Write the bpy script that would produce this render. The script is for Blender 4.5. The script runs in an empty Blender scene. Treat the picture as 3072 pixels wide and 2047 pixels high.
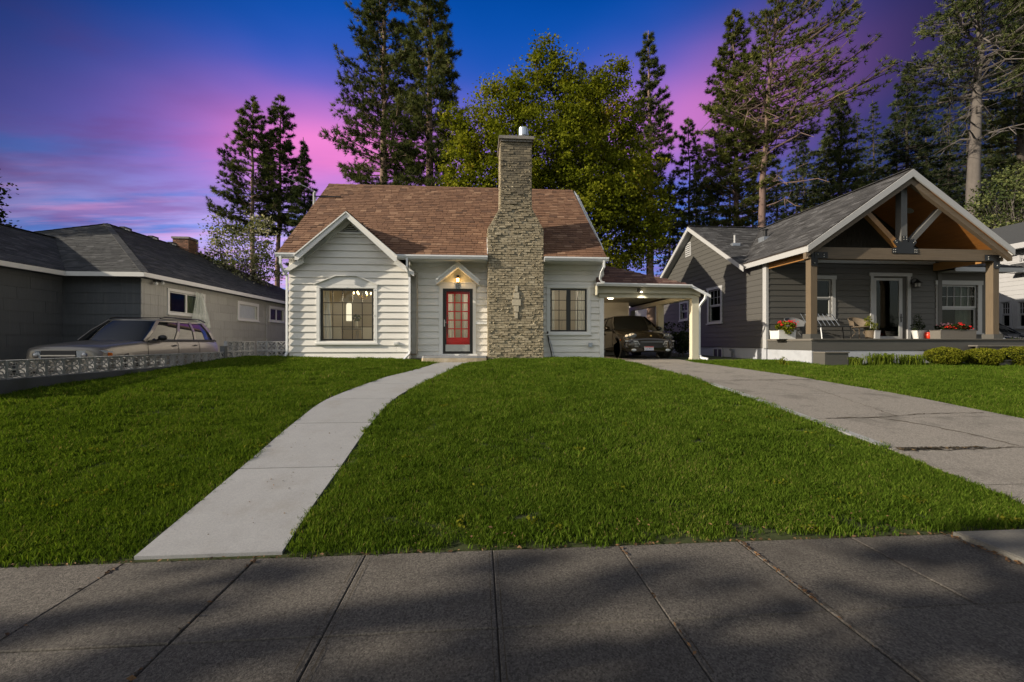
import bpy, math, random
import numpy as np
from math import sin, cos, pi, atan2, sqrt, radians
random.seed(7)
rng = np.random.default_rng(7)
SC = bpy.context.scene
COL = SC.collection

# ------------------------------------------------------------------ camera
EYE = 1.48                      # height above the pavement by the lawn edge
YAW = math.atan(96 / 1295.0)    # the street faces are almost square to the lens
cd = bpy.data.cameras.new('camera')
cd.sensor_width = 36.0
cd.lens = 36.0 * 1295 / 3072
cd.shift_y = 2.5 / 3072
cd.clip_start = 0.05
cd.clip_end = 3000
cam = bpy.data.objects.new('camera', cd)
cam.location = (0, 0, EYE)
cam.rotation_euler = (pi / 2, 0, -YAW)
COL.objects.link(cam)
SC.camera = cam

# ------------------------------------------------------------------ exposure
SC.view_settings.view_transform = 'Standard'
SC.view_settings.look = 'None'
SC.view_settings.exposure = 0.45
SC.view_settings.gamma = 1.0
SC.view_settings.use_curve_mapping = False
SC.cycles.use_denoising = True
try:
    SC.cycles.denoiser = 'OPENIMAGEDENOISE'
    SC.cycles.denoising_input_passes = 'RGB_ALBEDO_NORMAL'
    SC.cycles.denoising_prefilter = 'ACCURATE'
except Exception:
    pass
SC.cycles.max_bounces = 6
SC.cycles.diffuse_bounces = 3
SC.cycles.glossy_bounces = 3
SC.cycles.transmission_bounces = 4
SC.cycles.transparent_max_bounces = 12
SC.cycles.sample_clamp_indirect = 4
SC.cycles.caustics_reflective = False
SC.cycles.caustics_refractive = False

# ------------------------------------------------------------------ sun (low, from the left and a little in front)
SUN_TO = np.array([-6.05, -1.38, 2.45]); SUN_TO /= np.linalg.norm(SUN_TO)
sd = bpy.data.lights.new('sun', 'SUN')
sd.energy = 5.0
sd.angle = radians(0.5)
sd.color = (1.0, 0.87, 0.69)
sun = bpy.data.objects.new('sun', sd)
sun.rotation_euler = (math.acos(SUN_TO[2]), 0, atan2(SUN_TO[1], SUN_TO[0]) + pi / 2)
COL.objects.link(sun)

# ------------------------------------------------------------------ node helpers
class N:
    """tiny wrapper that wires nodes"""
    def __init__(s, tree): s.t = tree; s.n = tree.nodes; s.l = tree.links
    def put(s, sock, v):
        if hasattr(v, 'is_output') or isinstance(v, bpy.types.NodeSocket): s.l.new(v, sock)
        elif v is not None:
            try: sock.default_value = v
            except Exception: sock.default_value = tuple(v) + (1.0,)
    def add(s, kind, out=0, props=None, **ins):
        nd = s.n.new(kind)
        for k, v in (props or {}).items(): setattr(nd, k, v)
        for k, v in ins.items():
            key = int(k[1:]) if k[0] == 'i' and k[1:].isdigit() else k.replace('_', ' ')
            s.put(nd.inputs[key], v)
        return nd.outputs[out]
    def m(s, op, a, b=None, c=None):
        nd = s.n.new('ShaderNodeMath'); nd.operation = op
        s.put(nd.inputs[0], a)
        if b is not None: s.put(nd.inputs[1], b)
        if c is not None: s.put(nd.inputs[2], c)
        return nd.outputs[0]
    def mix(s, f, a, b, blend='MIX'):
        nd = s.n.new('ShaderNodeMix'); nd.data_type = 'RGBA'; nd.blend_type = blend
        s.put(nd.inputs[0], f)
        for i, v in ((6, a), (7, b)):
            if isinstance(v, (tuple, list)): v = tuple(v) + (1.0,) if len(v) == 3 else v
            s.put(nd.inputs[i], v)
        return nd.outputs[2]
    def smooth(s, v, a, b, lo=0.0, hi=1.0):
        nd = s.n.new('ShaderNodeMapRange'); nd.interpolation_type = 'SMOOTHSTEP'
        s.put(nd.inputs[0], v)
        for i, x in zip((1, 2, 3, 4), (a, b, lo, hi)): nd.inputs[i].default_value = x
        return nd.outputs[0]
    def ramp(s, fac, stops, interp='LINEAR'):
        nd = s.n.new('ShaderNodeValToRGB'); cr = nd.color_ramp; cr.interpolation = interp
        while len(cr.elements) < len(stops): cr.elements.new(0.5)
        for e, (p, c) in zip(cr.elements, stops):
            e.position = p; e.color = (c[0], c[1], c[2], 1)
        s.put(nd.inputs[0], fac)
        return nd.outputs[0]
    def noise(s, vec, scale, detail=3, rough=0.55, out=0):
        nd = s.n.new('ShaderNodeTexNoise')
        if vec is not None: s.l.new(vec, nd.inputs['Vector'])
        nd.inputs['Scale'].default_value = scale; nd.inputs['Detail'].default_value = detail
        nd.inputs['Roughness'].default_value = rough
        return nd.outputs[out]
    def mapping(s, vec, scale=(1, 1, 1), rot=(0, 0, 0), loc=(0, 0, 0)):
        nd = s.n.new('ShaderNodeMapping'); s.l.new(vec, nd.inputs[0])
        nd.inputs['Location'].default_value = loc; nd.inputs['Rotation'].default_value = rot
        nd.inputs['Scale'].default_value = scale
        return nd.outputs[0]

# ------------------------------------------------------------------ dusk sky (pink band over deep blue), pale towards the sun
world = bpy.data.worlds.new('World'); SC.world = world
world.use_nodes = True
w = N(world.node_tree); w.n.clear()
DIR = w.add('ShaderNodeTexCoord', 'Generated')
sep = w.n.new('ShaderNodeSeparateXYZ'); w.l.new(DIR, sep.inputs[0])
dx, dy, dz = sep.outputs
wz = w.m('MAXIMUM', dz, 0.0)
# soft cloud warp
cl_v = w.mapping(DIR, scale=(1.0, 1.0, 2.6), rot=(0.0, radians(-14), 0.0))
warp = w.m('SUBTRACT', w.noise(cl_v, 1.7, 3, 0.5), 0.5)
elw = w.m('ADD', wz, w.m('MULTIPLY', warp, 0.12))
base = w.ramp(elw, [(0.0, (.15, .10, .26)), (0.10, (.20, .17, .42)), (0.2, (.15, .20, .58)), (0.30, (.06, .13, .52)), (0.38, (.02, .10, .46)),
                    (0.50, (.004, .080, .41)), (0.64, (.0, .045, .25)), (1.0, (.01, .04, .14))])
az = w.m('ARCTAN2', dx, dy)            # 0 straight ahead, + to the right
# pink afterglow band, brightest a little left of the house
g = w.m('DIVIDE', w.m('SUBTRACT', elw, w.m('ADD', 0.400, w.m('MULTIPLY', az, 0.06))), 0.082)
band = w.m('POWER', 2.718, w.m('MULTIPLY', w.m('MULTIPLY', g, g), -1.0))
def bell(c, s_):
    q = w.m('DIVIDE', w.m('SUBTRACT', az, c), s_); return w.m('POWER', 2.718, w.m('MULTIPLY', w.m('MULTIPLY', q, q), -1.0))
pk = w.m('MULTIPLY', band, w.m('ADD', w.m('ADD', w.m('MULTIPLY', bell(-0.32, 0.25), 1.0), w.m('MULTIPLY', bell(0.50, 0.26), 0.62)), 0.10))
c1 = w.mix(pk, base, (.66, .18, .50))
# high cloud sheets, laid out on a level ceiling so that they flatten towards the horizon
inv = w.m('DIVIDE', 1.0, w.m('ADD', wz, 0.10))
cp = w.n.new('ShaderNodeCombineXYZ'); w.l.new(w.m('MULTIPLY', dx, inv), cp.inputs[0]); w.l.new(w.m('MULTIPLY', dy, inv), cp.inputs[1])
def sheet(scale, rot, loc, st_, lo, hi, det=6, rough=.6):
    nd = w.noise(w.mapping(cp.outputs[0], scale=(scale * st_, scale, 1), rot=(0, 0, rot), loc=loc), 1.0, det, rough); return w.smooth(nd, lo, hi)
glow = w.m('MULTIPLY', w.m('MULTIPLY', bell(-0.45, 0.42), w.smooth(wz, .36, .16)), w.smooth(wz, .02, .14))
c1b = w.mix(w.m('MULTIPLY', glow, 0.62), c1, (.62, .46, .84))
low = w.smooth(wz, 0.44, 0.16)
c2 = w.mix(w.m('MULTIPLY', w.m('MULTIPLY', sheet(2.6, .22, (2.3, 1.0, 0), .30, .47, .66), low), 0.55), c1b, (.19, .055, .27))
c2b = w.mix(w.m('MULTIPLY', w.m('MULTIPLY', sheet(3.3, .1, (9.3, 4.0, 0), .25, .50, .68), low), 0.75), c2, (.02, .19, .62))
c2c = w.mix(w.m('MULTIPLY', w.m('MULTIPLY', sheet(6.0, .16, (5.1, 8.2, 0), .20, .50, .70), w.smooth(wz, .34, .12)), 0.62), c2b, (.74, .34, .64))
hi_ = w.m('MULTIPLY', sheet(2.2, -.5, (1.7, 3.9, 0), .5, .44, .70, 5, .5), w.smooth(wz, .75, .35))
c3 = w.mix(w.m('MULTIPLY', hi_, w.m('MULTIPLY', w.m('MULTIPLY', w.smooth(az, -.25, -.8), w.smooth(wz, .56, .36)), 0.60)), c2c, (.17, .045, .19))
# dusk falls off to the far right and far left of the glow
fr = w.smooth(az, 0.34, 0.92, 1.0, 0.16)
fl = w.smooth(w.m('ADD', az, w.m('MULTIPLY', wz, -.5)), -0.58, -1.15, 1.0, 0.24)
k = w.m('MULTIPLY', fr, fl)
kk = w.n.new('ShaderNodeCombineXYZ')
for i in range(3): w.l.new(k, kk.inputs[i])
c4 = w.mix(1.0, c3, kk.outputs[0], 'MULTIPLY')
bg1 = w.n.new('ShaderNodeBackground'); w.l.new(c4, bg1.inputs[0]); bg1.inputs[1].default_value = 1.0
# the half of the sky behind the viewer and round the sun is plain evening daylight
sky = w.n.new('ShaderNodeTexSky'); sky.sky_type = 'NISHITA'; sky.sun_disc = False
sky.sun_elevation = math.asin(SUN_TO[2]); sky.sun_rotation = atan2(SUN_TO[0], SUN_TO[1])
sky.altitude = 600; sky.air_density = 1.0; sky.dust_density = 2.2; sky.ozone_density = 1.0
bg2 = w.n.new('ShaderNodeBackground'); w.l.new(w.mix(0.45, sky.outputs[0], (6.2, 5.9, 5.3)), bg2.inputs[0]); bg2.inputs[1].default_value = 0.13
back = w.m('ADD', w.m('MULTIPLY', dx, -0.30), w.m('MULTIPLY', dy, -1.0))
t = w.smooth(back, -0.30, 0.55)
ms = w.n.new('ShaderNodeMixShader')
w.l.new(t, ms.inputs[0]); w.l.new(bg1.outputs[0], ms.inputs[1]); w.l.new(bg2.outputs[0], ms.inputs[2])
wo = w.n.new('ShaderNodeOutputWorld'); w.l.new(ms.outputs[0], wo.inputs[0])

# ------------------------------------------------------------------ survey helpers: where a sight line meets a real vertical plane
SN, CS = sin(YAW), cos(YAW)
def on_y(px, py, Y):
    a = (px - 1536) / 1295.0; d = Y / (CS - a * SN)
    return (d * (SN + a * CS), EYE + (1026 - py) / 1295.0 * d)
def on_x(px, py, X):
    a = (px - 1536) / 1295.0; d = X / (SN + a * CS)
    return (d * (CS - a * SN), EYE + (1026 - py) / 1295.0 * d)

# ------------------------------------------------------------------ materials
MAT = {}
def new_mat(name):
    m = bpy.data.materials.new(name); m.use_nodes = True; m.node_tree.nodes.clear(); MAT[name] = m
    return m, N(m.node_tree)
def finish(m, s, shader):
    o = s.n.new('ShaderNodeOutputMaterial'); s.l.new(shader, o.inputs[0]); return m
def mat(name, col, rough=0.6, var=0.08, scale=6.0, bump=0.0, bscale=40.0, metal=0.0, spec=0.5, tone=None, dirt=None,
        coat=0.0, stretch=(1, 1, 1), detail=4, rnd=0.0, fine=0.0):
    """paint / stone / wood: base colour with fine noise, optional per-piece tone palette, optional dirt blotches, bump"""
    m, s = new_mat(name)
    geo = s.n.new('ShaderNodeNewGeometry').outputs['Position']
    pos = s.mapping(geo, scale=stretch)
    if tone:
        at = s.n.new('ShaderNodeAttribute'); at.attribute_name = 'tone'
        c = s.ramp(at.outputs['Fac'], tone)
    else:
        rgb = s.n.new('ShaderNodeRGB'); rgb.outputs[0].default_value = (*col, 1); c = rgb.outputs[0]
    if var:
        nz = s.noise(pos, scale, detail)
        f = s.m('ADD', s.m('MULTIPLY', s.m('SUBTRACT', nz, 0.5), var * 4), 1.0)
        cc = s.n.new('ShaderNodeCombineXYZ')
        for i in range(3): s.l.new(f, cc.inputs[i])
        c = s.mix(1.0, c, cc.outputs[0], 'MULTIPLY')
    if rnd or fine:
        f = None
        if rnd: f = s.m('ADD', s.m('MULTIPLY', s.m('SUBTRACT', s.n.new('ShaderNodeObjectInfo').outputs['Random'], 0.5), rnd * 2), 1.0)
        if fine:
            v_ = s.n.new('ShaderNodeTexVoronoi'); v_.inputs['Scale'].default_value = 120; s.l.new(pos, v_.inputs['Vector'])
            f2 = s.m('ADD', s.m('MULTIPLY', s.m('SUBTRACT', v_.outputs['Color'], 0.5), fine), 1.0); f = s.m('MULTIPLY', f, f2) if f is not None else f2
        cc = s.n.new('ShaderNodeCombineXYZ')
        for i in range(3): s.l.new(f, cc.inputs[i])
        c = s.mix(1.0, c, cc.outputs[0], 'MULTIPLY')
    if dirt:
        dc, dsc, amt = dirt
        c = s.mix(s.m('MULTIPLY', s.smooth(s.noise(pos, dsc, 5, 0.65), 0.5, 0.72), amt), c, dc)
    b = s.n.new('ShaderNodeBsdfPrincipled')
    s.l.new(c, b.inputs['Base Color'])
    b.inputs['Roughness'].default_value = rough; b.inputs['Metallic'].default_value = metal
    b.inputs['Specular IOR Level'].default_value = spec
    if coat: b.inputs['Coat Weight'].default_value = coat; b.inputs['Coat Roughness'].default_value = 0.04
    if bump:
        bp = s.n.new('ShaderNodeBump'); bp.inputs['Strength'].default_value = min(bump, 1.0)
        bp.inputs['Distance'].default_value = 0.004 if bump <= 1 else 0.004 * bump
        s.l.new(s.noise(pos, bscale, 4, 0.6), bp.inputs['Height']); s.l.new(bp.outputs[0], b.inputs['Normal'])
    return finish(m, s, b.outputs[0])
def emit(name, col, strength):
    m, s = new_mat(name); e = s.n.new('ShaderNodeEmission')
    e.inputs[0].default_value = (*col, 1); e.inputs[1].default_value = strength
    return finish(m, s, e.outputs[0])
def glass(name, tint=(.9, .95, .95), refl=1.0, rough=0.02):
    """thin pane: clear with a Fresnel reflection"""
    m, s = new_mat(name)
    tr = s.n.new('ShaderNodeBsdfTransparent'); tr.inputs[0].default_value = (*tint, 1)
    gl = s.n.new('ShaderNodeBsdfGlossy'); gl.inputs['Roughness'].default_value = rough
    lw = s.n.new('ShaderNodeLayerWeight'); lw.inputs[0].default_value = .5; fr_ = s.m('ADD', s.m('MULTIPLY', s.m('POWER', lw.outputs['Facing'], 5.0), .9), .05)
    mx = s.n.new('ShaderNodeMixShader')
    s.l.new(s.m('MULTIPLY', fr_, refl), mx.inputs[0]); s.l.new(tr.outputs[0], mx.inputs[1]); s.l.new(gl.outputs[0], mx.inputs[2])
    return finish(m, s, mx.outputs[0])
def leafmat(name, stops, trans=0.35, patch=None, gloss=0.0, rnd=0.0):
    """foliage: tone palette per leaf, part of the light passes through"""
    m, s = new_mat(name)
    at = s.n.new('ShaderNodeAttribute'); at.attribute_name = 'tone'
    f = at.outputs['Fac']
    geo = s.n.new('ShaderNodeNewGeometry').outputs['Position']
    if patch:
        f = s.m('ADD', f, s.m('MULTIPLY', s.m('SUBTRACT', s.noise(geo, patch[0], 4, 0.6), 0.5), patch[1]))
    if rnd: f = s.m('ADD', f, s.m('MULTIPLY', s.m('SUBTRACT', s.n.new('ShaderNodeObjectInfo').outputs['Random'], 0.5), rnd))
    c = s.ramp(f, stops)
    d = s.n.new('ShaderNodeBsdfDiffuse'); s.l.new(c, d.inputs[0])
    tl = s.n.new('ShaderNodeBsdfTranslucent'); s.l.new(s.mix(1.0, c, (1.0, 1.0, .55), 'MULTIPLY'), tl.inputs[0])
    mx = s.n.new('ShaderNodeMixShader'); mx.inputs[0].default_value = trans
    s.l.new(d.outputs[0], mx.inputs[1]); s.l.new(tl.outputs[0], mx.inputs[2])
    out = mx.outputs[0]
    if gloss:
        gl = s.n.new('ShaderNodeBsdfGlossy'); gl.inputs['Roughness'].default_value = 0.45
        m2 = s.n.new('ShaderNodeMixShader'); m2.inputs[0].default_value = gloss
        s.l.new(out, m2.inputs[1]); s.l.new(gl.outputs[0], m2.inputs[2]); out = m2.outputs[0]
    return finish(m, s, out)

# ------------------------------------------------------------------ mesh collector and object builder
class M:
    def __init__(s): s.v = []; s.f = []; s.t = []
    def add(s, vs, fs, tone=0.5):
        o = len(s.v); s.v.extend([tuple(map(float, p)) for p in vs]); s.f.extend([tuple(i + o for i in q) for q in fs]); s.t.extend([tone] * len(vs)); return s
    def hexa(s, p, tone=0.5):
        """8 corners: bottom ring 0-3, top ring 4-7"""
        return s.add(p, [(3, 2, 1, 0), (4, 5, 6, 7), (0, 1, 5, 4), (1, 2, 6, 5), (2, 3, 7, 6), (3, 0, 4, 7)], tone)
    def box(s, x0, x1, y0, y1, z0, z1, tone=0.5):
        return s.hexa([(x0, y0, z0), (x1, y0, z0), (x1, y1, z0), (x0, y1, z0), (x0, y0, z1), (x1, y0, z1), (x1, y1, z1), (x0, y1, z1)], tone)
    def prism(s, poly, off, tone=0.5):
        """polygon (3-D points) pushed along off"""
        n = len(poly); q = [tuple(np.add(p, off)) for p in poly]
        return s.add(list(poly) + q, [tuple(range(n))[::-1], tuple(range(n, 2 * n))] + [(i, (i + 1) % n, n + (i + 1) % n, n + i) for i in range(n)], tone)
    def tube(s, pts, r, n=6, tone=0.5, cap=True, phase=0.0):
        pts = [np.array(p, float) for p in pts]; k = len(pts)
        rr = r if isinstance(r, (list, tuple, np.ndarray)) else [r] * k
        vs = []; ref = None
        for i, p in enumerate(pts):
            d = pts[min(i + 1, k - 1)] - pts[max(i - 1, 0)]; d /= (np.linalg.norm(d) + 1e-9)
            if ref is None:
                ref = np.array([0, 0, 1.0]) if abs(d[2]) < 0.9 else np.array([1.0, 0, 0])
            a = np.cross(d, ref); a /= (np.linalg.norm(a) + 1e-9); b = np.cross(a, d); ref = b
            for j in range(n):
                an = 2 * pi * j / n + phase
                vs.append(p + rr[i] * (cos(an) * a + sin(an) * b))
        fs = [(i * n + j, i * n + (j + 1) % n, (i + 1) * n + (j + 1) % n, (i + 1) * n + j) for i in range(k - 1) for j in range(n)]
        if cap: fs += [tuple(range(n))[::-1], tuple(range((k - 1) * n, k * n))]
        return s.add(vs, fs, tone)
    def bar(s, a, b, wd, ht, up=(0, 0, 1), tone=0.5):
        """rectangular bar from a to b"""
        a = np.array(a, float); b = np.array(b, float); d = b - a; d /= np.linalg.norm(d)
        u = np.array(up, float); u = u - d * np.dot(u, d); u /= (np.linalg.norm(u) + 1e-9); r = np.cross(d, u)
        P = []
        for q in (a, b):
            P.append([q - r * wd / 2 - u * ht / 2, q + r * wd / 2 - u * ht / 2, q + r * wd / 2 + u * ht / 2, q - r * wd / 2 + u * ht / 2])
        return s.hexa(P[0] + P[1], tone)
    def ball(s, c, r, n=10, m_=6, tone=0.5, jit=0.0):
        r = r if isinstance(r, (tuple, list)) else (r, r, r); vs = [(c[0], c[1], c[2] - r[2])]
        for i in range(1, m_):
            ph = -pi / 2 + pi * i / m_
            for j in range(n):
                q = 1 + random.uniform(-jit, jit)
                vs.append((c[0] + q * r[0] * cos(ph) * cos(2 * pi * j / n), c[1] + q * r[1] * cos(ph) * sin(2 * pi * j / n), c[2] + q * r[2] * sin(ph)))
        vs.append((c[0], c[1], c[2] + r[2])); T = len(vs) - 1
        fs = [(0, 1 + (j + 1) % n, 1 + j) for j in range(n)]
        for i in range(m_ - 2):
            for j in range(n):
                a = 1 + i * n; fs.append((a + j, a + (j + 1) % n, a + n + (j + 1) % n, a + n + j))
        a = 1 + (m_ - 2) * n; fs += [(a + j, a + (j + 1) % n, T) for j in range(n)]
        return s.add(vs, fs, tone)
    def lathe(s, prof, c=(0, 0, 0), n=16, tone=0.5, axis='z'):
        vs = []
        for r, h in prof:
            for j in range(n):
                a = 2 * pi * j / n
                if axis == 'z': vs.append((c[0] + r * cos(a), c[1] + r * sin(a), c[2] + h))
                elif axis == 'x': vs.append((c[0] + h, c[1] + r * cos(a), c[2] + r * sin(a)))
                else: vs.append((c[0] + r * cos(a), c[1] + h, c[2] + r * sin(a)))
        k = len(prof)
        fs = [(i * n + j, i * n + (j + 1) % n, (i + 1) * n + (j + 1) % n, (i + 1) * n + j) for i in range(k - 1) for j in range(n)]
        fs += [tuple(range(n))[::-1], tuple(range((k - 1) * n, k * n))]
        return s.add(vs, fs, tone)

LOC = {}    # world location of every object built here
def thing(name, loc, label, cat, group=None):
    o = bpy.data.objects.new(name, None); COL.objects.link(o); o.location = loc; o.empty_display_size = 0.2
    LOC[o.name] = np.array(loc, float)
    o['label'] = label; o['category'] = cat
    if group: o['group'] = group
    return o
def struct_root(name, loc):
    o = bpy.data.objects.new(name, None); COL.objects.link(o); o.location = loc
    LOC[o.name] = np.array(loc, float); o['kind'] = 'structure'; return o
def link_mesh(name, v, f, material, parent, tones=None, smooth=False, center=True):
    v = np.asarray(v, np.float32).reshape(-1, 3)
    c = (v.min(0) + v.max(0)) / 2 if center and len(v) else np.zeros(3)
    me = bpy.data.meshes.new(name)
    if isinstance(f, np.ndarray):                      # all faces alike: fast path
        nf, k = f.shape
        me.vertices.add(len(v)); me.vertices.foreach_set('co', (v - c).astype(np.float32).ravel())
        me.loops.add(nf * k); me.loops.foreach_set('vertex_index', f.ravel().astype(np.int32))
        me.polygons.add(nf); me.polygons.foreach_set('loop_start', np.arange(0, nf * k, k, dtype=np.int32))
        me.update(calc_edges=True)
    else:
        me.from_pydata((v - c).tolist(), [], f); me.update()
    if tones is not None:
        at = me.attributes.new('tone', 'FLOAT', 'POINT'); at.data.foreach_set('value', np.asarray(tones, np.float32))
    if material is not None: me.materials.append(material)
    if smooth:
        me.polygons.foreach_set('use_smooth', [True] * len(me.polygons))
        if smooth is not True:
            try: me.set_sharp_from_angle(angle=radians(smooth))
            except Exception: pass
    o = bpy.data.objects.new(name, me); COL.objects.link(o)
    pl = LOC[parent.name] if parent is not None else np.zeros(3)
    o.location = c - pl
    if parent is not None: o.parent = parent
    LOC[o.name] = np.array(c, float)
    return o
def build(m, name, material, parent=None, label=None, cat=None, group=None, kind=None, smooth=False):
    o = link_mesh(name, m.v, m.f, MAT[material] if isinstance(material, str) else material, parent, m.t, smooth)
    if label: o['label'] = label
    if cat: o['category'] = cat
    if group: o['group'] = group
    if kind: o['kind'] = kind
    return o
def tag(o, label=None, cat=None, group=None, kind=None):
    for k_, v_ in (('label', label), ('category', cat), ('group', group), ('kind', kind)):
        if v_: o[k_] = v_
    return o
def all_kids(o):
    out = []
    for c in o.children: out.append(c); out += all_kids(c)
    return out
def copy_tree(o, parent=None):
    c = o.copy(); COL.objects.link(c); c.parent = parent
    for ch in list(o.children): copy_tree(ch, c)
    return c

def text_mesh(name, body, size, material, parent, loc, extrude=.004, rot=(pi / 2, 0, 0)):
    cu = bpy.data.curves.new(name, 'FONT'); cu.body = body; cu.size = size; cu.extrude = extrude; cu.align_x = 'CENTER'; cu.resolution_u = 4
    t_ = bpy.data.objects.new(name, cu); COL.objects.link(t_); bpy.context.view_layer.update()
    me = bpy.data.meshes.new_from_object(t_.evaluated_get(bpy.context.evaluated_depsgraph_get())); bpy.data.objects.remove(t_); me.materials.clear(); me.materials.append(MAT[material])
    o = bpy.data.objects.new(name, me); COL.objects.link(o); o.parent = parent; o.rotation_euler = rot
    o.location = np.array(loc) - LOC[parent.name]; LOC[o.name] = np.array(loc); return o
# ------------------------------------------------------------------ palette
mat('siding_cream', (.77, .75, .70), 0.55, 0.05, 3.0, 0.3, 60, dirt=((.40, .36, .28), 1.6, .30), stretch=(.4, 1, 1), rnd=.035)
mat('trim_cream', (.76, .76, .735), 0.45, 0.03, 5, 0.15, 60, dirt=((.45, .41, .33), 2.5, .15))
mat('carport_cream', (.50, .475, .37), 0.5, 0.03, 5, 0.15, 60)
mat('gutter_white', (.74, .76, .78), 0.32, 0.02, 6)
mat('soffit_shade', (.6, .58, .5), 0.6, 0.03, 5)
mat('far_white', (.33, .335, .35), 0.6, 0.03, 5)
mat('black_paint', (.012, .012, .011), 0.3, 0.0)
mat('black_metal', (.015, .015, .016), 0.35, 0.0, metal=0.3)
mat('red_door', (.66, .004, .003), 0.3, 0.04, 8)
mat('brushed_metal', (.48, .48, .46), 0.32, 0.05, 30, metal=0.7, stretch=(1, 1, 12))
mat('zinc', (.42, .46, .52), 0.35, 0.12, 9, metal=0.75)
mat('brass', (.5, .33, .1), 0.3, 0.0, metal=0.9)
mat('concrete_new', (.285, .292, .305), 0.8, 0.05, 5, 0.5, 160, dirt=((.21, .20, .18), 1.7, .45), rnd=.05, fine=.25)
mat('concrete_old', (.215, .20, .182), 0.9, 0.2, 45, 1.0, 120, dirt=((.09, .085, .075), 1.8, .6), rnd=.08, fine=.9)
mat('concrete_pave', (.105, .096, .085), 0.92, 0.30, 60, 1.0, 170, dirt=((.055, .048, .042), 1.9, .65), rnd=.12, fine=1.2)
mat('concrete_apron', (.17, .165, .15), 0.9, 0.2, 60, 1.0, 150, dirt=((.09, .08, .06), 2.0, .5))
mat('joint_soil', (.060, .048, .033), 1.0, 0.3, 40, 1.0, 90)
mat('step_stone', (.40, .33, .23), 0.9, 0.18, 9, 1.0, 25, dirt=((.62, .56, .46), 5, .6))
mat('mortar', (.27, .24, .18), 0.95, 0.2, 14, 1.0, 30)
mat('brick_tan', None, 0.85, 0.2, 18, 1.0, 45, tone=[(0, (.09, .078, .056)), (.3, (.20, .168, .112)), (.6, (.295, .25, .168)), (1, (.43, .38, .275))])
mat('stone_pale', (.47, .42, .32), 0.85, 0.15, 14, 1.0, 30)
mat('shingle_red', None, 0.9, 0.08, 60, 1.0, 200, tone=[(0, (.090, .046, .027)), (.35, (.145, .074, .042)), (.65, (.178, .093, .052)), (1, (.26, .155, .095))])
mat('shingle_plum', None, 0.9, 0.12, 60, 1.0, 200, tone=[(0, (.06, .032, .03)), (.5, (.11, .055, .045)), (1, (.18, .11, .085))])
mat('shingle_slate', None, 0.9, 0.12, 60, 1.0, 200, tone=[(0, (.015, .017, .019)), (.5, (.04, .043, .046)), (1, (.085, .087, .09))])
mat('shingle_grey', None, 0.9, 0.12, 60, 1.0, 200, tone=[(0, (.018, .018, .019)), (.5, (.046, .046, .049)), (1, (.105, .105, .11))])
mat('roof_board', (.05, .04, .035), 0.9, 0.1)
mat('left_siding_shaded', (.085, .092, .10), 0.75, 0.12, 7, 0.8, 60, stretch=(9, 9, .35), rnd=.10, dirt=((.13, .135, .13), 1.1, .4))  # shaded copy of the shakes, shade on the front part put into the colour
mat('left_siding_lit', (.32, .32, .30), 0.75, 0.09, 7, 0.8, 60, stretch=(9, 9, .35), dirt=((.17, .165, .145), 1.2, .5), rnd=.09)  # lit copy of the same shakes for the side wall
mat('white_trim', (.62, .62, .6), 0.45, 0.02, 5)
mat('right_siding', (.070, .068, .062), 0.6, 0.04, 5, 0.4, 80, stretch=(.3, .3, 2))
mat('right_shake', (.045, .042, .038), 0.8, 0.1, 30, 0.6, 60)
mat('right_trim', (.36, .365, .37), 0.45, 0.02, 5)
mat('stucco_blue', (.34, .36, .40), 0.85, 0.05, 4, 0.6, 60, dirt=((.22, .23, .25), 1.5, .4))
mat('cedar_gold', (.27, .135, .04), 0.5, 0.2, 5, 0.4, 30, stretch=(1, .15, 1))
mat('cedar_weathered', (.125, .095, .064), 0.75, 0.2, 6, 0.6, 30, stretch=(.25, 1, 6), dirt=((.13, .10, .075), 2.0, .5))
mat('cedar_post', (.115, .086, .054), 0.7, 0.18, 7, 0.6, 30, stretch=(8, 8, .4))
mat('truss_grey', (.10, .10, .098), 0.6, 0.05, 6)
mat('ceiling_wood', (.31, .13, .03), 0.45, 0.22, 6, 0.3, 30, stretch=(6, .2, 6))
mat('deck_grey', (.13, .12, .105), 0.7, 0.06, 6)
mat('block_grey', (.33, .335, .345), 0.85, 0.12, 12, 0.8, 70, dirt=((.12, .12, .11), 4, .5), rnd=.14)
mat('block_base', (.10, .105, .115), 0.9, 0.1, 8, 0.8, 60, dirt=((.05, .055, .04), 2, .6))
mat('brick_red', None, 0.9, 0.15, 30, 0.8, 60, tone=[(0, (.09, .05, .035)), (1, (.26, .12, .07))])
mat('room_wall', (.42, .385, .315), 0.8, 0.02, 3)
mat('room_floor', (.20, .15, .10), 0.5, 0.1, 5)

mat('curtain_green', (.30, .34, .22), 0.8, 0.03, 6)
mat('plastic_pane', (.42, .46, .45), 0.3, 0.1, 6, 0.6, 20)
mat('dark_room', (.02, .02, .018), 0.9, 0.0)
mat('bark_pine', (.20, .135, .105), 0.95, 0.25, 6, 1.0, 12, stretch=(1, 1, .35), dirt=((.06, .045, .04), 3, .6))
mat('bark_orange', (.135, .09, .076), 0.95, 0.2, 6, 1.0, 12, stretch=(1, 1, .35), dirt=((.12, .08, .065), 3, .6))
mat('bark_dark', (.045, .036, .03), 0.95, 0.2, 6, 1.0, 14, stretch=(1, 1, .4))
mat('bark_grey', (.10, .088, .08), 0.95, 0.2, 6, 1.0, 14, stretch=(1, 1, .4))
mat('soil', (.045, .035, .022), 1.0, 0.25, 12, 1.0, 40)
mat('lawn_soil', (.030, .040, .010), 1.0, 0.35, 9, 1.0, 40)
mat('asphalt', (.05, .05, .05), 0.95, 0.3, 60, 1.0, 100)
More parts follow.
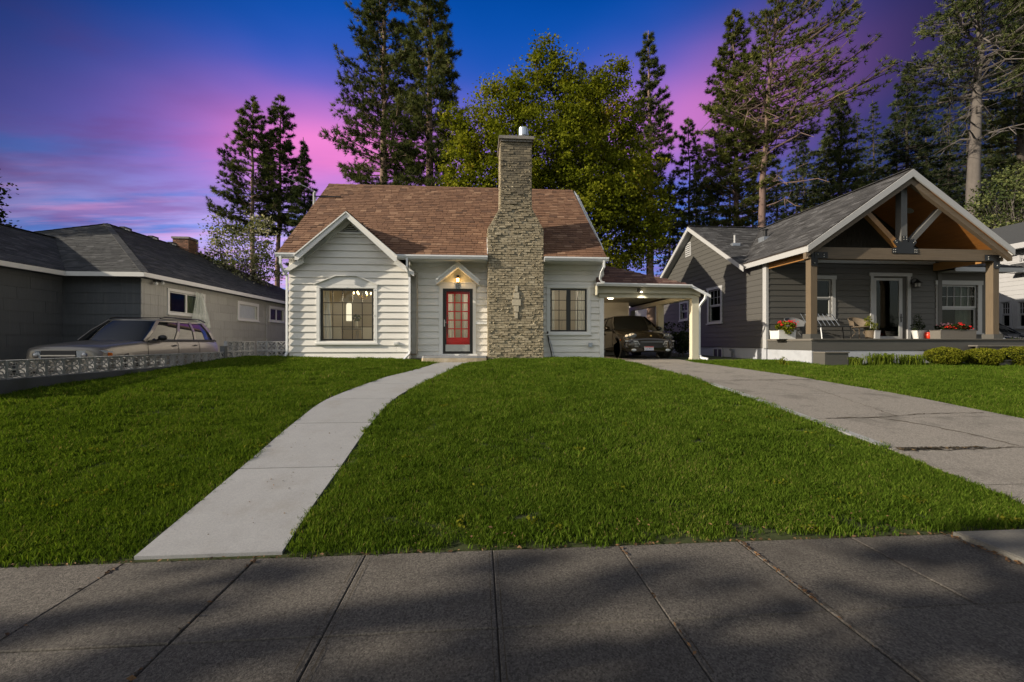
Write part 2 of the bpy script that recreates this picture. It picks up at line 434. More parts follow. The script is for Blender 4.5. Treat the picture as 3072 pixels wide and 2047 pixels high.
def cloth(name, col):
    m, s = new_mat(name); d = s.n.new('ShaderNodeBsdfDiffuse'); d.inputs[0].default_value = (*col, 1); t_ = s.n.new('ShaderNodeBsdfTranslucent'); t_.inputs[0].default_value = (*col, 1)
    mx = s.n.new('ShaderNodeMixShader'); mx.inputs[0].default_value = .5; s.l.new(d.outputs[0], mx.inputs[1]); s.l.new(t_.outputs[0], mx.inputs[2]); return finish(m, s, mx.outputs[0])
def film(name, col, clear):
    m, s = new_mat(name); b = s.n.new('ShaderNodeBsdfPrincipled'); b.inputs['Base Color'].default_value = (*col, 1); b.inputs['Roughness'].default_value = .25
    t_ = s.n.new('ShaderNodeBsdfTransparent'); mx = s.n.new('ShaderNodeMixShader'); mx.inputs[0].default_value = 1 - clear
    s.l.new(t_.outputs[0], mx.inputs[1]); s.l.new(b.outputs[0], mx.inputs[2]); return finish(m, s, mx.outputs[0])
film('plastic_sheet', (.6, .66, .62), .55)
cloth('curtain_white', (.85, .84, .78))
glass('window_glass', (.96, .97, .96), 0.6)
glass('dark_glass', (.6, .64, .6), 0.38)
glass('storm_glass', (.97, .98, .97), 0.15)
glass('shaded_glass', (.7, .72, .68), 0.3)
mat('room_dim', (.16, .14, .11), 0.9, 0.3, 4)
mat('car_glass', (.006, .008, .01), 0.03, 0.0, spec=1.0)
leafmat('pine_needles', [(0, (.014, .022, .010)), (.35, (.050, .068, .026)), (.7, (.120, .140, .050)), (1, (.20, .21, .085))], 0.22, (0.12, .5))
leafmat('pine_needles_light', [(0, (.022, .030, .010)), (.4, (.075, .090, .026)), (.75, (.150, .165, .045)), (1, (.22, .21, .07))], 0.25, (0.12, .6))
leafmat('fir_needles', [(0, (.012, .020, .012)), (.45, (.040, .056, .026)), (1, (.11, .13, .055))], 0.2, (0.2, .4))
leafmat('maple_leaves', [(0, (.036, .048, .005)), (.3, (.100, .122, .010)), (.6, (.185, .200, .018)), (.86, (.28, .275, .03)), (1, (.27, .16, .03))], 0.42, (0.35, .9))
leafmat('blossom_leaves', [(0, (.03, .045, .012)), (.35, (.09, .11, .03)), (.55, (.22, .22, .12)), (1, (.55, .52, .44))], 0.35)
leafmat('hedge_leaves', [(0, (.035, .05, .006)), (.5, (.12, .135, .012)), (1, (.22, .21, .03))], 0.3)
leafmat('dark_leaves', [(0, (.008, .014, .005)), (.6, (.022, .034, .010)), (1, (.05, .06, .02))], 0.3)
leafmat('lily_leaves', [(0, (.04, .07, .01)), (1, (.19, .24, .03))], 0.35)
leafmat('grass_blades', [(0, (.017, .030, .004)), (.3, (.052, .094, .010)), (.6, (.102, .168, .018)), (.86, (.165, .222, .032)), (1, (.25, .205, .08))], 0.40, (0.7, .5), rnd=.36)
mat('petal_red', (.55, .01, .012), 0.5, 0.1, 20)
mat('petal_pink', (.6, .3, .36), 0.5, 0.1, 20)
mat('dead_leaf', None, 0.8, 0.2, 40, tone=[(0, (.05, .025, .01)), (1, (.22, .12, .05))])
mat('dark_leaf_litter', None, 0.9, 0.2, 40, tone=[(0, (.006, .005, .003)), (.8, (.03, .024, .014)), (1, (.14, .09, .04))])
emit('lamp_warm', (1.0, .55, .16), 9)
emit('lamp_white', (1.0, .86, .62), 14)
emit('bulb_gold', (1.0, .72, .3), 10)
emit('arch_window_glow', (1.0, .88, .62), .85)

# ================================================================== TERRAIN
def smst(x, a, b):
    u = np.clip((np.asarray(x, float) - a) / (b - a), 0, 1); return u * u * (3 - 2 * u)
FYx = [-1000, 3.07, 4.0, 4.7, 5.8, 7.4, 10, 12.5, 13.8, 20, 1000]
FYz = [0, .0, .095, .17, .31, .47, .66, .80, .84, .9, .9]
PL = [(3.09, -2.34), (4.63, -2.46), (6.17, -2.56), (7.11, -2.62), (7.7, -2.60), (8.5, -2.48), (9.96, -2.17), (11.2, -1.74), (12.4, -1.42), (13.45, -1.30)]
PR = [(3.09, -1.37), (3.8, -1.42), (4.61, -1.45), (5.34, -1.48), (6.1, -1.50), (7.1, -1.51), (7.9, -1.45), (8.8, -1.30), (10.5, -.95), (12.0, -.66), (13.45, -.38)]
DL = [(3.1, 4.80), (3.48, 4.80), (4.93, 4.93), (5.77, 4.86), (7.55, 4.88), (10, 4.92), (13.8, 4.6), (14.2, 4.12), (21, 4.12)]
DR = [(3.1, 8.6), (4.5, 8.35), (5.88, 8.12), (8.19, 7.81), (10.64, 7.35), (13.13, 6.75), (14.3, 6.95), (21, 7.1)]
def tab(T, y): return np.interp(y, [p[0] for p in T], [p[1] for p in T])
def G(x, y):
    x = np.asarray(x, float); y = np.asarray(y, float)
    z = np.interp(y, FYx, FYz)
    bank = np.interp(y, [3.07, 4, 6.9, 9, 12.2, 15], [0, .06, .25, .2, .10, .04]) * smst(-x, 2.7, 7.0)
    xc = (tab(PL, y) + tab(PR, y)) / 2
    mp = smst(np.abs(x - xc), .6, 1.7)
    md = 1 - smst(x, 3.6, 4.9) * (1 - smst(x, tab(DR, y) + .1, tab(DR, y) + 1.3))
    md = np.where(x > 4.9, smst(x, tab(DR, y) + .1, tab(DR, y) + 1.3), md)
    crown = .10 * smst(y, 9.5, 13.2) * mp * md * (x < 5.5)
    z = z + bank * (x > -7.3) + crown
    low = np.interp(y, [3.07, 6, 12, 20], [0, .2, .38, .5])
    z = np.where(x < -7.3, low, z)
    z = np.where((y > 20), np.maximum(z, .5 + .4 * smst(y, 20, 24)), z)
    return np.where(y < 3.07, 0.0, z)
xs = np.unique(np.concatenate([[-900, -400, -150, -80, -60], np.arange(-48, -14, 2.), np.arange(-14, -7.5, .5), [-7.31, -7.29], np.arange(-7.2, 12, .3), np.arange(12, 48, 1.5), [60, 80, 150, 400, 900]]))
ys = np.unique(np.concatenate([[-900, -300, -80, -30, -12, -6, -3, 0, 1.5, 2.6, 3.06], np.arange(3.09, 16, .3), np.arange(16, 60, 2.), [80, 150, 400, 900]]))
XX, YY = np.meshgrid(xs, ys)
ZZ = G(XX, YY) - .005
ZZ = np.where(YY < 3.07, -.14, ZZ)
gv = np.stack([XX.ravel(), YY.ravel(), ZZ.ravel()], 1)
nx, ny = len(xs), len(ys)
ii, jj = np.meshgrid(np.arange(nx - 1), np.arange(ny - 1))
a_ = (jj * nx + ii).ravel()
gf = np.stack([a_, a_ + 1, a_ + nx + 1, a_ + nx], 1)
tag(link_mesh('ground', gv, gf, MAT['lawn_soil'], None, None, True), kind='structure')

m = M(); m.box(-60, 60, -12, -2.2, -.3, -.115); tag(build(m, 'road', 'asphalt'), kind='structure')
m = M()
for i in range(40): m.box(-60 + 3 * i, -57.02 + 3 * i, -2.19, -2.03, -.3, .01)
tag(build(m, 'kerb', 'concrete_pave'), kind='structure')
m = M(); m.box(-60, 60, -2.02, .52, -.3, -.012); tag(build(m, 'verge', 'lawn_soil'), kind='structure')

# pavement: scored slabs
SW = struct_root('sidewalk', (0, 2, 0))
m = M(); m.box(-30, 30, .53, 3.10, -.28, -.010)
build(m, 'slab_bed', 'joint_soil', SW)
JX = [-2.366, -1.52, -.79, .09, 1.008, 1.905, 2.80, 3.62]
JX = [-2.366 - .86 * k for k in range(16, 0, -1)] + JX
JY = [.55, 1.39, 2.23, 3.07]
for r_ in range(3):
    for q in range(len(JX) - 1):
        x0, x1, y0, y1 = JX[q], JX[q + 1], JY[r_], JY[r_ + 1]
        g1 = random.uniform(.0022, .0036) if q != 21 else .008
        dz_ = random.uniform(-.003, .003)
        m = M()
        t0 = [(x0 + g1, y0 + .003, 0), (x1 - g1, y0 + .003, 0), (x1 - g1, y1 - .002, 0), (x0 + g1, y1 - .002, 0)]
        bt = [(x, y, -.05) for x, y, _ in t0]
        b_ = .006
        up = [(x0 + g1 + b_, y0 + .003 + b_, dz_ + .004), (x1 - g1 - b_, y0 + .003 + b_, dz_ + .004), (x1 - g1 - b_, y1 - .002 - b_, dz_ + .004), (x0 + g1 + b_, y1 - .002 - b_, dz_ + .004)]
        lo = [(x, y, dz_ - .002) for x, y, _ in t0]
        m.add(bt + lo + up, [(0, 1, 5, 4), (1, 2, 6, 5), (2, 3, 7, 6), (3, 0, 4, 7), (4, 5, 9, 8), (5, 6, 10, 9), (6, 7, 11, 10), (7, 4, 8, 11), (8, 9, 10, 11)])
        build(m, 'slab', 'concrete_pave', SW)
for tx, y0, y1 in ((-.828, .56, 3.06), (-.752, .56, 3.06), (.062, 1.4, 3.06), (.118, 1.4, 3.06), (2.77, 2.24, 3.06), (1.04, .56, 2.2), (1.935, .56, 3.06)):
    m = M(); n_ = 14
    for i in range(n_):
        ya, yb = y0 + (y1 - y0) * i / n_, y0 + (y1 - y0) * (i + random.uniform(.7, 1)) / n_; w_ = random.uniform(.001, .0028); x_ = tx + random.uniform(-.002, .002)
        m.add([(x_ - w_, ya, .0078), (x_ + w_, ya, .0078), (x_ + w_, yb, .0078), (x_ - w_, yb, .0078)], [(0, 1, 2, 3)])
    build(m, 'tool_mark', 'joint_soil', SW)
# raised slabs where the driveway crosses the pavement
AP = struct_root('driveway_apron', (5, 2, 0))
for (x0, x1, y0, y1) in [(3.60, 5.2, .55, 1.78), (3.60, 5.2, 1.79, 3.035), (5.21, 6.9, .55, 3.035), (6.91, 8.7, .55, 3.035)]:
    m = M(); m.box(x0, x1, y0, y1, -.08, .032); m.box(x0 + .012, x1 - .012, y0 + .012, y1 - .012, .0325, .038); build(m, 'slab', 'concrete_apron', AP)

def strip_slab(par, name, material, TL, TR, y0, y1, lift, n=4, zoff=-.1, inset=.0, shift=0.0):
    """a slab between two edge tables, following the slope"""
    yy = np.linspace(y0, y1, n + 1); v = []; 
    for y in yy:
        xl, xr = tab(TL, y) + inset, tab(TR, y) - inset
        xc = (tab(PL, y) + tab(PR, y)) / 2 if TL is PL else None
        for x in (xl, xl * .66 + xr * .34, xl * .34 + xr * .66, xr): v.append((x, y, 0))
    v = np.array(v)
    zt = G((v[:, 0]), v[:, 1]) if TL is not PL else G(np.repeat(v.reshape(-1, 4, 3)[:, :, 0].mean(1), 4), v[:, 1])
    if TL is DL: zt = np.interp(v[:, 1], FYx, FYz)
    top = v.copy(); top[:, 2] = zt + lift; bot = v.copy(); bot[:, 2] = zt + zoff
    V = np.concatenate([top, bot]); K = len(v); F = []
    for i in range(n):
        for j in range(3):
            a = i * 4 + j; F.append((a, a + 1, a + 5, a + 4))
        a = i * 4; F.append((a, a + 4, a + 4 + K, a + K)); a = i * 4 + 3; F.append((a + 4, a, a + K, a + 4 + K))
    F.append((3, 2, 1, 0, K, K + 1, K + 2, K + 3)); e = n * 4; F.append((e, e + 1, e + 2, e + 3, e + 3 + K, e + 2 + K, e + 1 + K, e + K))
    mm = M(); mm.add(V, F); return build(mm, name, material, par)
PW = struct_root('front_path', (-2, 6, .3))
yj = [3.10, 4.62, 6.13, 7.62, 9.15, 10.7, 12.1, 13.44]
for a, b in zip(yj, yj[1:]): strip_slab(PW, 'slab', 'concrete_new', PL, PR, a + .012, b - .012, .02 + random.uniform(-.002, .002), 5)
m = M()
for a in yj[1:-1]:
    xl, xr = tab(PL, a), tab(PR, a); z = float(G((xl + xr) / 2, a)); m.box(xl, xr, a - .016, a + .016, z - .05, z + .002)
build(m, 'joint_filler', 'joint_soil', PW)
DW = struct_root('driveway', (6, 8, .5))
dj = [3.06, 3.84, 4.80, 6.02, 7.7, 9.29, 10.13, 12.0, 14.2, 17.0, 20.5]
for a, b in zip(dj, dj[1:]): strip_slab(DW, 'slab', 'concrete_old', DL, DR, a + .008, b - .008, .012 + random.uniform(-.003, .003), 5)
# wandering cracks filled with soil and moss
def crack(pts, wd, par):
    mm = M(); P = []
    for (xa, ya), (xb, yb) in zip(pts, pts[1:]):
        n = max(2, int(sqrt((xb - xa) ** 2 + (yb - ya) ** 2) / .06))
        for i in range(n):
            u = i / n; P.append((xa + (xb - xa) * u + random.uniform(-.02, .02), ya + (yb - ya) * u + random.uniform(-.02, .02)))
    P.append(pts[-1])
    L, R = [], []
    for i, p in enumerate(P):
        q = P[min(i + 1, len(P) - 1)]; o = P[max(i - 1, 0)]
        d = np.array([q[0] - o[0], q[1] - o[1]]); d /= np.linalg.norm(d) + 1e-9; ww = wd * random.uniform(.35, 1.2)
        for S, sg in ((L, 1), (R, -1)):
            x, y = p[0] - d[1] * ww * sg / 2, p[1] + d[0] * ww * sg / 2
            S.append((x, y, float(np.interp(y, FYx, FYz)) + .019))
    k = len(P); mm.add(L + R, [(i, i + 1, k + i + 1, k + i) for i in range(k - 1)])
    return build(mm, 'crack', 'joint_soil', par)
crack([(4.99, 4.86), (5.5, 4.74), (6.0, 4.76), (6.6, 4.8), (7.1, 4.76)], .022, DW)
crack([(6.6, 4.82), (6.5, 5.25), (6.15, 5.8), (5.9, 6.03), (5.4, 6.05), (5.1, 6.02)], .03, DW)
crack([(5.9, 6.04), (6.9, 6.2), (7.9, 6.22)], .022, DW)
crack([(5.7, 9.3), (6.6, 9.25), (7.5, 9.32)], .03, DW)
crack([(6.35, 9.25), (6.7, 8.2), (6.5, 7.4), (6.3, 6.1)], .016, DW)
m = M()   # low kerb edge of the driveway
for (xa, ya, xb, yb) in [(4.86, 4.9, 4.8, 5.7), (4.8, 5.72, 4.81, 6.6), (4.81, 6.62, 4.82, 7.6), (4.82, 7.62, 4.85, 8.8)]:
    za, zb = float(np.interp(ya, FYx, FYz)), float(np.interp(yb, FYx, FYz))
    m.hexa([(xa - .02, ya, za - .1), (xa + .1, ya, za - .1), (xb + .1, yb, zb - .1), (xb - .02, yb, zb - .1), (xa - .02, ya, za + .03), (xa + .1, ya, za + .03), (xb + .1, yb, zb + .03), (xb - .02, yb, zb + .03)])
build(m, 'edging', 'concrete_new', DW)
m = M(); m.box(-30, -7.42, 3.1, 24, .2, .42)
v = []; F = []
yy = np.linspace(3.12, 30, 40)
for y in yy:
    z = float(np.interp(y, [3.07, 6, 12, 20], [0, .2, .38, .5])) + .012; v += [(-7.42, y, z), (-16.5, y, z)]
F = [(2 * i, 2 * i + 2, 2 * i + 3, 2 * i + 1) for i in range(len(yy) - 1)]
m = M(); m.add(v, F); tag(build(m, 'neighbour_driveway', 'concrete_old'), kind='structure')

# ------------------------------------------------------------------ GRASS: real blades, planted as small tufts
def tuft(seed, n=56, r=.075, h0=.018, h1=.040):
    g_ = np.random.default_rng(seed)
    ang = g_.uniform(0, 2 * pi, n); rad = r * np.sqrt(g_.uniform(0, 1, n))
    bx_, by_ = rad * np.cos(ang), rad * np.sin(ang)
    h = g_.uniform(h0, h1, n); wd = g_.uniform(.0016, .0031, n)
    la = g_.uniform(0, 2 * pi, n); ln = h * g_.uniform(.1, .9, n)
    fa = g_.uniform(0, 2 * pi, n)
    v = np.zeros((n, 5, 3)); ox, oy = np.cos(fa) * wd, np.sin(fa) * wd
    mxx, mxy = bx_ + np.cos(la) * ln * .35, by_ + np.sin(la) * ln * .35
    v[:, 0] = np.stack([bx_ - ox, by_ - oy, np.zeros(n)], 1); v[:, 1] = np.stack([bx_ + ox, by_ + oy, np.zeros(n)], 1)
    v[:, 2] = np.stack([mxx + ox * .8, mxy + oy * .8, h * .62], 1); v[:, 3] = np.stack([mxx - ox * .8, mxy - oy * .8, h * .62], 1)
    v[:, 4] = np.stack([bx_ + np.cos(la) * ln, by_ + np.sin(la) * ln, h], 1)
    f = []
    for i in range(n): f += [(5 * i, 5 * i + 1, 5 * i + 2, 5 * i + 3), (5 * i + 3, 5 * i + 2, 5 * i + 4)]
    tn = np.repeat(np.clip(g_.normal(.5, .17, n), 0, 1), 5)
    me = bpy.data.meshes.new('grass_tuft'); me.from_pydata(v.reshape(-1, 3).tolist(), [], f); me.update()
    at = me.attributes.new('tone', 'FLOAT', 'POINT'); at.data.foreach_set('value', tn.astype(np.float32))
    me.materials.append(MAT['grass_blades'])
    return bpy.data.objects.new('grass_tuft', me)
TUFTS = [tuft(11), tuft(12), tuft(13, 50, .085, .015, .034), tuft(14, 44, .07, .024, .056)]
def grass(name, pts, rot, scl, var, label):
    me = bpy.data.meshes.new(name); me.vertices.add(len(pts)); me.vertices.foreach_set('co', pts.astype(np.float32).ravel())
    for nm, ty, dat in (('rz', 'FLOAT', rot), ('sc', 'FLOAT', scl), ('vr', 'INT', var)):
        at = me.attributes.new(nm, ty, 'POINT'); at.data.foreach_set('value', dat)
    me.update()
    o = bpy.data.objects.new(name, me); COL.objects.link(o); o['kind'] = 'stuff'; o['label'] = label
    ng = bpy.data.node_groups.new(name, 'GeometryNodeTree')
    ng.interface.new_socket('Geometry', in_out='INPUT', socket_type='NodeSocketGeometry')
    ng.interface.new_socket('Geometry', in_out='OUTPUT', socket_type='NodeSocketGeometry')
    gi = ng.nodes.new('NodeGroupInput'); go = ng.nodes.new('NodeGroupOutput'); jn = ng.nodes.new('GeometryNodeJoinGeometry')
    def attr(nm, ty):
        a = ng.nodes.new('GeometryNodeInputNamedAttribute'); a.data_type = ty; a.inputs['Name'].default_value = nm; return a.outputs['Attribute']
    rz, sc_, vr = attr('rz', 'FLOAT'), attr('sc', 'FLOAT'), attr('vr', 'INT')
    cx = ng.nodes.new('ShaderNodeCombineXYZ'); ng.links.new(rz, cx.inputs[2])
    for i, t_ in enumerate(TUFTS):
        oi = ng.nodes.new('GeometryNodeObjectInfo'); oi.inputs['Object'].default_value = t_
        ip = ng.nodes.new('GeometryNodeInstanceOnPoints')
        cp = ng.nodes.new('FunctionNodeCompare'); cp.data_type = 'INT'; cp.operation = 'EQUAL'
        ng.links.new(vr, cp.inputs[2]); cp.inputs[3].default_value = i
        ng.links.new(gi.outputs[0], ip.inputs['Points']); ng.links.new(cp.outputs[0], ip.inputs['Selection'])
        ng.links.new(oi.outputs['Geometry'], ip.inputs['Instance']); ng.links.new(cx.outputs[0], ip.inputs['Rotation']); ng.links.new(sc_, ip.inputs['Scale'])
        ng.links.new(ip.outputs[0], jn.inputs[0])
    ng.links.new(jn.outputs[0], go.inputs[0])
    md_ = o.modifiers.new('grass', 'NODES'); md_.node_group = ng
    return o
def lawn_mask(x, y, grow=.0):
    on_path = (x > tab(PL, y) - grow) & (x < tab(PR, y) + grow) & (y < 13.5)
    on_drive = (x > tab(DL, y) - grow) & (x < tab(DR, y) + grow)
    ok = (y > 3.075) & (y < 13.95) & (x > -7.08) & ~on_path & ~on_drive
    ok &= ~((x > -1.85) & (x < .25) & (y > 13.38)) & ~((x > .2) & (x < 2.05) & (y > 13.52)) & ~((x > -5.9) & (x < -2.2) & (y > 13.72))
    ok &= ~((x > 9.95) & (x < 17.6) & (y > 12.3)) & ~((x > 9.95) & (x < 11.6) & (y > 11.85))
    ok &= (x < 17.5) | (y < 14)
    return ok
P = []
for (y0, y1, den, sc0) in [(3.05, 4.6, 620, .95), (4.6, 6.5, 400, 1.1), (6.5, 9.5, 250, 1.3), (9.5, 14.0, 170, 1.5)]:
    x0, x1 = -7.2, 22
    n = int((x1 - x0) * (y1 - y0) * den)
    x = rng.uniform(x0, x1, n); y = rng.uniform(y0, y1, n)
    ok = lawn_mask(x, y, 0.0 + .038 * sc0) & (y > 3.125) & (np.abs(x) < y * 1.32 + 1.6)
    x, y = x[ok], y[ok]
    P.append(np.stack([x, y, G(x, y) - .004, rng.uniform(.75, 1.3, len(x)) * sc0], 1))
P = np.concatenate(P)
pn = np.sin(P[:, 0] * 4.1 + np.sin(P[:, 1] * 3.7) * 2) * np.cos(P[:, 1] * 5.6 + P[:, 0]) * .22 + 1 + rng.normal(0, .16, len(P)).clip(-.3, .5)
near_edge = (P[:, 1] < 3.35) & (rng.uniform(0, 1, len(P)) < .35)
var = rng.choice([0, 0, 1, 1, 2, 3], len(P)).astype(np.int32)
thin = rng.uniform(0, 1, len(P)) < np.where(P[:, 1] < 3.18, .35, 0)     # the edge by the pavement is worn
bare = np.sin(P[:, 0] * 3.3 + 1.0) * np.sin(P[:, 1] * 9 + P[:, 0] * 2.2) + .6 * np.sin(P[:, 0] * 7.7 + P[:, 1] * 5)
thin |= (P[:, 1] < 3.5 + .15 * np.sin(P[:, 0] * 2.2)) & (P[:, 0] > -.8) & (P[:, 0] < 3.6) & (bare > .55) & (rng.uniform(0, 1, len(P)) < .75)
P, pn, near_edge, var = P[~thin], pn[~thin], near_edge[~thin], var[~thin]
grass('lawn_grass', P[:, :3], rng.uniform(0, 6.28, len(P)).astype(np.float32), (P[:, 3] * pn * np.where(near_edge, 1.15, 1)).astype(np.float32), var, 'mown green lawn grass sloping up to the house')

# fallen leaves and needles
def litter(name, spots, label, size=.03, matn='dead_leaf'):
    v, f, t_ = [], [], []
    for (x, y, z) in spots:
        a = random.uniform(0, 2 * pi); s_ = size * random.uniform(.5, 1.4); u = np.array([cos(a), sin(a), random.uniform(-.3, .3)]) * s_
        q = np.array([-sin(a), cos(a), random.uniform(-.5, .5)]) * s_ * random.uniform(.2, .6); c = np.array([x, y, z + .006]); b = len(v)
        v += [c - u, c + q + np.array([0, 0, .004]), c + u, c - q]; f.append((b, b + 1, b + 2, b + 3)); t_ += [random.random()] * 4
    o = link_mesh(name, v, f, MAT[matn], None, t_); return tag(o, label=label, kind='stuff')
sp = [(random.uniform(-4, 4.2), 3.07 + abs(random.gauss(0, .02)) - .02, .006) for _ in range(260)]
sp += [(3.58 - abs(random.gauss(0, .03)), random.uniform(2.0, 3.05), .008) for _ in range(160)]
sp += [(1.905 + random.gauss(0, .008), random.uniform(2.3, 3.06), .008) for _ in range(60)]
sp += [(random.uniform(-.5, 3.5), random.uniform(3.08, 3.5), .05) for _ in range(120)]
for jx in (-2.366, -1.52, 1.008, 1.905): sp += [(jx + random.gauss(0, .006), random.choice([random.uniform(2.9, 3.07), random.uniform(1.9, 3.07)]), .006) for _ in range(26)]
litter('leaf_litter', sp, 'brown leaf litter along the lawn edge and pavement joints', .014)
litter('crack_debris', [(random.uniform(4.98, 5.5) if random.random() < .75 else random.uniform(5.5, 6.1), 4.79 + random.gauss(0, .02), float(np.interp(4.8, FYx, FYz)) + .018) for _ in range(300)], 'dark leaf debris gathered in the driveway crack', .026, 'dark_leaf_litter')
def on_path_pt():
    y = random.uniform(3.2, 6.0); return (random.uniform(tab(PL, y) + .05, tab(PR, y) - .05), y, 0)
sp = []
for _ in range(60):
    x, y, _z = on_path_pt(); sp.append((x, y, float(G((tab(PL, y) + tab(PR, y)) / 2, y)) + .018))
litter('pine_needle_litter', sp, 'few loose brown needles lying on the concrete front path', .009)

# ================================================================== BREEZE BLOCK FENCE
FX = -7.2
FN = thing('breeze_block_fence', (FX, 7, .7), 'low pierced white-grey breeze block wall between lawn and neighbouring driveway', 'wall')
m = M(); m.box(FX - .09, FX + .09, 6.6, 14.45, .1, .905); m.box(FX - .11, FX + .11, 6.58, 14.5, .1, .60)
build(m, 'base_wall', 'block_base', FN)
m = M(); m.box(FX + .1, -6.05, 14.30, 14.48, .2, .905); build(m, 'base_wall', 'block_base', FN)
def block_mesh():
    m = M(); S = .147; D = .045
    e = .018
    m.box(-D, D, -S, S, -S, -S + e); m.box(-D, D, -S, S, S - e, S); m.box(-D, D, -S, -S + e, -S + e, S - e); m.box(-D, D, S - e, S, -S + e, S - e)
    R = S - e + .002
    for qx in (-1, 1):
        for qz in (-1, 1):
            for sg in (-1, 1):
                pts = []
                for i in range(5):
                    u = i / 4; bul = sg * sin(pi * u) * .05
                    px_, pz_ = qx * R * u, qz * R * u
                    pts.append((px_ - bul * qz * .7, pz_ + bul * qx * .7))
                for (a, b), (c, d) in zip(pts, pts[1:]):
                    l = sqrt((c - a) ** 2 + (d - b) ** 2) + 1e-9; nx_, nz_ = -(d - b) / l * .0095, (c - a) / l * .0095
                    m.add([(-D * .9, a + nx_, b + nz_), (-D * .9, a - nx_, b - nz_), (-D * .9, c - nx_, d - nz_), (-D * .9, c + nx_, d + nz_),
                           (D * .9, a + nx_, b + nz_), (D * .9, a - nx_, b - nz_), (D * .9, c - nx_, d - nz_), (D * .9, c + nx_, d + nz_)],
                          [(3, 2, 1, 0), (4, 5, 6, 7), (0, 1, 5, 4), (2, 3, 7, 6)])
    return m
bm_ = block_mesh()
proto = build(bm_, 'breeze_block', 'block_grey', FN)
def put_block(x, y, z, rz=0, first=[True]):
    o = proto if first[0] else proto.copy()
    if not first[0]: COL.objects.link(o); o.parent = FN
    first[0] = False
    o.location = np.array([x, y, z]) - LOC[FN.name]; o.rotation_euler = (random.uniform(-.006, .006), random.uniform(-.01, .01), rz)
for i in range(25): put_block(FX, 6.94 + .301 * (i), .907 + .1475)
for i in range(5): put_block(FX, 12.96 + .301 * i, .907 + .4425)
for i in range(3):
    for k_ in range(2): put_block(FX + .245 + .301 * i, 14.39, .907 + .1475 + .295 * k_, pi / 2)
m = M(); m.hexa([(FX - .05, 6.60, .905), (FX + .05, 6.60, .905), (FX + .05, 6.79, .905), (FX - .05, 6.79, .905), (FX - .05, 6.60, .99), (FX + .05, 6.60, .99), (FX + .05, 6.79, 1.2), (FX - .05, 6.79, 1.2)])
build(m, 'end_block', 'block_grey', FN)
m = M(); m.box(FX - .06, FX + .06, 12.66, 12.80, .905, 1.36); build(m, 'pier', 'block_base', FN)

# ================================================================== BUILDING KIT
def frame(axis, c):
    """a vertical wall plane: ('y-', Y) faces the street, ('x+', X) / ('x-', X) face sideways; u runs along x or y"""
    if axis == 'y-': return lambda u, n, z: (u, c - n, z)
    if axis == 'x+': return lambda u, n, z: (c + n, u, z)
    return lambda u, n, z: (c - n, u, z)
def fb(m, fr, u0, u1, n0, n1, z0, z1, tone=0.5):
    return m.hexa([fr(u0, n1, z0), fr(u1, n1, z0), fr(u1, n0, z0), fr(u0, n0, z0), fr(u0, n1, z1), fr(u1, n1, z1), fr(u1, n0, z1), fr(u0, n0, z1)], tone)
def wall_shell(parent, fr, polys, holes, material, n0=-.16, n1=-.02, name='wall'):
    """structural wall behind the boards: rectangles u0,u1,z0,z1 minus openings"""
    m = M()
    for (u0, u1, z0, z1) in polys:
        us = sorted({u0, u1} | {min(max(h[i], u0), u1) for h in holes for i in (0, 1)})
        zs = sorted({z0, z1} | {min(max(h[i], z0), z1) for h in holes for i in (2, 3)})
        for a, b in zip(us, us[1:]):
            for c, d in zip(zs, zs[1:]):
                if b - a < 1e-4 or d - c < 1e-4: continue
                cu, cz = (a + b) / 2, (c + d) / 2
                if any(h[0] < cu < h[1] and h[2] < cz < h[3] for h in holes): continue
                fb(m, fr, a, b, n0, n1, c, d)
    return build(m, name, material, parent)
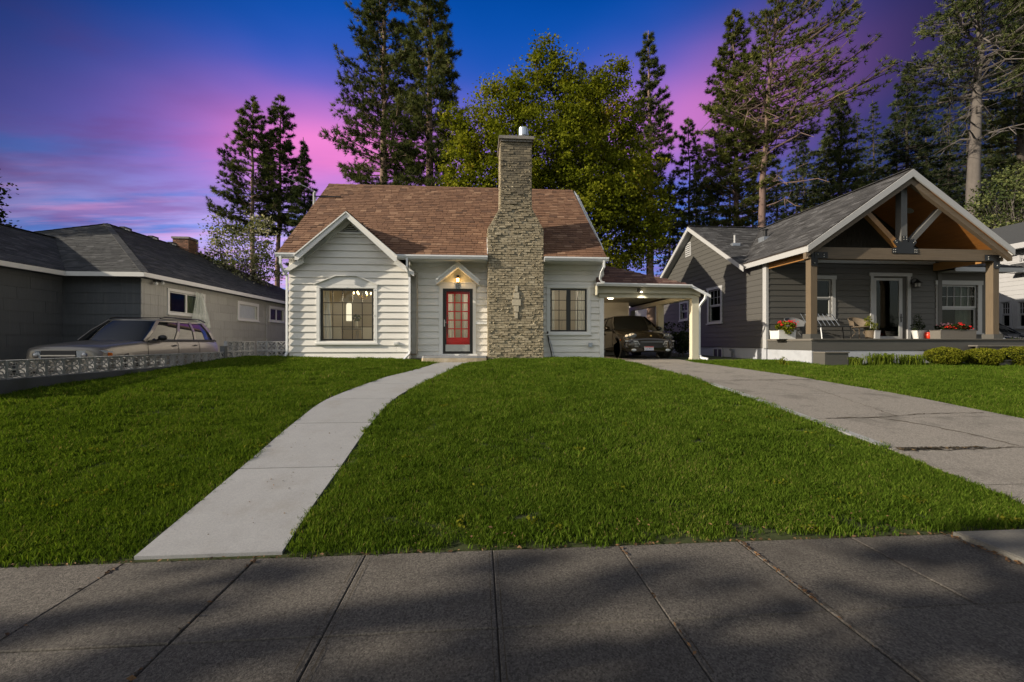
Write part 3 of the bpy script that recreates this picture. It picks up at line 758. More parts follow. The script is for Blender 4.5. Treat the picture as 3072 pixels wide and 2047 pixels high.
def siding(parent, fr, z0, z1, e, edge, holes, material, tb=.028, tt=.006, name='plank', butt=3.6, jit=.0015, first=None, cuts=None):
    z = z0; row = 0
    while z < z1 - .01:
        ze = min(z + (first if (row == 0 and first) else e), z1)
        hs = [h for h in holes if h[2] < ze - .004 and h[3] > z + .004]
        ua, ub = edge(z); va, vb = edge(ze)
        if ub - ua < .03: break
        breaks = sorted({x for h in hs for x in h[:2]} | {ua, ub})
        breaks = [b for b in breaks if ua <= b <= ub]
        segs = []
        for a, b in zip(breaks, breaks[1:]):
            if b - a < .004: continue
            c = (a + b) / 2; zz = [(z, ze)]
            for h in hs:
                if h[0] < c < h[1]:
                    nz = []
                    for (p, q) in zz:
                        if h[2] > p + .004: nz.append((p, min(q, h[2])))
                        if h[3] < q - .004: nz.append((max(p, h[3]), q))
                    zz = nz
            for (p, q) in zz: segs.append((a, b, p, q))
        out = []
        for s_ in segs:                              # join neighbours of equal height
            if out and abs(out[-1][1] - s_[0]) < 1e-6 and out[-1][2] == s_[2] and out[-1][3] == s_[3]: out[-1] = (out[-1][0], s_[1], s_[2], s_[3])
            else: out.append(s_)
        for (a, b, p, q) in out:
            cs = [a]
            if cuts: cs += [c for c in cuts(row) if a + .15 < c < b - .15]
            elif b - a > butt: cs.append(a + (b - a) * random.uniform(.3, .7))
            cs.append(b)
            for (c, d) in zip(cs, cs[1:]):
                g0 = .0025 if c != a else 0; g1 = .0025 if d != b else 0
                # thickness grows towards the bottom edge (lapped boards)
                t0 = tb + (tt - tb) * ((p - z) / e) + random.uniform(-jit, jit); t1 = tb + (tt - tb) * ((q - z) / e)
                c0, d0 = c + g0, d - g1
                cu, du = c0, d0
                if abs(c - ua) < 1e-6: cu = va
                if abs(d - ub) < 1e-6: du = vb
                if q < ze - 1e-6 or du < cu: cu, du = max(cu, c0), min(du, d0)
                if du < cu: cu = du = (cu + du) / 2
                m = M()
                m.hexa([fr(c0, t0, p), fr(d0, t0, p), fr(d0, -.015, p), fr(c0, -.015, p), fr(cu, t1, q), fr(du, t1, q), fr(du, -.015, q), fr(cu, -.015, q)])
                build(m, name, material, parent)
        z = ze; row += 1
def window(parent, fr, u0, u1, z0, z1, tw=.11, trim='trim_cream', sash='black_paint', sw=.05, cols=1, rows=1, split=None, gl='window_glass', proud=.045,
           sill=True, mull=None, rows2=None, cap=0.0, mw=.014, name='window', label=None, depth=-.03):
    """window = trim boards, with sash, muntins, panes and sill below it"""
    m = M()
    fb(m, fr, u0, u0 + tw, -.02, proud, z0, z1 - tw); fb(m, fr, u1 - tw, u1, -.02, proud, z0, z1 - tw)
    fb(m, fr, u0 - cap, u1 + cap, -.02, proud + (.01 if cap else .004), z1 - tw, z1)
    fb(m, fr, u0 + tw, u1 - tw, -.02, proud, z0, z0 + tw * .55)
    W = build(m, name, trim, parent, label)
    a, b, c, d = u0 + tw, u1 - tw, z0 + tw * .55, z1 - tw
    if sill:
        s_ = M(); fb(s_, fr, u0 - .03, u1 + .03, -.02, proud + .045, z0 - .045, z0 - .002); build(s_, 'sill', trim, W)
    boxes = [(a, b, c, d)]
    if split: boxes = [(a, b, c, c + (d - c) * split), (a, b, c + (d - c) * split, d)]
    if mull:
        boxes = [(a, a + (b - a) * mull, c, d), (a + (b - a) * mull, b, c, d)]
    for bi, (p, q, r, s2) in enumerate(boxes):
        nd = depth - (.03 if (split and bi == 0) else 0)
        m = M(); fb(m, fr, p, p + sw, nd - .03, nd + .02, r, s2); fb(m, fr, q - sw, q, nd - .03, nd + .02, r, s2)
        fb(m, fr, p + sw, q - sw, nd - .03, nd + .02, r, r + sw); fb(m, fr, p + sw, q - sw, nd - .03, nd + .02, s2 - sw, s2)
        build(m, 'sash', sash, W)
        P, Q, R_, S_ = p + sw, q - sw, r + sw, s2 - sw
        m = M(); fb(m, fr, P - .003, Q + .003, nd - .009, nd - .005, R_ - .003, S_ + .003); build(m, 'pane', gl, W)
        cn, rn = cols, rows
        if split and bi == 0 and rows2 is not None: cn, rn = rows2
        for i in range(1, cn):
            x = P + (Q - P) * i / cn; mm = M(); fb(mm, fr, x - mw / 2, x + mw / 2, nd - .004, nd + .014, R_, S_); build(mm, 'muntin', sash, W)
        for i in range(1, rn):
            y = R_ + (S_ - R_) * i / rn; mm = M(); fb(mm, fr, P, Q, nd - .003, nd + .012, y - mw / 2, y + mw / 2); build(mm, 'muntin', sash, W)
    return W, (a - .012, b + .012, c - .012, d + .012)
ALLTABS = []
def shingles(P0, U, V, iv, vmax, e=.165, w=.27, th=.011, wj=.35, store=None, material=None):
    """collect shingle tabs on a roof plane: P0 eave corner, U along the eave, V up the slope; iv(v) gives the covered stretches"""
    P0, U, V = (np.array(q, float) for q in (P0, U, V)); Nn = np.cross(U, V); Nn /= np.linalg.norm(Nn)
    if Nn[2] < 0: Nn = -Nn
    v = 0.0; r = 0
    while v < vmax - .02:
        v1 = min(v + e, vmax)
        ivs = iv((v + v1) / 2)
        for (a, b) in ivs:
            if b - a < .02: continue
            u = a - random.uniform(0, w)
            while u < b:
                u2 = u + w * random.uniform(1 - wj, 1 + wj)
                p, q = max(u + .005, a), min(u2 - .005, b)
                if q - p > .02:
                    lift = th * random.uniform(1.0, 2.1); dv = random.uniform(-.006, .004)
                    A = P0 + U * p + V * (v + dv); B = P0 + U * q + V * (v + dv); C = P0 + U * q + V * (v1 + .02); D = P0 + U * p + V * (v1 + .02)
                    vs = [A, B, C, D, A + Nn * lift, B + Nn * lift, C + Nn * .002, D + Nn * .002]
                    tn = min(1, max(0, random.gauss(.5, .22)))
                    store.append((vs, tn))
                u = u2
        v = v1; r += 1
    return store
TABF = [(4, 5, 6, 7), (0, 1, 5, 4), (1, 2, 6, 5), (3, 0, 4, 7)]
def emit_tabs(store, roof, material, n_single=300):
    store.sort(key=lambda q: q[0][0][0] ** 2 + q[0][0][1] ** 2)
    for vs, tn in store[:n_single]:
        m = M(); m.add(vs, TABF, tn); build(m, 'shingle', material, roof)
    if len(store) > n_single:
        m = M()
        for vs, tn in store[n_single:]: m.add(vs, TABF, tn)
        o = build(m, 'shingle_field', material, roof); o['kind'] = 'stuff'
def slab_poly(m, pts, th):
    """roof deck: polygon with thickness hanging below it"""
    m.prism([tuple(p) for p in pts], (0, 0, -th))
def spout(parent, pts, material='gutter_white', r=.042, name='downspout'):
    m = M(); m.tube(pts, r, 4, phase=pi / 4); return build(m, name, material, parent)
def gutter(parent, a, b, material='gutter_white', h=.115, d=.11, axis='x', name='gutter'):
    """open trough with a rolled lip; a,b = ends at top back edge"""
    m = M(); (x0, y0, z0), (x1, y1, z1) = a, b
    prof = [(0, 0), (0, -h), (-d * .65, -h), (-d, -h * .35), (-d, 0), (-d + .012, 0), (-d + .012, -h * .33), (-d * .6, -h + .012), (-.01, -h + .012), (-.01, 0)]
    k = len(prof); vs = []
    for (x, y, z) in (a, b):
        for (o_, zz) in prof:
            vs.append((x, y + o_, z + zz) if axis == 'x' else (x - o_, y, z + zz) if axis == 'x+' else (x + o_, y, z + zz))
    m.add(vs, [(i, (i + 1) % k, k + (i + 1) % k, k + i) for i in range(k)] + [tuple(range(k))[::-1], tuple(range(k, 2 * k))])
    return build(m, name, material, parent)
def curtain(name, fr, u0, u1, z0, z1, n, material, label, waves=5, amp=.025, group=None, flare=0.0):
    """hanging cloth with folds"""
    K = waves * 8; R_ = 8; vs = []; fs = []
    for j in range(R_ + 1):
        t_ = j / R_; z = z0 + (z1 - z0) * t_
        sh = flare * (1 - t_) ** 1.5
        for i in range(K + 1):
            s_ = i / K; vs.append(fr(u0 + (u1 - u0) * s_ + sh * (1 if flare > 0 else 1) * s_, n + amp * sin(s_ * waves * 2 * pi) * (1 + .4 * sin(3 * t_ + s_ * 9)), z))
    for j in range(R_):
        for i in range(K):
            a = j * (K + 1) + i; fs.append((a, a + 1, a + K + 2, a + K + 1))
    m = M(); m.add(vs, fs); o = build(m, name, material, None, label, 'curtain', group, smooth=True); return o
def lamp_light(name, loc, power, col, size=.05, parent=None):
    ld = bpy.data.lights.new(name, 'POINT'); ld.energy = power; ld.color = col; ld.shadow_soft_size = size
    o = bpy.data.objects.new(name, ld); COL.objects.link(o)
    o.location = np.array(loc) - (LOC[parent.name] if parent else 0)
    if parent: o.parent = parent
    return o

# ================================================================== MAIN HOUSE
HB = .93
H1 = thing('cottage', (-.9, 14.2, HB), 'cream clapboard cottage with brown shingle roof, red front door and tall brick chimney', 'house')
BAYY, FRY = 13.80, 14.20
fB, fW = frame('y-', BAYY), frame('y-', FRY)
# --- windows and door openings
W1, h1 = window(H1, fB, -5.047, -3.203, 1.44, 3.248, .095, cols=5, rows=4, sw=.078, label=None, mw=.02)
# head board shaped as a low gable with a thin cap
hd = M(); P_ = [(-5.09, 3.25), (-4.44, 3.515), (-3.81, 3.515), (-3.17, 3.25)]
hd.prism([fB(u, .052, z) for u, z in P_], (0, .06, 0))
build(hd, 'head_board', 'trim_cream', W1)
hd = M()
for (a, b), (c, d) in zip(P_, P_[1:]): hd.bar(fB(a, .045, b + .012), fB(c, .045, d + .012), .13, .022)
build(hd, 'head_cap', 'trim_cream', W1)
for u, z in [(-4.955, 3.1), (-4.955, 2.3), (-4.955, 1.56), (-4.13, 3.17), (-3.3, 3.1), (-3.3, 2.3), (-3.3, 1.56)]: m = M(); m.ball(fB(u, .05, z), .016, 6, 4); build(m, 'clip', 'gutter_white', W1)
W2, h2 = window(H1, fW, 2.203, 3.679, 1.745, 3.371, .105, cols=2, rows=4, sw=.072, mull=.5, mw=.02)
hd = M(); fb(hd, fW, 2.17, 3.71, .03, .06, 3.373, 3.395); build(hd, 'head_cap', 'trim_cream', W2)
hs = [h1]
# --- boards: bay, entrance wall, right wall
def e_bay(z):
    if z <= 3.62: return (-5.87, -2.22)
    hw = max(.0, (5.34 - z) / .87)
    return (max(-5.87, -4.02 - hw), min(-2.22, -4.02 + hw))
wall1 = wall_shell(H1, fB, [(-5.87, -2.22, HB - .3, 3.65)], [h1], 'siding_cream')
g_ = M(); g_.prism([fB(-5.87, -.03, 3.65), fB(-2.22, -.03, 3.65), fB(-2.22, -.03, 3.70), fB(-4.02, -.03, 5.26), fB(-5.87, -.03, 3.70)], (0, .12, 0)); build(g_, 'gable_wall', 'siding_cream', H1)
siding(wall1, fB, HB + .02, 5.25, .2105, e_bay, [(h1[0] + .03, h1[1] - .03, h1[2] + .03, h1[3] - .03), (-4.3, -3.74, 4.86, 5.15)], 'siding_cream', .040, .004,
       cuts=lambda r: [-4.45] if r == 11 else ([-2.62] if r == 1 else []))
hdoor = (-1.206, -.233, 1.09, 3.22)
hmail = (-.1, .24, 2.0, 2.12)
fE = frame('y-', FRY)
wall2 = wall_shell(H1, fE, [(-2.22, 4.12, HB - .3, 4.1)], [hdoor, h2], 'siding_cream')
siding(wall2, fE, HB + .03, 4.10, .2145, lambda z: (-2.22, .30), [hdoor], 'siding_cream', .038, .004)
siding(wall2, fE, HB + .0, 4.10, .2145, lambda z: (1.95, 3.985), [(h2[0] + .03, h2[1] - .03, h2[2] + .03, h2[3] - .03)], 'siding_cream', .038, .004)
m = M(); fb(m, fE, 3.985, 4.13, -.03, .05, HB - .1, 3.45); build(m, 'corner_board', 'trim_cream', H1)
m = M(); fb(m, fE, -2.0, .26, .005, .046, 3.92, 4.1); build(m, 'frieze_board', 'trim_cream', H1)
m = M(); fb(m, fE, 2.0, 4.12, .005, .046, 3.86, 4.1); build(m, 'frieze_board', 'trim_cream', H1)
m = M(); fb(m, fB, -5.87, -2.22, -.05, .02, HB - .35, HB + .02); fb(m, fE, -2.2, 4.12, -.05, .02, HB - .35, HB)
build(m, 'foundation', 'concrete_old', H1)
# bay return walls (the sides of the bay), side walls of the house and back wall
fR = frame('x+', -2.22)
siding(wall1, fR, HB + .02, 4.1, .2105, lambda z: (BAYY + .0, FRY), [], 'siding_cream', .02, .004)
fL = frame('x-', -5.87); fSR = frame('x+', 4.12)
RIDGE_Y, RIDGE_Z, EAVE_Z, EAVE_Y = 18.2, 7.95, 4.17, 13.53
tanp = (RIDGE_Z - EAVE_Z) / (RIDGE_Y - EAVE_Y)
def e_side(z):
    if z < 4.1: return (BAYY, 22.6)
    k_ = (z - EAVE_Z) / tanp; return (EAVE_Y + k_ + .12, 2 * RIDGE_Y - EAVE_Y - k_ - .12)
for fr_, sgn, x in ((fL, -1, -5.87), (fSR, 1, 4.12)):
    y0 = BAYY if sgn < 0 else FRY
    m = M(); pts = [(y0 + .0, HB - .3), (22.6, HB - .3), (22.6, 4.3), (RIDGE_Y, 7.85), (y0, 4.25)]
    m.prism([fr_(u, -.02, z) for u, z in pts], (-.13 * sgn, 0, 0)); sw_ = build(m, 'side_wall', 'siding_cream', H1)
    siding(sw_, fr_, HB, 7.7, .2145, lambda z, y0=y0: (max(y0, e_side(z)[0]), e_side(z)[1]), [], 'siding_cream', .03, .004, butt=9)
m = M(); m.box(-5.87, 4.12, 22.5, 22.62, HB - .3, 4.3); build(m, 'back_wall', 'siding_cream', H1)
# louvred vent in the gable
m = M(); V_ = [(-4.40, 4.845), (-3.64, 4.845), (-3.64, 4.89), (-4.40, 4.89)]
fb(m, fB, -4.42, -3.62, .0, .085, 4.835, 4.88); vt = build(m, 'gable_vent', 'trim_cream', H1)
m = M(); m.prism([fB(-4.30, .004, 4.88), fB(-3.74, .004, 4.88), fB(-4.02, .004, 5.13)], (0, .02, 0)); build(m, 'vent_back', 'dark_room', vt)
for i, z in enumerate((4.90, 4.955, 5.01, 5.065)):
    hw = max(.03, .27 - (z - 4.88) * 1.1); m = M(); m.bar(fB(-4.02 - hw, .03, z), fB(-4.02 + hw, .03, z), .045, .014, up=(0, -.6, 1)); build(m, 'louvre', 'trim_cream', vt)
m = M()
for sg in (-1, 1): m.bar(fB(-4.02 + sg * .40, .03, 4.86), fB(-4.02 + sg * .0, .03, 5.21), .05, .06)
build(m, 'vent_frame', 'trim_cream', vt)
# entrance: casing, storm door frame, red door
m = M(); fb(m, fE, -1.321, -1.206, -.02, .055, 1.043, 3.215); fb(m, fE, -.233, -.131, -.02, .055, 1.043, 3.215); fb(m, fE, -1.321, -.131, -.02, .058, 3.215, 3.40)
fb(m, fE, -1.33, -.12, .03, .085, 3.40, 3.425); fb(m, fE, -1.36, -.09, -.02, .11, 1.035, 1.088)
casing = build(m, 'door_casing', 'trim_cream', H1)
m = M(); a, b, c, d = -1.204, -.235, 1.092, 3.213; s_ = .085
fb(m, fE, a, a + s_, .01, .05, c, d); fb(m, fE, b - s_ - .01, b, .01, .05, c, d); fb(m, fE, a + s_, b - s_ - .01, .01, .05, d - .09, d); fb(m, fE, a + s_, b - s_ - .01, .01, .05, c, c + .08)
sdoor = build(m, 'storm_door', 'black_paint', H1)
m = M(); fb(m, fE, a + s_ - .002, b - s_ - .008, .026, .030, 1.39, d - .088); build(m, 'pane', 'storm_glass', sdoor)
m = M(); fb(m, fE, a + s_, b - s_ - .01, .014, .040, c + .08, 1.39); build(m, 'kick_panel', 'brushed_metal', sdoor)
m = M(); fb(m, fE, -1.17, -1.135, .05, .062, 1.98, 2.2); m.tube([fE(-1.152, .055, 2.12), fE(-1.152, .1, 2.12), fE(-1.08, .1, 2.115)], .011, 6); build(m, 'door_handle', 'brushed_metal', sdoor)
# red door leaf behind
xa, xb = -1.095, -.337; zt = 3.13
gx0, gz0 = on_y(1345, 1013, 14.25); gx1, gz1 = on_y(1403, 883, 14.25)
m = M(); n0, n1 = -.085, -.04
fb(m, fE, xa, gx0, n0, n1, 1.10, zt); fb(m, fE, gx1, xb, n0, n1, 1.10, zt); fb(m, fE, gx0, gx1, n0, n1, 1.10, gz0); fb(m, fE, gx0, gx1, n0, n1, gz1, zt)
rdoor = build(m, 'front_door', 'red_door', H1, 'red door leaf with fifteen small panes')
for i in (1, 2):
    x = gx0 + (gx1 - gx0) * i / 3; m = M(); fb(m, fE, x - .019, x + .019, n0 + .01, n1 - .002, gz0, gz1); build(m, 'muntin', 'red_door', rdoor)
for i in range(1, 5):
    z = gz0 + (gz1 - gz0) * i / 5; m = M(); fb(m, fE, gx0, gx1, n0 + .012, n1 - .004, z - .018, z + .018); build(m, 'muntin', 'red_door', rdoor)
for i in range(3):
    for j in range(5):
        m = M(); fb(m, fE, gx0 + (gx1 - gx0) * i / 3 + .013, gx0 + (gx1 - gx0) * (i + 1) / 3 - .013, -.064, -.061, gz0 + (gz1 - gz0) * j / 5 + .013, gz0 + (gz1 - gz0) * (j + 1) / 5 - .013)
        build(m, 'pane', 'window_glass', rdoor)
m = M(); fb(m, fE, xa - .10, xa - .002, -.12, -.03, 1.09, 3.2); fb(m, fE, xb + .002, xb + .10, -.12, -.03, 1.09, 3.2); fb(m, fE, xa, xb, -.12, -.03, zt + .005, 3.215); build(m, 'door_jamb', 'black_paint', H1)
m = M(); m.tube([fE(-1.06, -.04, 2.33), fE(-1.06, .0, 2.33)], .022, 8); m.tube([fE(-1.06, -.02, 2.0), fE(-1.06, .0, 1.97), fE(-1.06, .0, 1.78), fE(-1.06, -.02, 1.75)], .010, 6); m.ball(fE(-1.06, -.01, 2.04), .026, 8, 6); build(m, 'door_handle', 'black_metal', rdoor)
# gabled hood over the door
hx, hz = on_y(1373.6, 788, 13.9); lx, lz = on_y(1309, 840, 13.9); rx, rz_ = on_y(1436, 843, 13.9); lz = rz_ = (lz + rz_) / 2
m = M()
m.prism([(hx, 13.86, hz), (lx, 13.86, lz), (lx + .0, 13.86, lz - .13), (hx, 13.86, hz - .155)], (0, .36, 0)); m.prism([(hx + .001, 13.86, hz), (hx + .001, 13.86, hz - .155), (rx, 13.86, rz_ - .13), (rx, 13.86, rz_)], (0, .36, 0))
hood = build(m, 'door_hood', 'trim_cream', H1)
m = M(); m.bar((hx, 13.85, hz + .008), (lx - .03, 13.85, lz - .02), .05, .05); m.bar((hx, 13.85, hz + .008), (rx + .03, 13.85, rz_ - .02), .05, .05); build(m, 'hood_moulding', 'trim_cream', hood)
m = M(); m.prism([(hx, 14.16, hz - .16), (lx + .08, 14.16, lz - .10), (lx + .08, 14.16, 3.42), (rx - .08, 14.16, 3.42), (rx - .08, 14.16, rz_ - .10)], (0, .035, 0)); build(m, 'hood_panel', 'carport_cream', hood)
m = M()
for sg in (-1, 1): m.prism([(hx + sg * .04, 14.152, 3.58), (hx + sg * .33, 14.152, 3.58), (hx + sg * .33, 14.152, 3.592), (hx + sg * .04, 14.152, 3.66)], (0, .01, 0))
build(m, 'hood_bracket', 'carport_cream', hood)
# house number
nx_, nz_ = on_y(1373.5, 864, 14.13)
text_mesh('house_number', '30', .165, 'black_metal', H1, (nx_, 14.137, nz_ - .012), .006)
# lantern
qx, qz = on_y(1373.5, 838, 14.05)
LT = thing('wall_lantern', (qx, 14.13, qz), 'small black lantern glowing warm in the hood over the red door', 'lamp')
m = M(); m.box(qx - .045, qx + .045, 14.125, 14.158, qz - .06, qz + .14); build(m, 'back_plate', 'black_metal', LT)
m = M(); m.lathe([(.062, .03), (.058, .055), (.035, .095), (.01, .12)], (qx, 14.06, qz), 10); m.box(qx - .01, qx + .01, 14.06, 14.13, qz + .09, qz + .11); build(m, 'cap', 'black_metal', LT)
m = M(); m.lathe([(.045, -.095), (.05, .03)], (qx, 14.06, qz), 8); build(m, 'shade', 'lamp_warm', LT)
m = M()
for k_ in range(6): a = 2 * pi * k_ / 6 + .26; m.tube([(qx + .054 * cos(a), 14.06 + .054 * sin(a), qz - .1), (qx + .06 * cos(a), 14.06 + .06 * sin(a), qz + .035)], .006, 4)
m.lathe([(.056, -.115), (.058, -.095)], (qx, 14.06, qz), 10); build(m, 'cage', 'black_metal', LT)
lamp_light('lantern_light', (qx, 13.97, qz - .02), 3.0, (1, .62, .25), .03, LT)
# mail slot, vents, outlets
m = M(); u0, z1 = on_y(1428, 965, 14.2); u1, z0 = on_y(1463, 973, 14.2); fb(m, fE, u0, u1 - .02, .03, .055, z0, z1); m.box(u0, u1 - .02, 14.13, 14.2, z1, z1 + .01); build(m, 'mail_slot', 'gutter_white', H1)
u, z = on_y(1189, 1030, 13.8); m = M(); fb(m, fB, u - .07, u + .07, .02, .09, z - .045, z + .045); fb(m, fB, u - .045, u + .045, .0901, .095, z - .02, z + .02); build(m, 'dryer_vent', 'trim_cream', H1)
u, z = on_y(1770, 1035, 14.2); m = M(); fb(m, fE, u - .055, u + .055, .03, .10, z - .07, z + .07); build(m, 'outlet_box', 'zinc', H1)
m = M(); u, z = on_y(1643, 1000, 14.15); x2, z2 = on_y(1665, 1076, 14.0); m.tube([(u, 14.15, z), (u + .02, 14.1, z - .25), (u + .1, 14.08, z - .6), (x2 - .08, 14.06, z2)], .018, 6); build(m, 'black_cable', 'black_metal', H1)
m = M(); m.tube([(u + .01, 14.14, z - .06), (u + .12, 14.1, z - .4), (x2 + .0, 14.05, z2)], .013, 6); build(m, 'grey_conduit', 'zinc', H1)
m = M(); m.ball((u, 14.14, z + .02), (.03, .03, .05), 8, 6); build(m, 'cable_head', 'black_metal', H1)
# door step
m = M(); sx0, sx1 = -1.80, .20
pts = [(sx0, 13.52), (sx0 + .05, 13.47), (sx0 + .4, 13.455), (sx1 - .3, 13.45), (sx1, 13.47), (sx1 + .03, 14.17), (sx0, 14.17)]
m.prism([(x, y, .72) for x, y in pts], (0, 0, .255)); ST = build(m, 'door_step', 'step_stone', H1)
m = M(); m.prism([(x + (.01 if x < 0 else -.01), y + .012, .978) for x, y in pts], (0, 0, .055)); build(m, 'tread', 'concrete_new', ST)

# --- roof
def chim_half(z):
    if z <= 5.05: return (.25, 2.015)
    if z >= 5.75: return (.65, 1.64)
    t_ = (z - 5.05) / .7; return (.25 + .40 * t_, 2.015 - .375 * t_)
SL = sqrt((RIDGE_Y - EAVE_Y) ** 2 + (RIDGE_Z - EAVE_Z) ** 2); Vv = np.array([0, (RIDGE_Y - EAVE_Y) / SL, (RIDGE_Z - EAVE_Z) / SL])
RX0, RX1 = -6.12, 4.05
m = M(); slab_poly(m, [(RX0, EAVE_Y, EAVE_Z), (-5.46, EAVE_Y, EAVE_Z), (-4.02, EAVE_Y + 1.72, EAVE_Z + 1.72 * tanp), (-2.58, EAVE_Y, EAVE_Z), (.25, EAVE_Y, EAVE_Z), (.25, EAVE_Y + .9, EAVE_Z + .9 * tanp), (2.01, EAVE_Y + .9, EAVE_Z + .9 * tanp), (2.01, EAVE_Y, EAVE_Z), (RX1 + .0, EAVE_Y, EAVE_Z), (RX1 - .12, RIDGE_Y, RIDGE_Z), (RX0 - .05, RIDGE_Y, RIDGE_Z)], .05)
slab_poly(m, [(RX0 - .05, RIDGE_Y, RIDGE_Z - .001), (RX1 - .12, RIDGE_Y, RIDGE_Z - .001), (RX1, 2 * RIDGE_Y - EAVE_Y, EAVE_Z), (RX0, 2 * RIDGE_Y - EAVE_Y, EAVE_Z)], .05)
roof = build(m, 'roof', 'roof_board', H1)
def iv_main(v):
    z = EAVE_Z + v * Vv[2]; y = EAVE_Y + v * Vv[1]; f_ = v / SL
    L, R = RX0 - .05 * f_ + .01, RX1 - .12 * f_ - .01
    out = []
    if y < EAVE_Y + 1.72:
        hw = 1.44 * (1 - (y - EAVE_Y) / 1.72); out = [(L, -4.02 - hw), (-4.02 + hw, R)]
    else: out = [(L, R)]
    res = []
    ca, cb = chim_half(z)
    for a, b in out:
        if y < 14.8 and a < ca and b > cb: res += [(a, ca), (cb, b)]
        else: res.append((a, b))
    return res
tabs = shingles((0, EAVE_Y - .012, EAVE_Z), (1, 0, 0), Vv, iv_main, SL, .162, .25, .012, store=[])
# bay gable roof
BG = sqrt(1.44 ** 2 + 1.25 ** 2)
for sg in (-1, 1):
    P0 = (-4.02 + sg * 1.46, 13.36, 4.165); V2 = np.array([-sg * 1.46, 0, 1.27]); l2 = np.linalg.norm(V2); V2 /= l2
    shingles(P0, (0, 1, 0), V2, lambda v, l2=l2: [(0, .19 + 1.72 * v / l2)], l2, .162, .25, .012, store=tabs)
emit_tabs(tabs, roof, 'shingle_red', 300)
m = M()
for sg in (-1, 1):
    slab_poly(m, [(-4.02 + sg * 1.46, 13.38, 4.155), (-4.02, 13.38, 5.425), (-4.02, 15.25, 5.425), (-4.02 + sg * 1.46, 13.56, 4.155)], .045)
build(m, 'gable_deck', 'roof_board', roof)
m = M()
k_ = 0; x = RX0 - .05
while x < RX1 - .12:
    x2 = min(x + .28, RX1 - .1); t_ = random.uniform(.2, .7)
    m.hexa([(x, RIDGE_Y - .13, RIDGE_Z - .085), (x2, RIDGE_Y - .13, RIDGE_Z - .095), (x2, RIDGE_Y, RIDGE_Z - .0), (x, RIDGE_Y, RIDGE_Z + .0), (x, RIDGE_Y - .13, RIDGE_Z - .07), (x2, RIDGE_Y - .13, RIDGE_Z - .085), (x2, RIDGE_Y, RIDGE_Z + .012), (x, RIDGE_Y, RIDGE_Z + .026)], t_)
    x = x2
build(m, 'ridge_cap', 'shingle_red', roof)
# eave soffit, fascia, gutters
m = M()
m.box(RX0 + .02, -5.47, EAVE_Y + .02, BAYY, EAVE_Z - .13, EAVE_Z - .115)
m.box(2.02, RX1, EAVE_Y + .02, FRY, EAVE_Z - .13, EAVE_Z - .115)
m.box(-2.2, .24, EAVE_Y + .02, FRY, EAVE_Z - .13, EAVE_Z - .115)
build(m, 'soffit', 'trim_cream', H1)
m = M()
for (a, b) in ((RX0, -5.47), (-2.57, .24), (2.02, RX1)): m.box(a, b, EAVE_Y - .0, EAVE_Y + .02, EAVE_Z - .15, EAVE_Z - .012)
build(m, 'fascia', 'gutter_white', H1)
gutter(H1, (RX0 - .02, EAVE_Y - .003, EAVE_Z - .012), (-5.40, EAVE_Y - .003, EAVE_Z - .012))
gutter(H1, (-2.70, EAVE_Y - .003, EAVE_Z - .012), (.24, EAVE_Y - .003, EAVE_Z - .012))
gutter(H1, (2.02, EAVE_Y - .003, EAVE_Z - .012), (RX1 + .03, EAVE_Y - .003, EAVE_Z - .012))
# bargeboards of the bay gable: upper ones in front, lower ones against the wall
for sg in (-1, 1):
    m = M(); A = (-4.02, 5.40); Bq = (-4.02 + sg * 1.50, 4.095)
    m.prism([(A[0], 13.33, A[1]), (Bq[0], 13.33, Bq[1]), (Bq[0], 13.33, Bq[1] - .17), (Bq[0] - sg * .08, 13.33, Bq[1] - .17), (A[0], 13.33, A[1] - .17)], (0, .045, 0)); bb = build(m, 'bargeboard', 'trim_cream', H1)
    m = M(); m.bar((A[0] + sg * .0, 13.32, A[1] - .012), (Bq[0] + sg * .02, 13.32, Bq[1] - .03), .05, .035, (0, 0, 1)); build(m, 'moulding', 'trim_cream', bb)
    m = M(); m.prism([(A[0], 13.378, A[1] - .035), (Bq[0], 13.378, Bq[1] + .035), (Bq[0], 13.378, Bq[1] + .015), (A[0], 13.378, A[1] - .055)], (0, .40, 0)); build(m, 'rake_soffit', 'trim_cream', H1)
    m = M(); m.prism([(A[0], 13.735, A[1] - .07), (Bq[0], 13.735, Bq[1] + .0), (Bq[0] - sg * .17, 13.735, Bq[1] - .02), (A[0], 13.735, A[1] - .24)], (0, .04, 0)); build(m, 'frieze_board', 'trim_cream', H1)
    m = M(); C = (-4.02 + sg * 1.40, 4.18); D = (-4.02 + sg * 1.97, 3.66)
    m.prism([(C[0], 13.62, C[1] - .11), (D[0], 13.62, D[1]), (D[0], 13.62, D[1] - .14), (C[0] - sg * .05, 13.62, C[1] - .27)], (0, .055, 0)); build(m, 'bargeboard', 'trim_cream', H1)
    m = M(); m.prism([(C[0], 13.676, C[1] - .12), (D[0], 13.676, D[1] - .01), (D[0], 13.676, D[1] - .04), (C[0], 13.676, C[1] - .15)], (0, .55 if sg > 0 else .2, 0)); build(m, 'rake_soffit', 'trim_cream', H1)
# roof edge boards on the gable ends
for x in (RX0 + .0, RX1 - .05):
    m = M(); m.prism([(x, EAVE_Y, EAVE_Z - .01), (x, RIDGE_Y, RIDGE_Z - .03), (x, RIDGE_Y, RIDGE_Z - .2), (x, EAVE_Y, EAVE_Z - .15)], (.035, 0, 0)); build(m, 'bargeboard', 'trim_cream', H1)
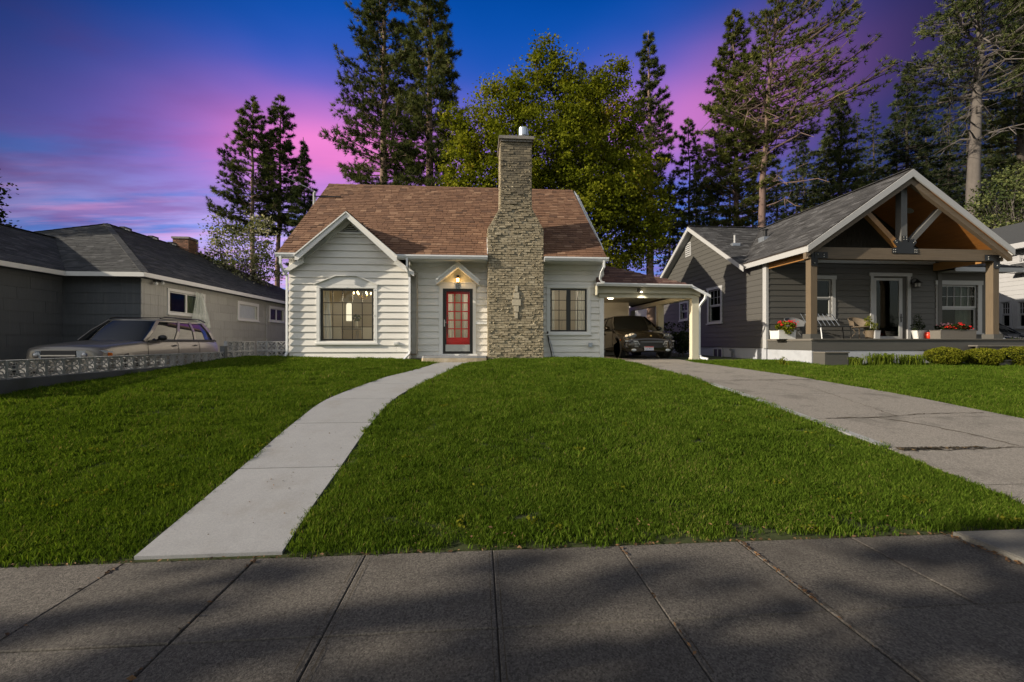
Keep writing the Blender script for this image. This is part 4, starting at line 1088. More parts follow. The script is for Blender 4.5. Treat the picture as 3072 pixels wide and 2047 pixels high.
# downspouts
dxl = -5.98
spout(H1, [(-5.99, 13.47, 4.06), (-5.99, 13.47, 3.84), (-5.97, 13.56, 3.7), (-5.90, 13.70, 3.52), (-5.90, 13.71, 3.2), (-5.90, 13.71, 1.15), (-5.95, 13.64, .98), (-6.15, 13.55, .93), (-6.6, 13.4, .9)])
xs_, _z = on_y(1227, 900, 13.7)
spout(H1, [(xs_ - .02, 13.47, 4.06), (xs_ - .02, 13.47, 3.80), (xs_ + .0, 13.60, 3.66), (xs_ + .02, 13.70, 3.5), (xs_ + .02, 13.71, 1.2), (xs_ + .0, 13.68, 1.1), (xs_ - .14, 13.5, .93)])
spout(H1, [(3.93, 13.47, 4.06), (3.93, 13.47, 3.85), (3.88, 13.6, 3.70), (3.87, 13.7, 3.5), (3.93, 13.72, 3.42), (4.02, 13.72, 3.40)])
# plumbing mast at the left roof edge
px_, pz_ = on_y(943, 595, 17.0)
m = M(); m.tube([(px_, 17.0, 6.6), (px_, 17.0, pz_ + .18), (px_ + .05, 17.0, pz_ + .24)], .058, 8); build(m, 'vent_pipe', 'block_grey', H1)
m = M(); m.box(px_ - .02, px_ + 1.0, 16.95, 17.0, 7.02, 7.05); build(m, 'flashing', 'black_metal', H1)
m = M(); xa, za = on_y(943, 573, 17.0); xb, zb = on_y(846, 527, 34.5); m.tube([(xa, 17, za), (xb, 34.5, zb)], .008, 4); build(m, 'service_wire', 'zinc', H1)

# --- chimney
m = M()
prof = [(.27, HB - .35), (1.995, HB - .35), (1.995, 5.05), (1.62, 5.75), (1.62, 7.86), (.67, 7.86), (.67, 5.75), (.27, 5.05)]
m.prism([(x, 13.626, z) for x, z in prof], (0, 1.21, 0))
CH = build(m, 'chimney', 'mortar', H1)
bricks = []
z = HB + .0; row = 0; ch_h = .0755
GAPS = []
for (pa, pb, qa, qb) in [(1155, 1190, 460, 525), (1140, 1205, 530, 595), (1125, 1220, 597, 665), (1145, 1200, 665, 727), (1152, 1190, 730, 795)]:
    x0, z1 = on_y(1200 + pa * .2975, 720 + qa * .2975, 13.6); x1, z0 = on_y(1200 + pb * .2975, 720 + qb * .2975, 13.6); GAPS.append((x0, x1, z0, z1))
while z < 7.84:
    L, R = chim_half(z + .03); u = L - (0.11 if row % 2 else 0); 
    while u < R - .02:
        w_ = .212 * random.uniform(.93, 1.07); a, b = max(u, L), min(u + w_, R)
        if b - a > .05 and not any(a < g[1] - .03 and b > g[0] + .03 and z < g[3] and z + .06 > g[2] for g in GAPS):
            rough_ = (1.0 if (z < 2.0 or 4.4 < z < 6.2) else .6) if z < 7.2 else .3
            pr_ = random.uniform(-.014, .020) * rough_
            if random.random() < .08 * rough_: pr_ += .015
            j = lambda k_: random.uniform(-k_, k_) * rough_
            hh = ch_h - random.uniform(.009, .016); y = 13.61 - pr_
            p = [(a + .009 + j(.006), y + j(.006), z + j(.006)), (b - .009 + j(.006), y + j(.006), z + j(.006)), (b - .009, y + .09, z), (a + .009, y + .09, z),
                 (a + .009 + j(.008), y + .004 + j(.006), z + hh + j(.006)), (b - .009 + j(.008), y + .004 + j(.006), z + hh + j(.006)), (b - .009, y + .09, z + hh), (a + .009, y + .09, z + hh)]
            mid = [((p[0][0] + p[1][0]) / 2, y - .008 + j(.008), z + hh / 2)]
            tn = min(1, max(0, random.gauss(.60 - .44 * max(0, min(1, (z - 5.2) / 1.2)), .12)))  # tree shade on the upper stack put into the brick tone
            bricks.append((p, tn, z))
        u += w_
    z += ch_h; row += 1
side = []
z = HB; row = 0
while z < 7.84:
    L, R = chim_half(z + .03)
    for (x, sg) in ((L, -1), (R, 1)):
        v_ = 13.66 - (.1 if row % 2 else 0)
        while v_ < 14.8:
            y0, y1 = max(v_, 13.70), min(v_ + .21, 14.82)
            if y1 - y0 > .05:
                o_ = random.uniform(-.006, .01)
                xs2 = sorted((x - sg * .05, x + sg * (.012 + o_)))
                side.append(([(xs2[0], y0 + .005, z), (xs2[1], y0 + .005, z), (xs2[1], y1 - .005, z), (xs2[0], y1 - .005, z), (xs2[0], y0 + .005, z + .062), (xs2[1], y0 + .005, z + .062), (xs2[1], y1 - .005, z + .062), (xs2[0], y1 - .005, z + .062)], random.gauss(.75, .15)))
            v_ += .212
    z += ch_h; row += 1
bricks.sort(key=lambda q: q[2])
BF = [(3, 2, 1, 0), (4, 5, 6, 7), (0, 1, 5, 4), (1, 2, 6, 5), (3, 0, 4, 7)]
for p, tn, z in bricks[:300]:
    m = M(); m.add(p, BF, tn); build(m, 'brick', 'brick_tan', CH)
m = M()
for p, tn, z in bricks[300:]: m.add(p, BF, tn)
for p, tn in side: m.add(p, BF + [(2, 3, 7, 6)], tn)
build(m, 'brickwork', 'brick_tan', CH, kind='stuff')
sm = M()
for _ in range(520):       # mortar squeezed and smeared over the faces
    z_ = HB + (7.2 - HB) * random.random() ** 1.25; L, R_ = chim_half(z_); x_ = random.uniform(L, R_); 
    if random.random() < .35: x_ = random.choice([random.uniform(L, L + .3), random.uniform(R_ - .35, R_)])
    a_, b_ = random.uniform(.015, .06), random.uniform(.008, .026); rot_ = random.uniform(-.7, .7); o_ = random.uniform(.006, .03)
    pts = []
    for k_ in range(6):
        an = 2 * pi * k_ / 6; u_, v_ = a_ * cos(an) * random.uniform(.6, 1.2), b_ * sin(an) * random.uniform(.6, 1.2); pts.append((x_ + u_ * cos(rot_) - v_ * sin(rot_), 13.615, z_ + u_ * sin(rot_) + v_ * cos(rot_)))
    pts = [(min(max(p[0], L), R_), p[1], p[2]) for p in pts]
    n_ = len(sm.v); sm.v += pts + [(x_, 13.60 - o_, z_)]; sm.t += [random.uniform(.5, 1)] * 7; sm.f += [(n_ + k_, n_ + (k_ + 1) % 6, n_ + 6) for k_ in range(6)]
build(sm, 'mortar_smears', 'brick_tan', CH, kind='stuff')
for g in GAPS:
    m = M(); m.box(g[0] + .012, g[1] - .012, 13.585, 13.68, g[2] + .008, g[3] - .008); build(m, 'stone', 'stone_pale', CH)
m = M(); m.box(.59, 1.70, 13.50, 14.93, 7.86, 7.955); m.box(.64, 1.65, 13.56, 14.88, 7.80, 7.86); build(m, 'chimney_cap', 'concrete_old', CH)
fx, fz = on_y(1570, 403, 14.0)
m = M(); m.lathe([(.11, 7.94), (.085, 7.99), (.085, 8.13)], (fx, 14.0, 0), 14); fl_ = build(m, 'flue', 'zinc', CH, smooth=40)
m = M(); m.lathe([(.10, 8.12), (.145, 8.16), (.15, 8.19), (.15, 8.42), (.14, 8.43), (.05, 8.44)], (fx, 14.0, 0), 18)
for k_ in range(12): a = 2 * pi * k_ / 12; m.box(fx + .15 * cos(a) - .006, fx + .15 * cos(a) + .006, 14 + .15 * sin(a) - .006, 14 + .15 * sin(a) + .006, 8.19, 8.42)
build(m, 'flue_cowl', 'zinc', fl_, smooth=40)
m = M(); m.box(.78, 1.02, 13.8, 14.2, 7.956, 8.0); build(m, 'clay_flue', 'brick_red', CH)
m = M(); m.prism([(.225, 13.6, 4.15), (.245, 13.6, 4.15), (.245, 14.3, 4.75), (.225, 14.3, 4.75)], (0, 0, .2)); build(m, 'flashing', 'gutter_white', H1)

# --- rooms behind the glass
m = M()
m.box(-5.7, 3.95, 13.98, 13.99, 0, 0) if False else None
def room(x0, x1, y0, y1, z0, z1):
    m = M(); T_ = .04
    m.box(x0, x1, y1, y1 + T_, z0, z1); m.box(x0 - T_, x0, y0, y1, z0, z1); m.box(x1, x1 + T_, y0, y1, z0, z1); m.box(x0, x1, y0, y1, z1, z1 + T_)
    R_ = build(m, 'interior_wall', 'room_wall', H1)
    m = M(); m.box(x0, x1, y0, y1, z0 - T_, z0); build(m, 'interior_floor', 'room_floor', H1); return R_
room(-5.6, -2.05, 13.98, 18.3, 1.1, 3.7)
room(-1.95, .2, 14.36, 17.8, 1.1, 3.7)
room(1.9, 4.0, 14.36, 17.6, 1.1, 3.7)
lamp_light('dining_light', (-3.3, 16.2, 3.1), 36, (1, .80, .52), .15, H1)
lamp_light('hall_light', (-.8, 15.6, 3.3), 34, (1, .84, .62), .15, H1)
lamp_light('bedroom_light', (2.9, 15.9, 3.3), 20, (1, .82, .58), .15, H1)
# arched window on the back wall, its light put in as a glowing sheet
ax0, az0 = on_y(1039, 963, 18.28); ax1, az1 = on_y(1055, 908, 18.28)
m = M(); r_ = (ax1 - ax0) / 2; pts = [(ax0, az0), (ax1, az0)] + [((ax0 + ax1) / 2 + r_ * cos(pi * k_ / 8), az1 - r_ + r_ * sin(pi * k_ / 8)) for k_ in range(9)]
m.prism([(x, 18.27, z) for x, z in pts], (0, .02, 0)); build(m, 'arched_window', 'arch_window_glow', H1)
# dining table with vase, chandelier and chair
tx, tz = on_y(1072, 989, 16.2)
DT = thing('dining_table', (tx, 16.2, 1.1), 'round pale dining table seen through the large gridded window', 'table')
m = M(); m.lathe([(.55, tz - 1.1), (.56, tz - 1.08), (.55, tz - 1.06)], (tx, 16.2, 1.1), 24); build(m, 'tabletop', 'brushed_metal', DT)
m = M(); m.lathe([(.25, 0), (.06, .06), (.05, tz - 1.16)], (tx, 16.2, 1.1), 12); build(m, 'pedestal', 'curtain_white', DT)
VS = thing('flower_vase', (tx, 16.1, tz + .04), 'white vase of green and yellow flowers on the dining table', 'vase')
m = M(); m.lathe([(.05, 0), (.06, .1), (.045, .25), (.05, .3)], (tx, 16.1, tz + .0), 12); build(m, 'vase', 'curtain_white', VS, smooth=True)
m = M()
for _ in range(40):
    a = random.uniform(0, 2 * pi); r_ = random.uniform(0, .16); m.ball((tx + r_ * cos(a), 16.1 + r_ * sin(a), tz + .36 + random.uniform(-.06, .16)), .03, 5, 4, random.random())
build(m, 'bouquet', 'hedge_leaves', VS)
cx_, cz_ = on_y(1087, 884, 16.4)
CDL = thing('chandelier', (cx_, 16.4, cz_), 'brass chandelier with glowing bulbs behind the large gridded window', 'chandelier')
m = M(); m.tube([(cx_, 16.4, cz_), (cx_, 16.4, 3.7)], .01, 6); m.lathe([(.03, -.2), (.05, -.1), (.02, 0)], (cx_, 16.4, cz_), 10)
for k_ in range(6):
    a = 2 * pi * k_ / 6 + .2; ex, ey = cx_ + .3 * cos(a), 16.4 + .3 * sin(a)
    m.tube([(cx_, 16.4, cz_ - .1), (cx_ + .16 * cos(a), 16.4 + .16 * sin(a), cz_ - .17), (ex, ey, cz_ - .06), (ex, ey, cz_)], .009, 5)
build(m, 'arm', 'brass', CDL)
for k_ in range(6):
    a = 2 * pi * k_ / 6 + .2; m = M(); m.ball((cx_ + .3 * cos(a), 16.4 + .3 * sin(a), cz_ + .05), (.024, .024, .045), 6, 5); build(m, 'bulb', 'bulb_gold', CDL)
def chair(x, y, face, label, colr='curtain_white'):
    c = thing('dining_chair', (x, y, 1.1), label, 'chair', 'chairs at the dining table')
    m = M(); m.box(x - .22, x + .22, y - .21, y + .21, 1.5, 1.54); build(m, 'seat', colr, c)
    m = M(); yb = y + face * .2; m.hexa([(x - .2, yb, 1.54), (x + .2, yb, 1.54), (x + .2, yb + .03, 1.54), (x - .2, yb + .03, 1.54), (x - .2, yb + face * .1, 1.98), (x + .2, yb + face * .1, 1.98), (x + .2, yb + face * .1 + .03, 1.98), (x - .2, yb + face * .1 + .03, 1.98)]); build(m, 'backrest', colr, c)
    for sx in (-1, 1):
        for sy in (-1, 1): m = M(); m.tube([(x + sx * .18, y + sy * .17, 1.5), (x + sx * .2, y + sy * .2, 1.1)], .015, 5); build(m, 'leg', colr, c)
xq, _ = on_y(1012, 1000, 15.2); chair(xq, 15.2, -1, 'white dining chair left of the table behind the large gridded window')
xq, _ = on_y(1108, 1000, 15.5); chair(xq, 15.5, -1, 'white dining chair right of the vase behind the large gridded window')
curtain('curtain', fB, -4.90, -4.74, 1.42, 3.2, -.20, 'curtain_white', 'thin white curtain at the left edge of the large gridded window', 2, .02, flare=.12)
curtain('curtain', fB, -3.42, -3.34, 1.42, 3.2, -.20, 'curtain_white', 'narrow white curtain at the right edge of the large gridded window', 2, .02)
fD = frame('y-', 14.2)
curtain('curtain', fD, gx0 - .02, gx0 + .12, 1.3, 3.05, -.16, 'curtain_white', 'white curtain on the left half of the red front door', 2, .015, flare=.09)
curtain('curtain', fD, gx1 - .14, gx1 + .03, 1.3, 3.05, -.16, 'curtain_white', 'white curtain on the right half of the red front door', 2, .015)
curtain('curtain', fD, 2.31, 2.50, 1.72, 3.3, -.2, 'curtain_white', 'white curtain in the left side of the four by four window right of the chimney', 3, .02)
curtain('curtain', fD, 3.22, 3.56, 1.72, 3.3, -.2, 'curtain_white', 'wide white curtain in the right side of the window right of the chimney', 5, .025)
# branch shapes put behind the bedroom window as its tree reflections
BR = thing('reflected_branches', (2.95, 14.9, 1.6), 'pale branch shapes put in as tree reflections in the window right of the chimney', 'branches')
m = M()
def twig(p, d, l, r, dep):
    q = p + d * l; m.tube([p, (p + q) / 2 + rng.normal(0, .015, 3), q], [r, r * .8, r * .6], 5)
    if dep:
        for _ in range(2): 
            nd = d + rng.normal(0, .38, 3) * np.array([1, .5, .6]); nd /= np.linalg.norm(nd); twig(q, nd, l * .72, r * .62, dep - 1)
twig(np.array([2.8, 15.0, 1.3]), np.array([.1, 0, 1.0]), .55, .03, 4)
build(m, 'branch', 'stone_pale', BR)

# --- carport
CP = H1
zt_, zb_ = 4.25, 3.36
m = M()
A1, A2, B1, C1 = (4.1, 15.05, 4.25), (4.1, 20.5, 4.25), (7.0, 13.9, 3.38), (7.64, 13.9, 3.05)
slab_poly(m, [A1, B1, (7.0, 20.5, 3.38), A2], .04); slab_poly(m, [B1, C1, (7.64, 20.5, 3.05), (7.0, 20.5, 3.38)], .04)
slab_poly(m, [(3.80, 13.9, 3.42), B1, A1], .04)
cr = build(m, 'carport_roof', 'roof_board', H1)
tabs = []
V3 = np.array([4.1 - 7.0, 0, .87]); l3 = np.linalg.norm(V3); V3 /= l3
shingles((7.0, 0, 3.38), (0, 1, 0), V3, lambda v: [(13.9 + 1.15 * v / l3, 20.5)], l3, .15, .28, .011, store=tabs)
V4 = np.array([-.64, 0, .33]); l4 = np.linalg.norm(V4); V4 /= l4
shingles((7.64, 0, 3.05), (0, 1, 0), V4, lambda v: [(13.89, 20.5)], l4, .15, .28, .011, store=tabs)
# front hip face
nrm = np.cross(np.subtract(B1, (3.8, 13.9, 3.42)), np.subtract(A1, (3.8, 13.9, 3.42))); nrm /= np.linalg.norm(nrm)
U5 = np.subtract(B1, (3.8, 13.9, 3.42)); l5 = np.linalg.norm(U5); U5 /= l5; V5 = np.cross(nrm, U5); V5 = V5 if V5[2] > 0 else -V5
topv = np.dot(np.subtract(A1, (3.8, 13.9, 3.42)), V5); topu = np.dot(np.subtract(A1, (3.8, 13.9, 3.42)), U5)
shingles((3.8, 13.89, 3.42), U5, V5, lambda v: [(topu * v / topv, l5 + (topu - l5) * v / topv)], topv, .13, .28, .011, store=tabs)
emit_tabs(tabs, cr, 'shingle_plum', 150)
gutter(H1, (3.79, 13.885, 3.41), (7.0, 13.885, 3.375), h=.10)
m = M(); m.prism([(7.0, 13.83, 3.375), (7.66, 13.83, 3.04), (7.66, 13.83, 2.95), (7.0, 13.83, 3.27)], (0, .05, 0)); build(m, 'bargeboard', 'gutter_white', H1)
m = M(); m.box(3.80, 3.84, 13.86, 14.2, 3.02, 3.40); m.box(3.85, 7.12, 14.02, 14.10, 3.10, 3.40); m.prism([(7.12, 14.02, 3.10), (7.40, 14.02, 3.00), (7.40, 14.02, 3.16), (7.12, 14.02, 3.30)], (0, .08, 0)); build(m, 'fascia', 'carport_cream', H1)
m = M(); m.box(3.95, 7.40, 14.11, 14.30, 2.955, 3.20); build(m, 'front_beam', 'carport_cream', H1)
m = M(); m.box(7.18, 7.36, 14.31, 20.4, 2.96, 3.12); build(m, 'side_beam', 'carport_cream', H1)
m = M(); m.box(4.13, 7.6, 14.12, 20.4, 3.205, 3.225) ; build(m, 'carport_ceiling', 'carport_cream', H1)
for (x, y) in ((7.27, 14.2), (7.27, 17.0), (7.27, 20.2)):
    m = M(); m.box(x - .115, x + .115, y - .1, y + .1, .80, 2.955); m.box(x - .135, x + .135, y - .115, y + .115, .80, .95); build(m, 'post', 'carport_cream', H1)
m = M(); m.box(3.985 + .16, 4.16, 14.2, 14.35, .8, 2.955); build(m, 'post', 'trim_cream', H1) if False else None
m = M(); m.box(4.13, 6.55, 18.6, 18.7, .82, 3.2); build(m, 'carport_back_wall', 'siding_cream', H1)
m = M(); m.box(4.125, 4.14, 14.3, 18.6, .95, 3.2); build(m, 'carport_side_panel', 'siding_cream', H1)
spout(H1, [(7.50, 13.86, 3.06), (7.50, 13.9, 2.92), (7.44, 14.02, 2.78), (7.42, 14.12, 2.68), (7.42, 14.15, 2.4), (7.42, 14.15, 1.05), (7.47, 14.1, .94), (7.6, 13.9, .90)], 'gutter_white', .045)
# lamps: flood light on the beam and ceiling lamp inside
fx, fz = on_y(1916, 870, 14.0)
FLD = thing('flood_light', (fx, 14.0, fz), 'small black flood light shining down on the carport beam', 'lamp')
m = M(); m.box(fx - .045, fx + .045, 13.985, 14.02, fz - .05, fz + .05); m.bar((fx, 13.985, fz), (fx + .05, 13.93, fz - .06), .07, .07); build(m, 'housing', 'black_metal', FLD)
m = M(); m.ball((fx + .062, 13.915, fz - .08), (.03, .03, .022), 8, 5); build(m, 'lens', 'lamp_white', FLD)
sl = bpy.data.lights.new('flood_beam', 'SPOT'); sl.energy = 16; sl.spot_size = radians(95); sl.spot_blend = .6; sl.color = (1, .93, .78); sl.shadow_soft_size = .03
so = bpy.data.objects.new('flood_beam', sl); COL.objects.link(so); so.parent = FLD; so.location = np.array([fx + .08, 13.9, fz - .11]) - LOC[FLD.name]; so.rotation_euler = (radians(28), radians(-14), 0)
cx_, cz_ = on_y(1832, 906, 15.2)
CL = thing('ceiling_lamp', (cx_, 15.2, 3.2), 'lit glass flush lamp under the carport ceiling above the black car', 'lamp')
m = M(); m.lathe([(.13, 3.17), (.14, 3.2)], (cx_, 15.2, 0), 16); build(m, 'base', 'black_metal', CL)
m = M(); m.lathe([(.06, 3.02), (.12, 3.05), (.13, 3.10)], (cx_, 15.2, 0), 12); m2 = build(m, 'shade', 'lamp_white', CL)
m = M()
m.lathe([(.145, 3.10), (.15, 3.125), (.13, 3.14)], (cx_, 15.2, 0), 12); 
for k_ in range(4): a = pi / 4 + pi / 2 * k_; m.tube([(cx_ + .13 * cos(a), 15.2 + .13 * sin(a), 3.12), (cx_ + .11 * cos(a), 15.2 + .11 * sin(a), 3.17)], .008, 4)
build(m, 'ring', 'black_metal', CL)
lamp_light('carport_light', (cx_, 15.2, 2.95), 38, (1, .74, .45), .08, CL)

# ================================================================== LEFT HOUSE (grey shake ranch with slate roof)
H2 = thing('ranch_house', (-13, 15.3, .4), 'grey shake-sided ranch house with dark hip roof beyond the breeze block fence', 'house')
LX, LY, WX = -11.3, 15.3, -13.74       # side wall, front wall, side wall of the front wing
LE = 3.76                               # eave height
fS, fF, fG = frame('x+', LX), frame('y-', LY), frame('x+', WX)
def rect_on_x(p, X): (y0, z1), (y1, z0) = on_x(p[0], p[1], X), on_x(p[2], p[3], X); return (y0, y1, z0, z1)
a_ = rect_on_x((500, 864, 613, 0), LX); y0, y1 = a_[0], a_[1]
z1 = on_x(500, 864, LX)[1]; z0 = on_x(500, 941, LX)[1]
Wl1, hl1 = window(H2, fS, y0, y1, z0, z1, .10, 'white_trim', 'white_trim', .045, 1, 1, mull=.5, gl='shaded_glass', name='window')
y0, _ = on_x(710.6, 0, LX); y1, _ = on_x(774, 0, LX); z1 = on_x(710, 902, LX)[1]; z0 = on_x(710, 959, LX)[1]
Wl2, hl2 = window(H2, fS, y0, y1, z0, z1, .14, 'white_trim', 'white_trim', .04, 1, 1, gl='plastic_pane')
y0, _ = on_x(806, 0, LX); y1, _ = on_x(852, 0, LX); z1 = on_x(806, 917, LX)[1]; z0 = on_x(806, 964, LX)[1]
Wl3, hl3 = window(H2, fS, y0, y1, z0, z1, .12, 'white_trim', 'white_trim', .04, 1, 1, mull=.5, gl='shaded_glass')
ZB = .35
sh_ = lambda hh: (hh[0] + .03, hh[1] - .03, hh[2] + .03, hh[3] - .03)
wl = wall_shell(H2, fS, [(LY, 33.5, ZB, LE)], [hl1, hl2, hl3], 'left_siding_lit')
siding(wl, fS, .62, LE, .356, lambda z: (LY, 33.5), [sh_(hl1), sh_(hl2), sh_(hl3)], 'left_siding_lit', .022, .006, 'shake',
       cuts=lambda r: [LY + .35 + (r * .47) % 1.2 + k_ * 1.22 for k_ in range(15)])
wf = wall_shell(H2, fF, [(WX, LX, ZB, LE)], [], 'left_siding_shaded')
siding(wf, fF, .62, LE, .356, lambda z: (WX, LX), [], 'left_siding_shaded', .022, .006, 'shake', cuts=lambda r: [WX + .5 + (r * .53) % 1.2 + k_ * 1.22 for k_ in range(3)])
ww = wall_shell(H2, fG, [(9.0, LY, ZB, LE)], [], 'left_siding_shaded')
siding(ww, fG, .62, LE, .356, lambda z: (9.0, LY), [], 'left_siding_shaded', .022, .006, 'shake', cuts=lambda r: [9.2 + (r * .37) % 1.2 + k_ * 1.22 for k_ in range(6)])
m = M(); m.box(-23, WX - .16, 9.0, 9.15, ZB, LE); m.box(-23, LX - .16, 33.4, 33.5, ZB, LE); m.box(-23, -22.9, 9.15, 33.4, ZB, LE); build(m, 'outer_wall', 'left_siding_shaded', H2)
m = M(); m.box(-23, LX - .02, 15.32, 33.4, ZB - .3, .6); m.box(-23, WX - .02, 9.02, 15.32, ZB - .3, .6); build(m, 'foundation', 'block_base', H2)
# roofs: pitch .508
PP = .508
EX, EYf, EYb = -10.9, 14.9, 34.0
RXm, RZm = -17.0, LE + PP * 6.1
RF, RB = EYf + 6.1, EYb - 6.1
m = M()
lo = LE - .01
m_pts = dict(A=(EX, EYf, lo), B=(EX, EYb, lo), C=(-23.1, EYb, lo), D=(-23.1, EYf, lo), R1=(RXm, RF, RZm), R2=(RXm, RB, RZm))
q = m_pts
for poly in ([q['A'], q['B'], q['R2'], q['R1']], [q['D'], q['A'], q['R1']], [q['B'], q['C'], q['R2']], [q['C'], q['D'], q['R1'], q['R2']]): slab_poly(m, poly, .05)
WE = -13.3
WR = (-17.0, LE + PP * 3.7)
slab_poly(m, [(WE, 8.6, lo), (WE, EYf, lo), (WR[0], 18.6, WR[1]), (WR[0], 8.6, WR[1])], .05); slab_poly(m, [(-20.7, 8.6, lo), (WR[0], 8.6, WR[1]), (WR[0], 18.6, WR[1]), (-20.7, 15, lo)], .05)
r2 = build(m, 'roof', 'roof_board', H2)
tabs = []
sl_ = sqrt(1 + PP * PP)
def hipface(P0, U, V, L, ml, mr, H, st, **k):   # trapezoid whose sides move in by ml / mr per unit of slope
    shingles(P0, U, V, lambda v: [(ml * v, L - mr * v)] if L - mr * v > ml * v + .03 else [], H, store=st, **k)
hipface((EX, EYf - .01, lo), (0, 1, 0), np.array([-1, 0, PP]) / sl_, EYb - EYf, 1 / sl_, 1 / sl_, 6.1 * sl_, tabs, e=.145, w=.30)
shingles((0, EYf - .012, lo), (1, 0, 0), np.array([0, 1, PP]) / sl_, lambda v: [(max(WE - 1.0 * v / sl_, -17.1) if v / sl_ < 3.75 else -23.1 + v / sl_, EX - v / sl_)], 6.1 * sl_, .145, .30, .011, store=tabs)
shingles((WE + .012, 0, lo), (0, 1, 0), np.array([-1, 0, PP]) / sl_, lambda v: [(11.2, EYf + v / sl_)], 3.7 * sl_, .145, .30, .011, store=tabs)
emit_tabs(tabs, r2, 'shingle_slate', 300)
m = M()
def caps(a, b, wd, mm, st=.28):
    a, b = np.array(a, float), np.array(b, float); n = int(np.linalg.norm(b - a) / st)
    for i in range(n):
        p, q2 = a + (b - a) * i / n, a + (b - a) * (i + 1.15) / n; mm.bar(p + [0, 0, .012], q2 + [0, 0, .004], wd, .014, tone=random.uniform(.3, .7))
caps(q['A'], q['R1'], .22, m); caps(q['R1'], q['R2'], .24, m); caps((WR[0], 8.6, WR[1]), (WR[0], 18.6, WR[1]), .24, m); caps((-20.5, EYf + 2.6, LE + 1.3), q['R1'], .22, m)
build(m, 'ridge_cap', 'shingle_slate', r2, kind='stuff')
m = M(); m.box(EX - .02, EX + .02, EYf - .0, EYb, LE - .155, LE - .012); fas = build(m, 'fascia', 'white_trim', H2)
m = M(); m.box(WE + .02, EX + .018, EYf - .03, EYf - .001, LE - .155, LE - .012); build(m, 'fascia', 'white_trim', H2)
m = M(); m.box(WE - .02, WE + .02, 8.6, EYf - .03, LE - .155, LE - .012); build(m, 'fascia', 'white_trim', H2)
m = M(); m.box(LX - .1, EX - .021, LY + .0, EYb, LE - .15, LE - .135); m.box(WX, EX - .021, EYf, LY - .0, LE - .15, LE - .135); m.box(WX, WE - .02, 9, EYf, LE - .15, LE - .135); build(m, 'soffit', 'left_siding_shaded', H2)
# its chimney and ridge vents
cx, cz = on_y(555, 715, 26.0); m = M()
m.box(cx - .42, cx + .42, 25.65, 26.35, 5.6, cz - .12); C2 = build(m, 'chimney', 'mortar', H2)
z = 5.9; row = 0
while z < cz - .16:
    u = cx - .43 - (.1 if row % 2 else 0)
    while u < cx + .43:
        a, b = max(u, cx - .43), min(u + .2, cx + .43)
        if b - a > .04: mm = M(); mm.box(a + .006, b - .006, 25.63, 25.70, z, z + .062, random.random()); build(mm, 'brick', 'brick_red', C2)
        u += .212
    u = 25.65
    while u < 26.3: mm = M(); mm.box(cx + .40, cx + .435, u + .006, u + .2, z, z + .062, random.random()); build(mm, 'brick', 'brick_red', C2); u += .212
    z += .078; row += 1
m = M(); m.box(cx - .47, cx + .47, 25.58, 26.42, cz - .11, cz); build(m, 'chimney_cap', 'concrete_old', C2)
for pxv in (388, 470, 527):
    vy, _ = on_x(pxv, 700, -16.7); m = M(); m.box(-16.98, -16.75, vy - .22, vy + .22, RZm - .12, RZm + .075); vo = build(m, 'roof_vent', 'shingle_slate', H2)
    m = M(); m.box(-16.749, -16.74, vy - .2, vy + .1, RZm - .07, RZm - .0); build(m, 'vent_slot', 'white_trim', vo)
# eave lamp on the side wall
ly, lz = on_x(462, 842, LX)
EL = thing('eave_floodlight', (LX + .1, ly, lz), 'twin bulb floodlight under the white eave of the grey ranch house', 'lamp')
m = M(); m.box(LX + .0, LX + .06, ly - .06, ly + .06, lz - .05, lz + .05); m.tube([(LX + .06, ly, lz), (LX + .14, ly - .1, lz - .06)], .02, 6); m.tube([(LX + .06, ly, lz), (LX + .14, ly + .15, lz - .03)], .02, 6); build(m, 'bracket', 'black_metal', EL)
for (a, b) in ((-.13, -.12), (.18, -.06)): m = M(); m.ball((LX + .16, ly + a, lz + b), .06, 8, 6); build(m, 'bulb', 'gutter_white', EL)
# plastic sheet torn loose from the first window, green curtain inside, conduit
def sx(p, q): y_, z_ = on_x(p, q, LX + .1); return y_, z_
TL_, TR_ = [sx(586, 874), sx(584, 890), sx(580, 915), sx(575, 940), sx(571, 958), sx(576, 962)], [sx(612, 880), sx(611, 890), sx(613, 910), sx(615, 935), sx(619, 962), sx(623, 984)]
vs = []; K, R_ = 20, 15
for j in range(R_ + 1):
    t_ = j / R_ * 5; i_ = min(int(t_), 4); f_ = t_ - i_; A_ = [TL_[i_][q_] * (1 - f_) + TL_[i_ + 1][q_] * f_ for q_ in (0, 1)]; B_ = [TR_[i_][q_] * (1 - f_) + TR_[i_ + 1][q_] * f_ for q_ in (0, 1)]
    for i in range(K + 1):
        s_ = i / K; vs.append((LX + .09 + (.02 + .05 * j / R_) * sin(s_ * 23 + t_) + .10 * j / R_, A_[0] + (B_[0] - A_[0]) * s_, A_[1] + (B_[1] - A_[1]) * s_ - (.05 * abs(sin(s_ * 9)) if j == R_ else 0) - .04 * sin(pi * s_) * (1 - j / R_)))
m = M(); m.add(vs, [(j * (K + 1) + i, j * (K + 1) + i + 1, (j + 1) * (K + 1) + i + 1, (j + 1) * (K + 1) + i) for j in range(R_) for i in range(K)])
build(m, 'plastic_sheet', 'plastic_sheet', None, 'torn translucent plastic sheet hanging from the large window of the grey ranch house', 'plastic sheet', smooth=True)
c0 = hl1[0] + (hl1[1] - hl1[0]) * .52
curtain('curtain', fS, c0, hl1[1] - .05, hl1[2], hl1[3], -.09, 'curtain_green', 'pale green curtain inside the large window of the grey ranch house', 5, .02)
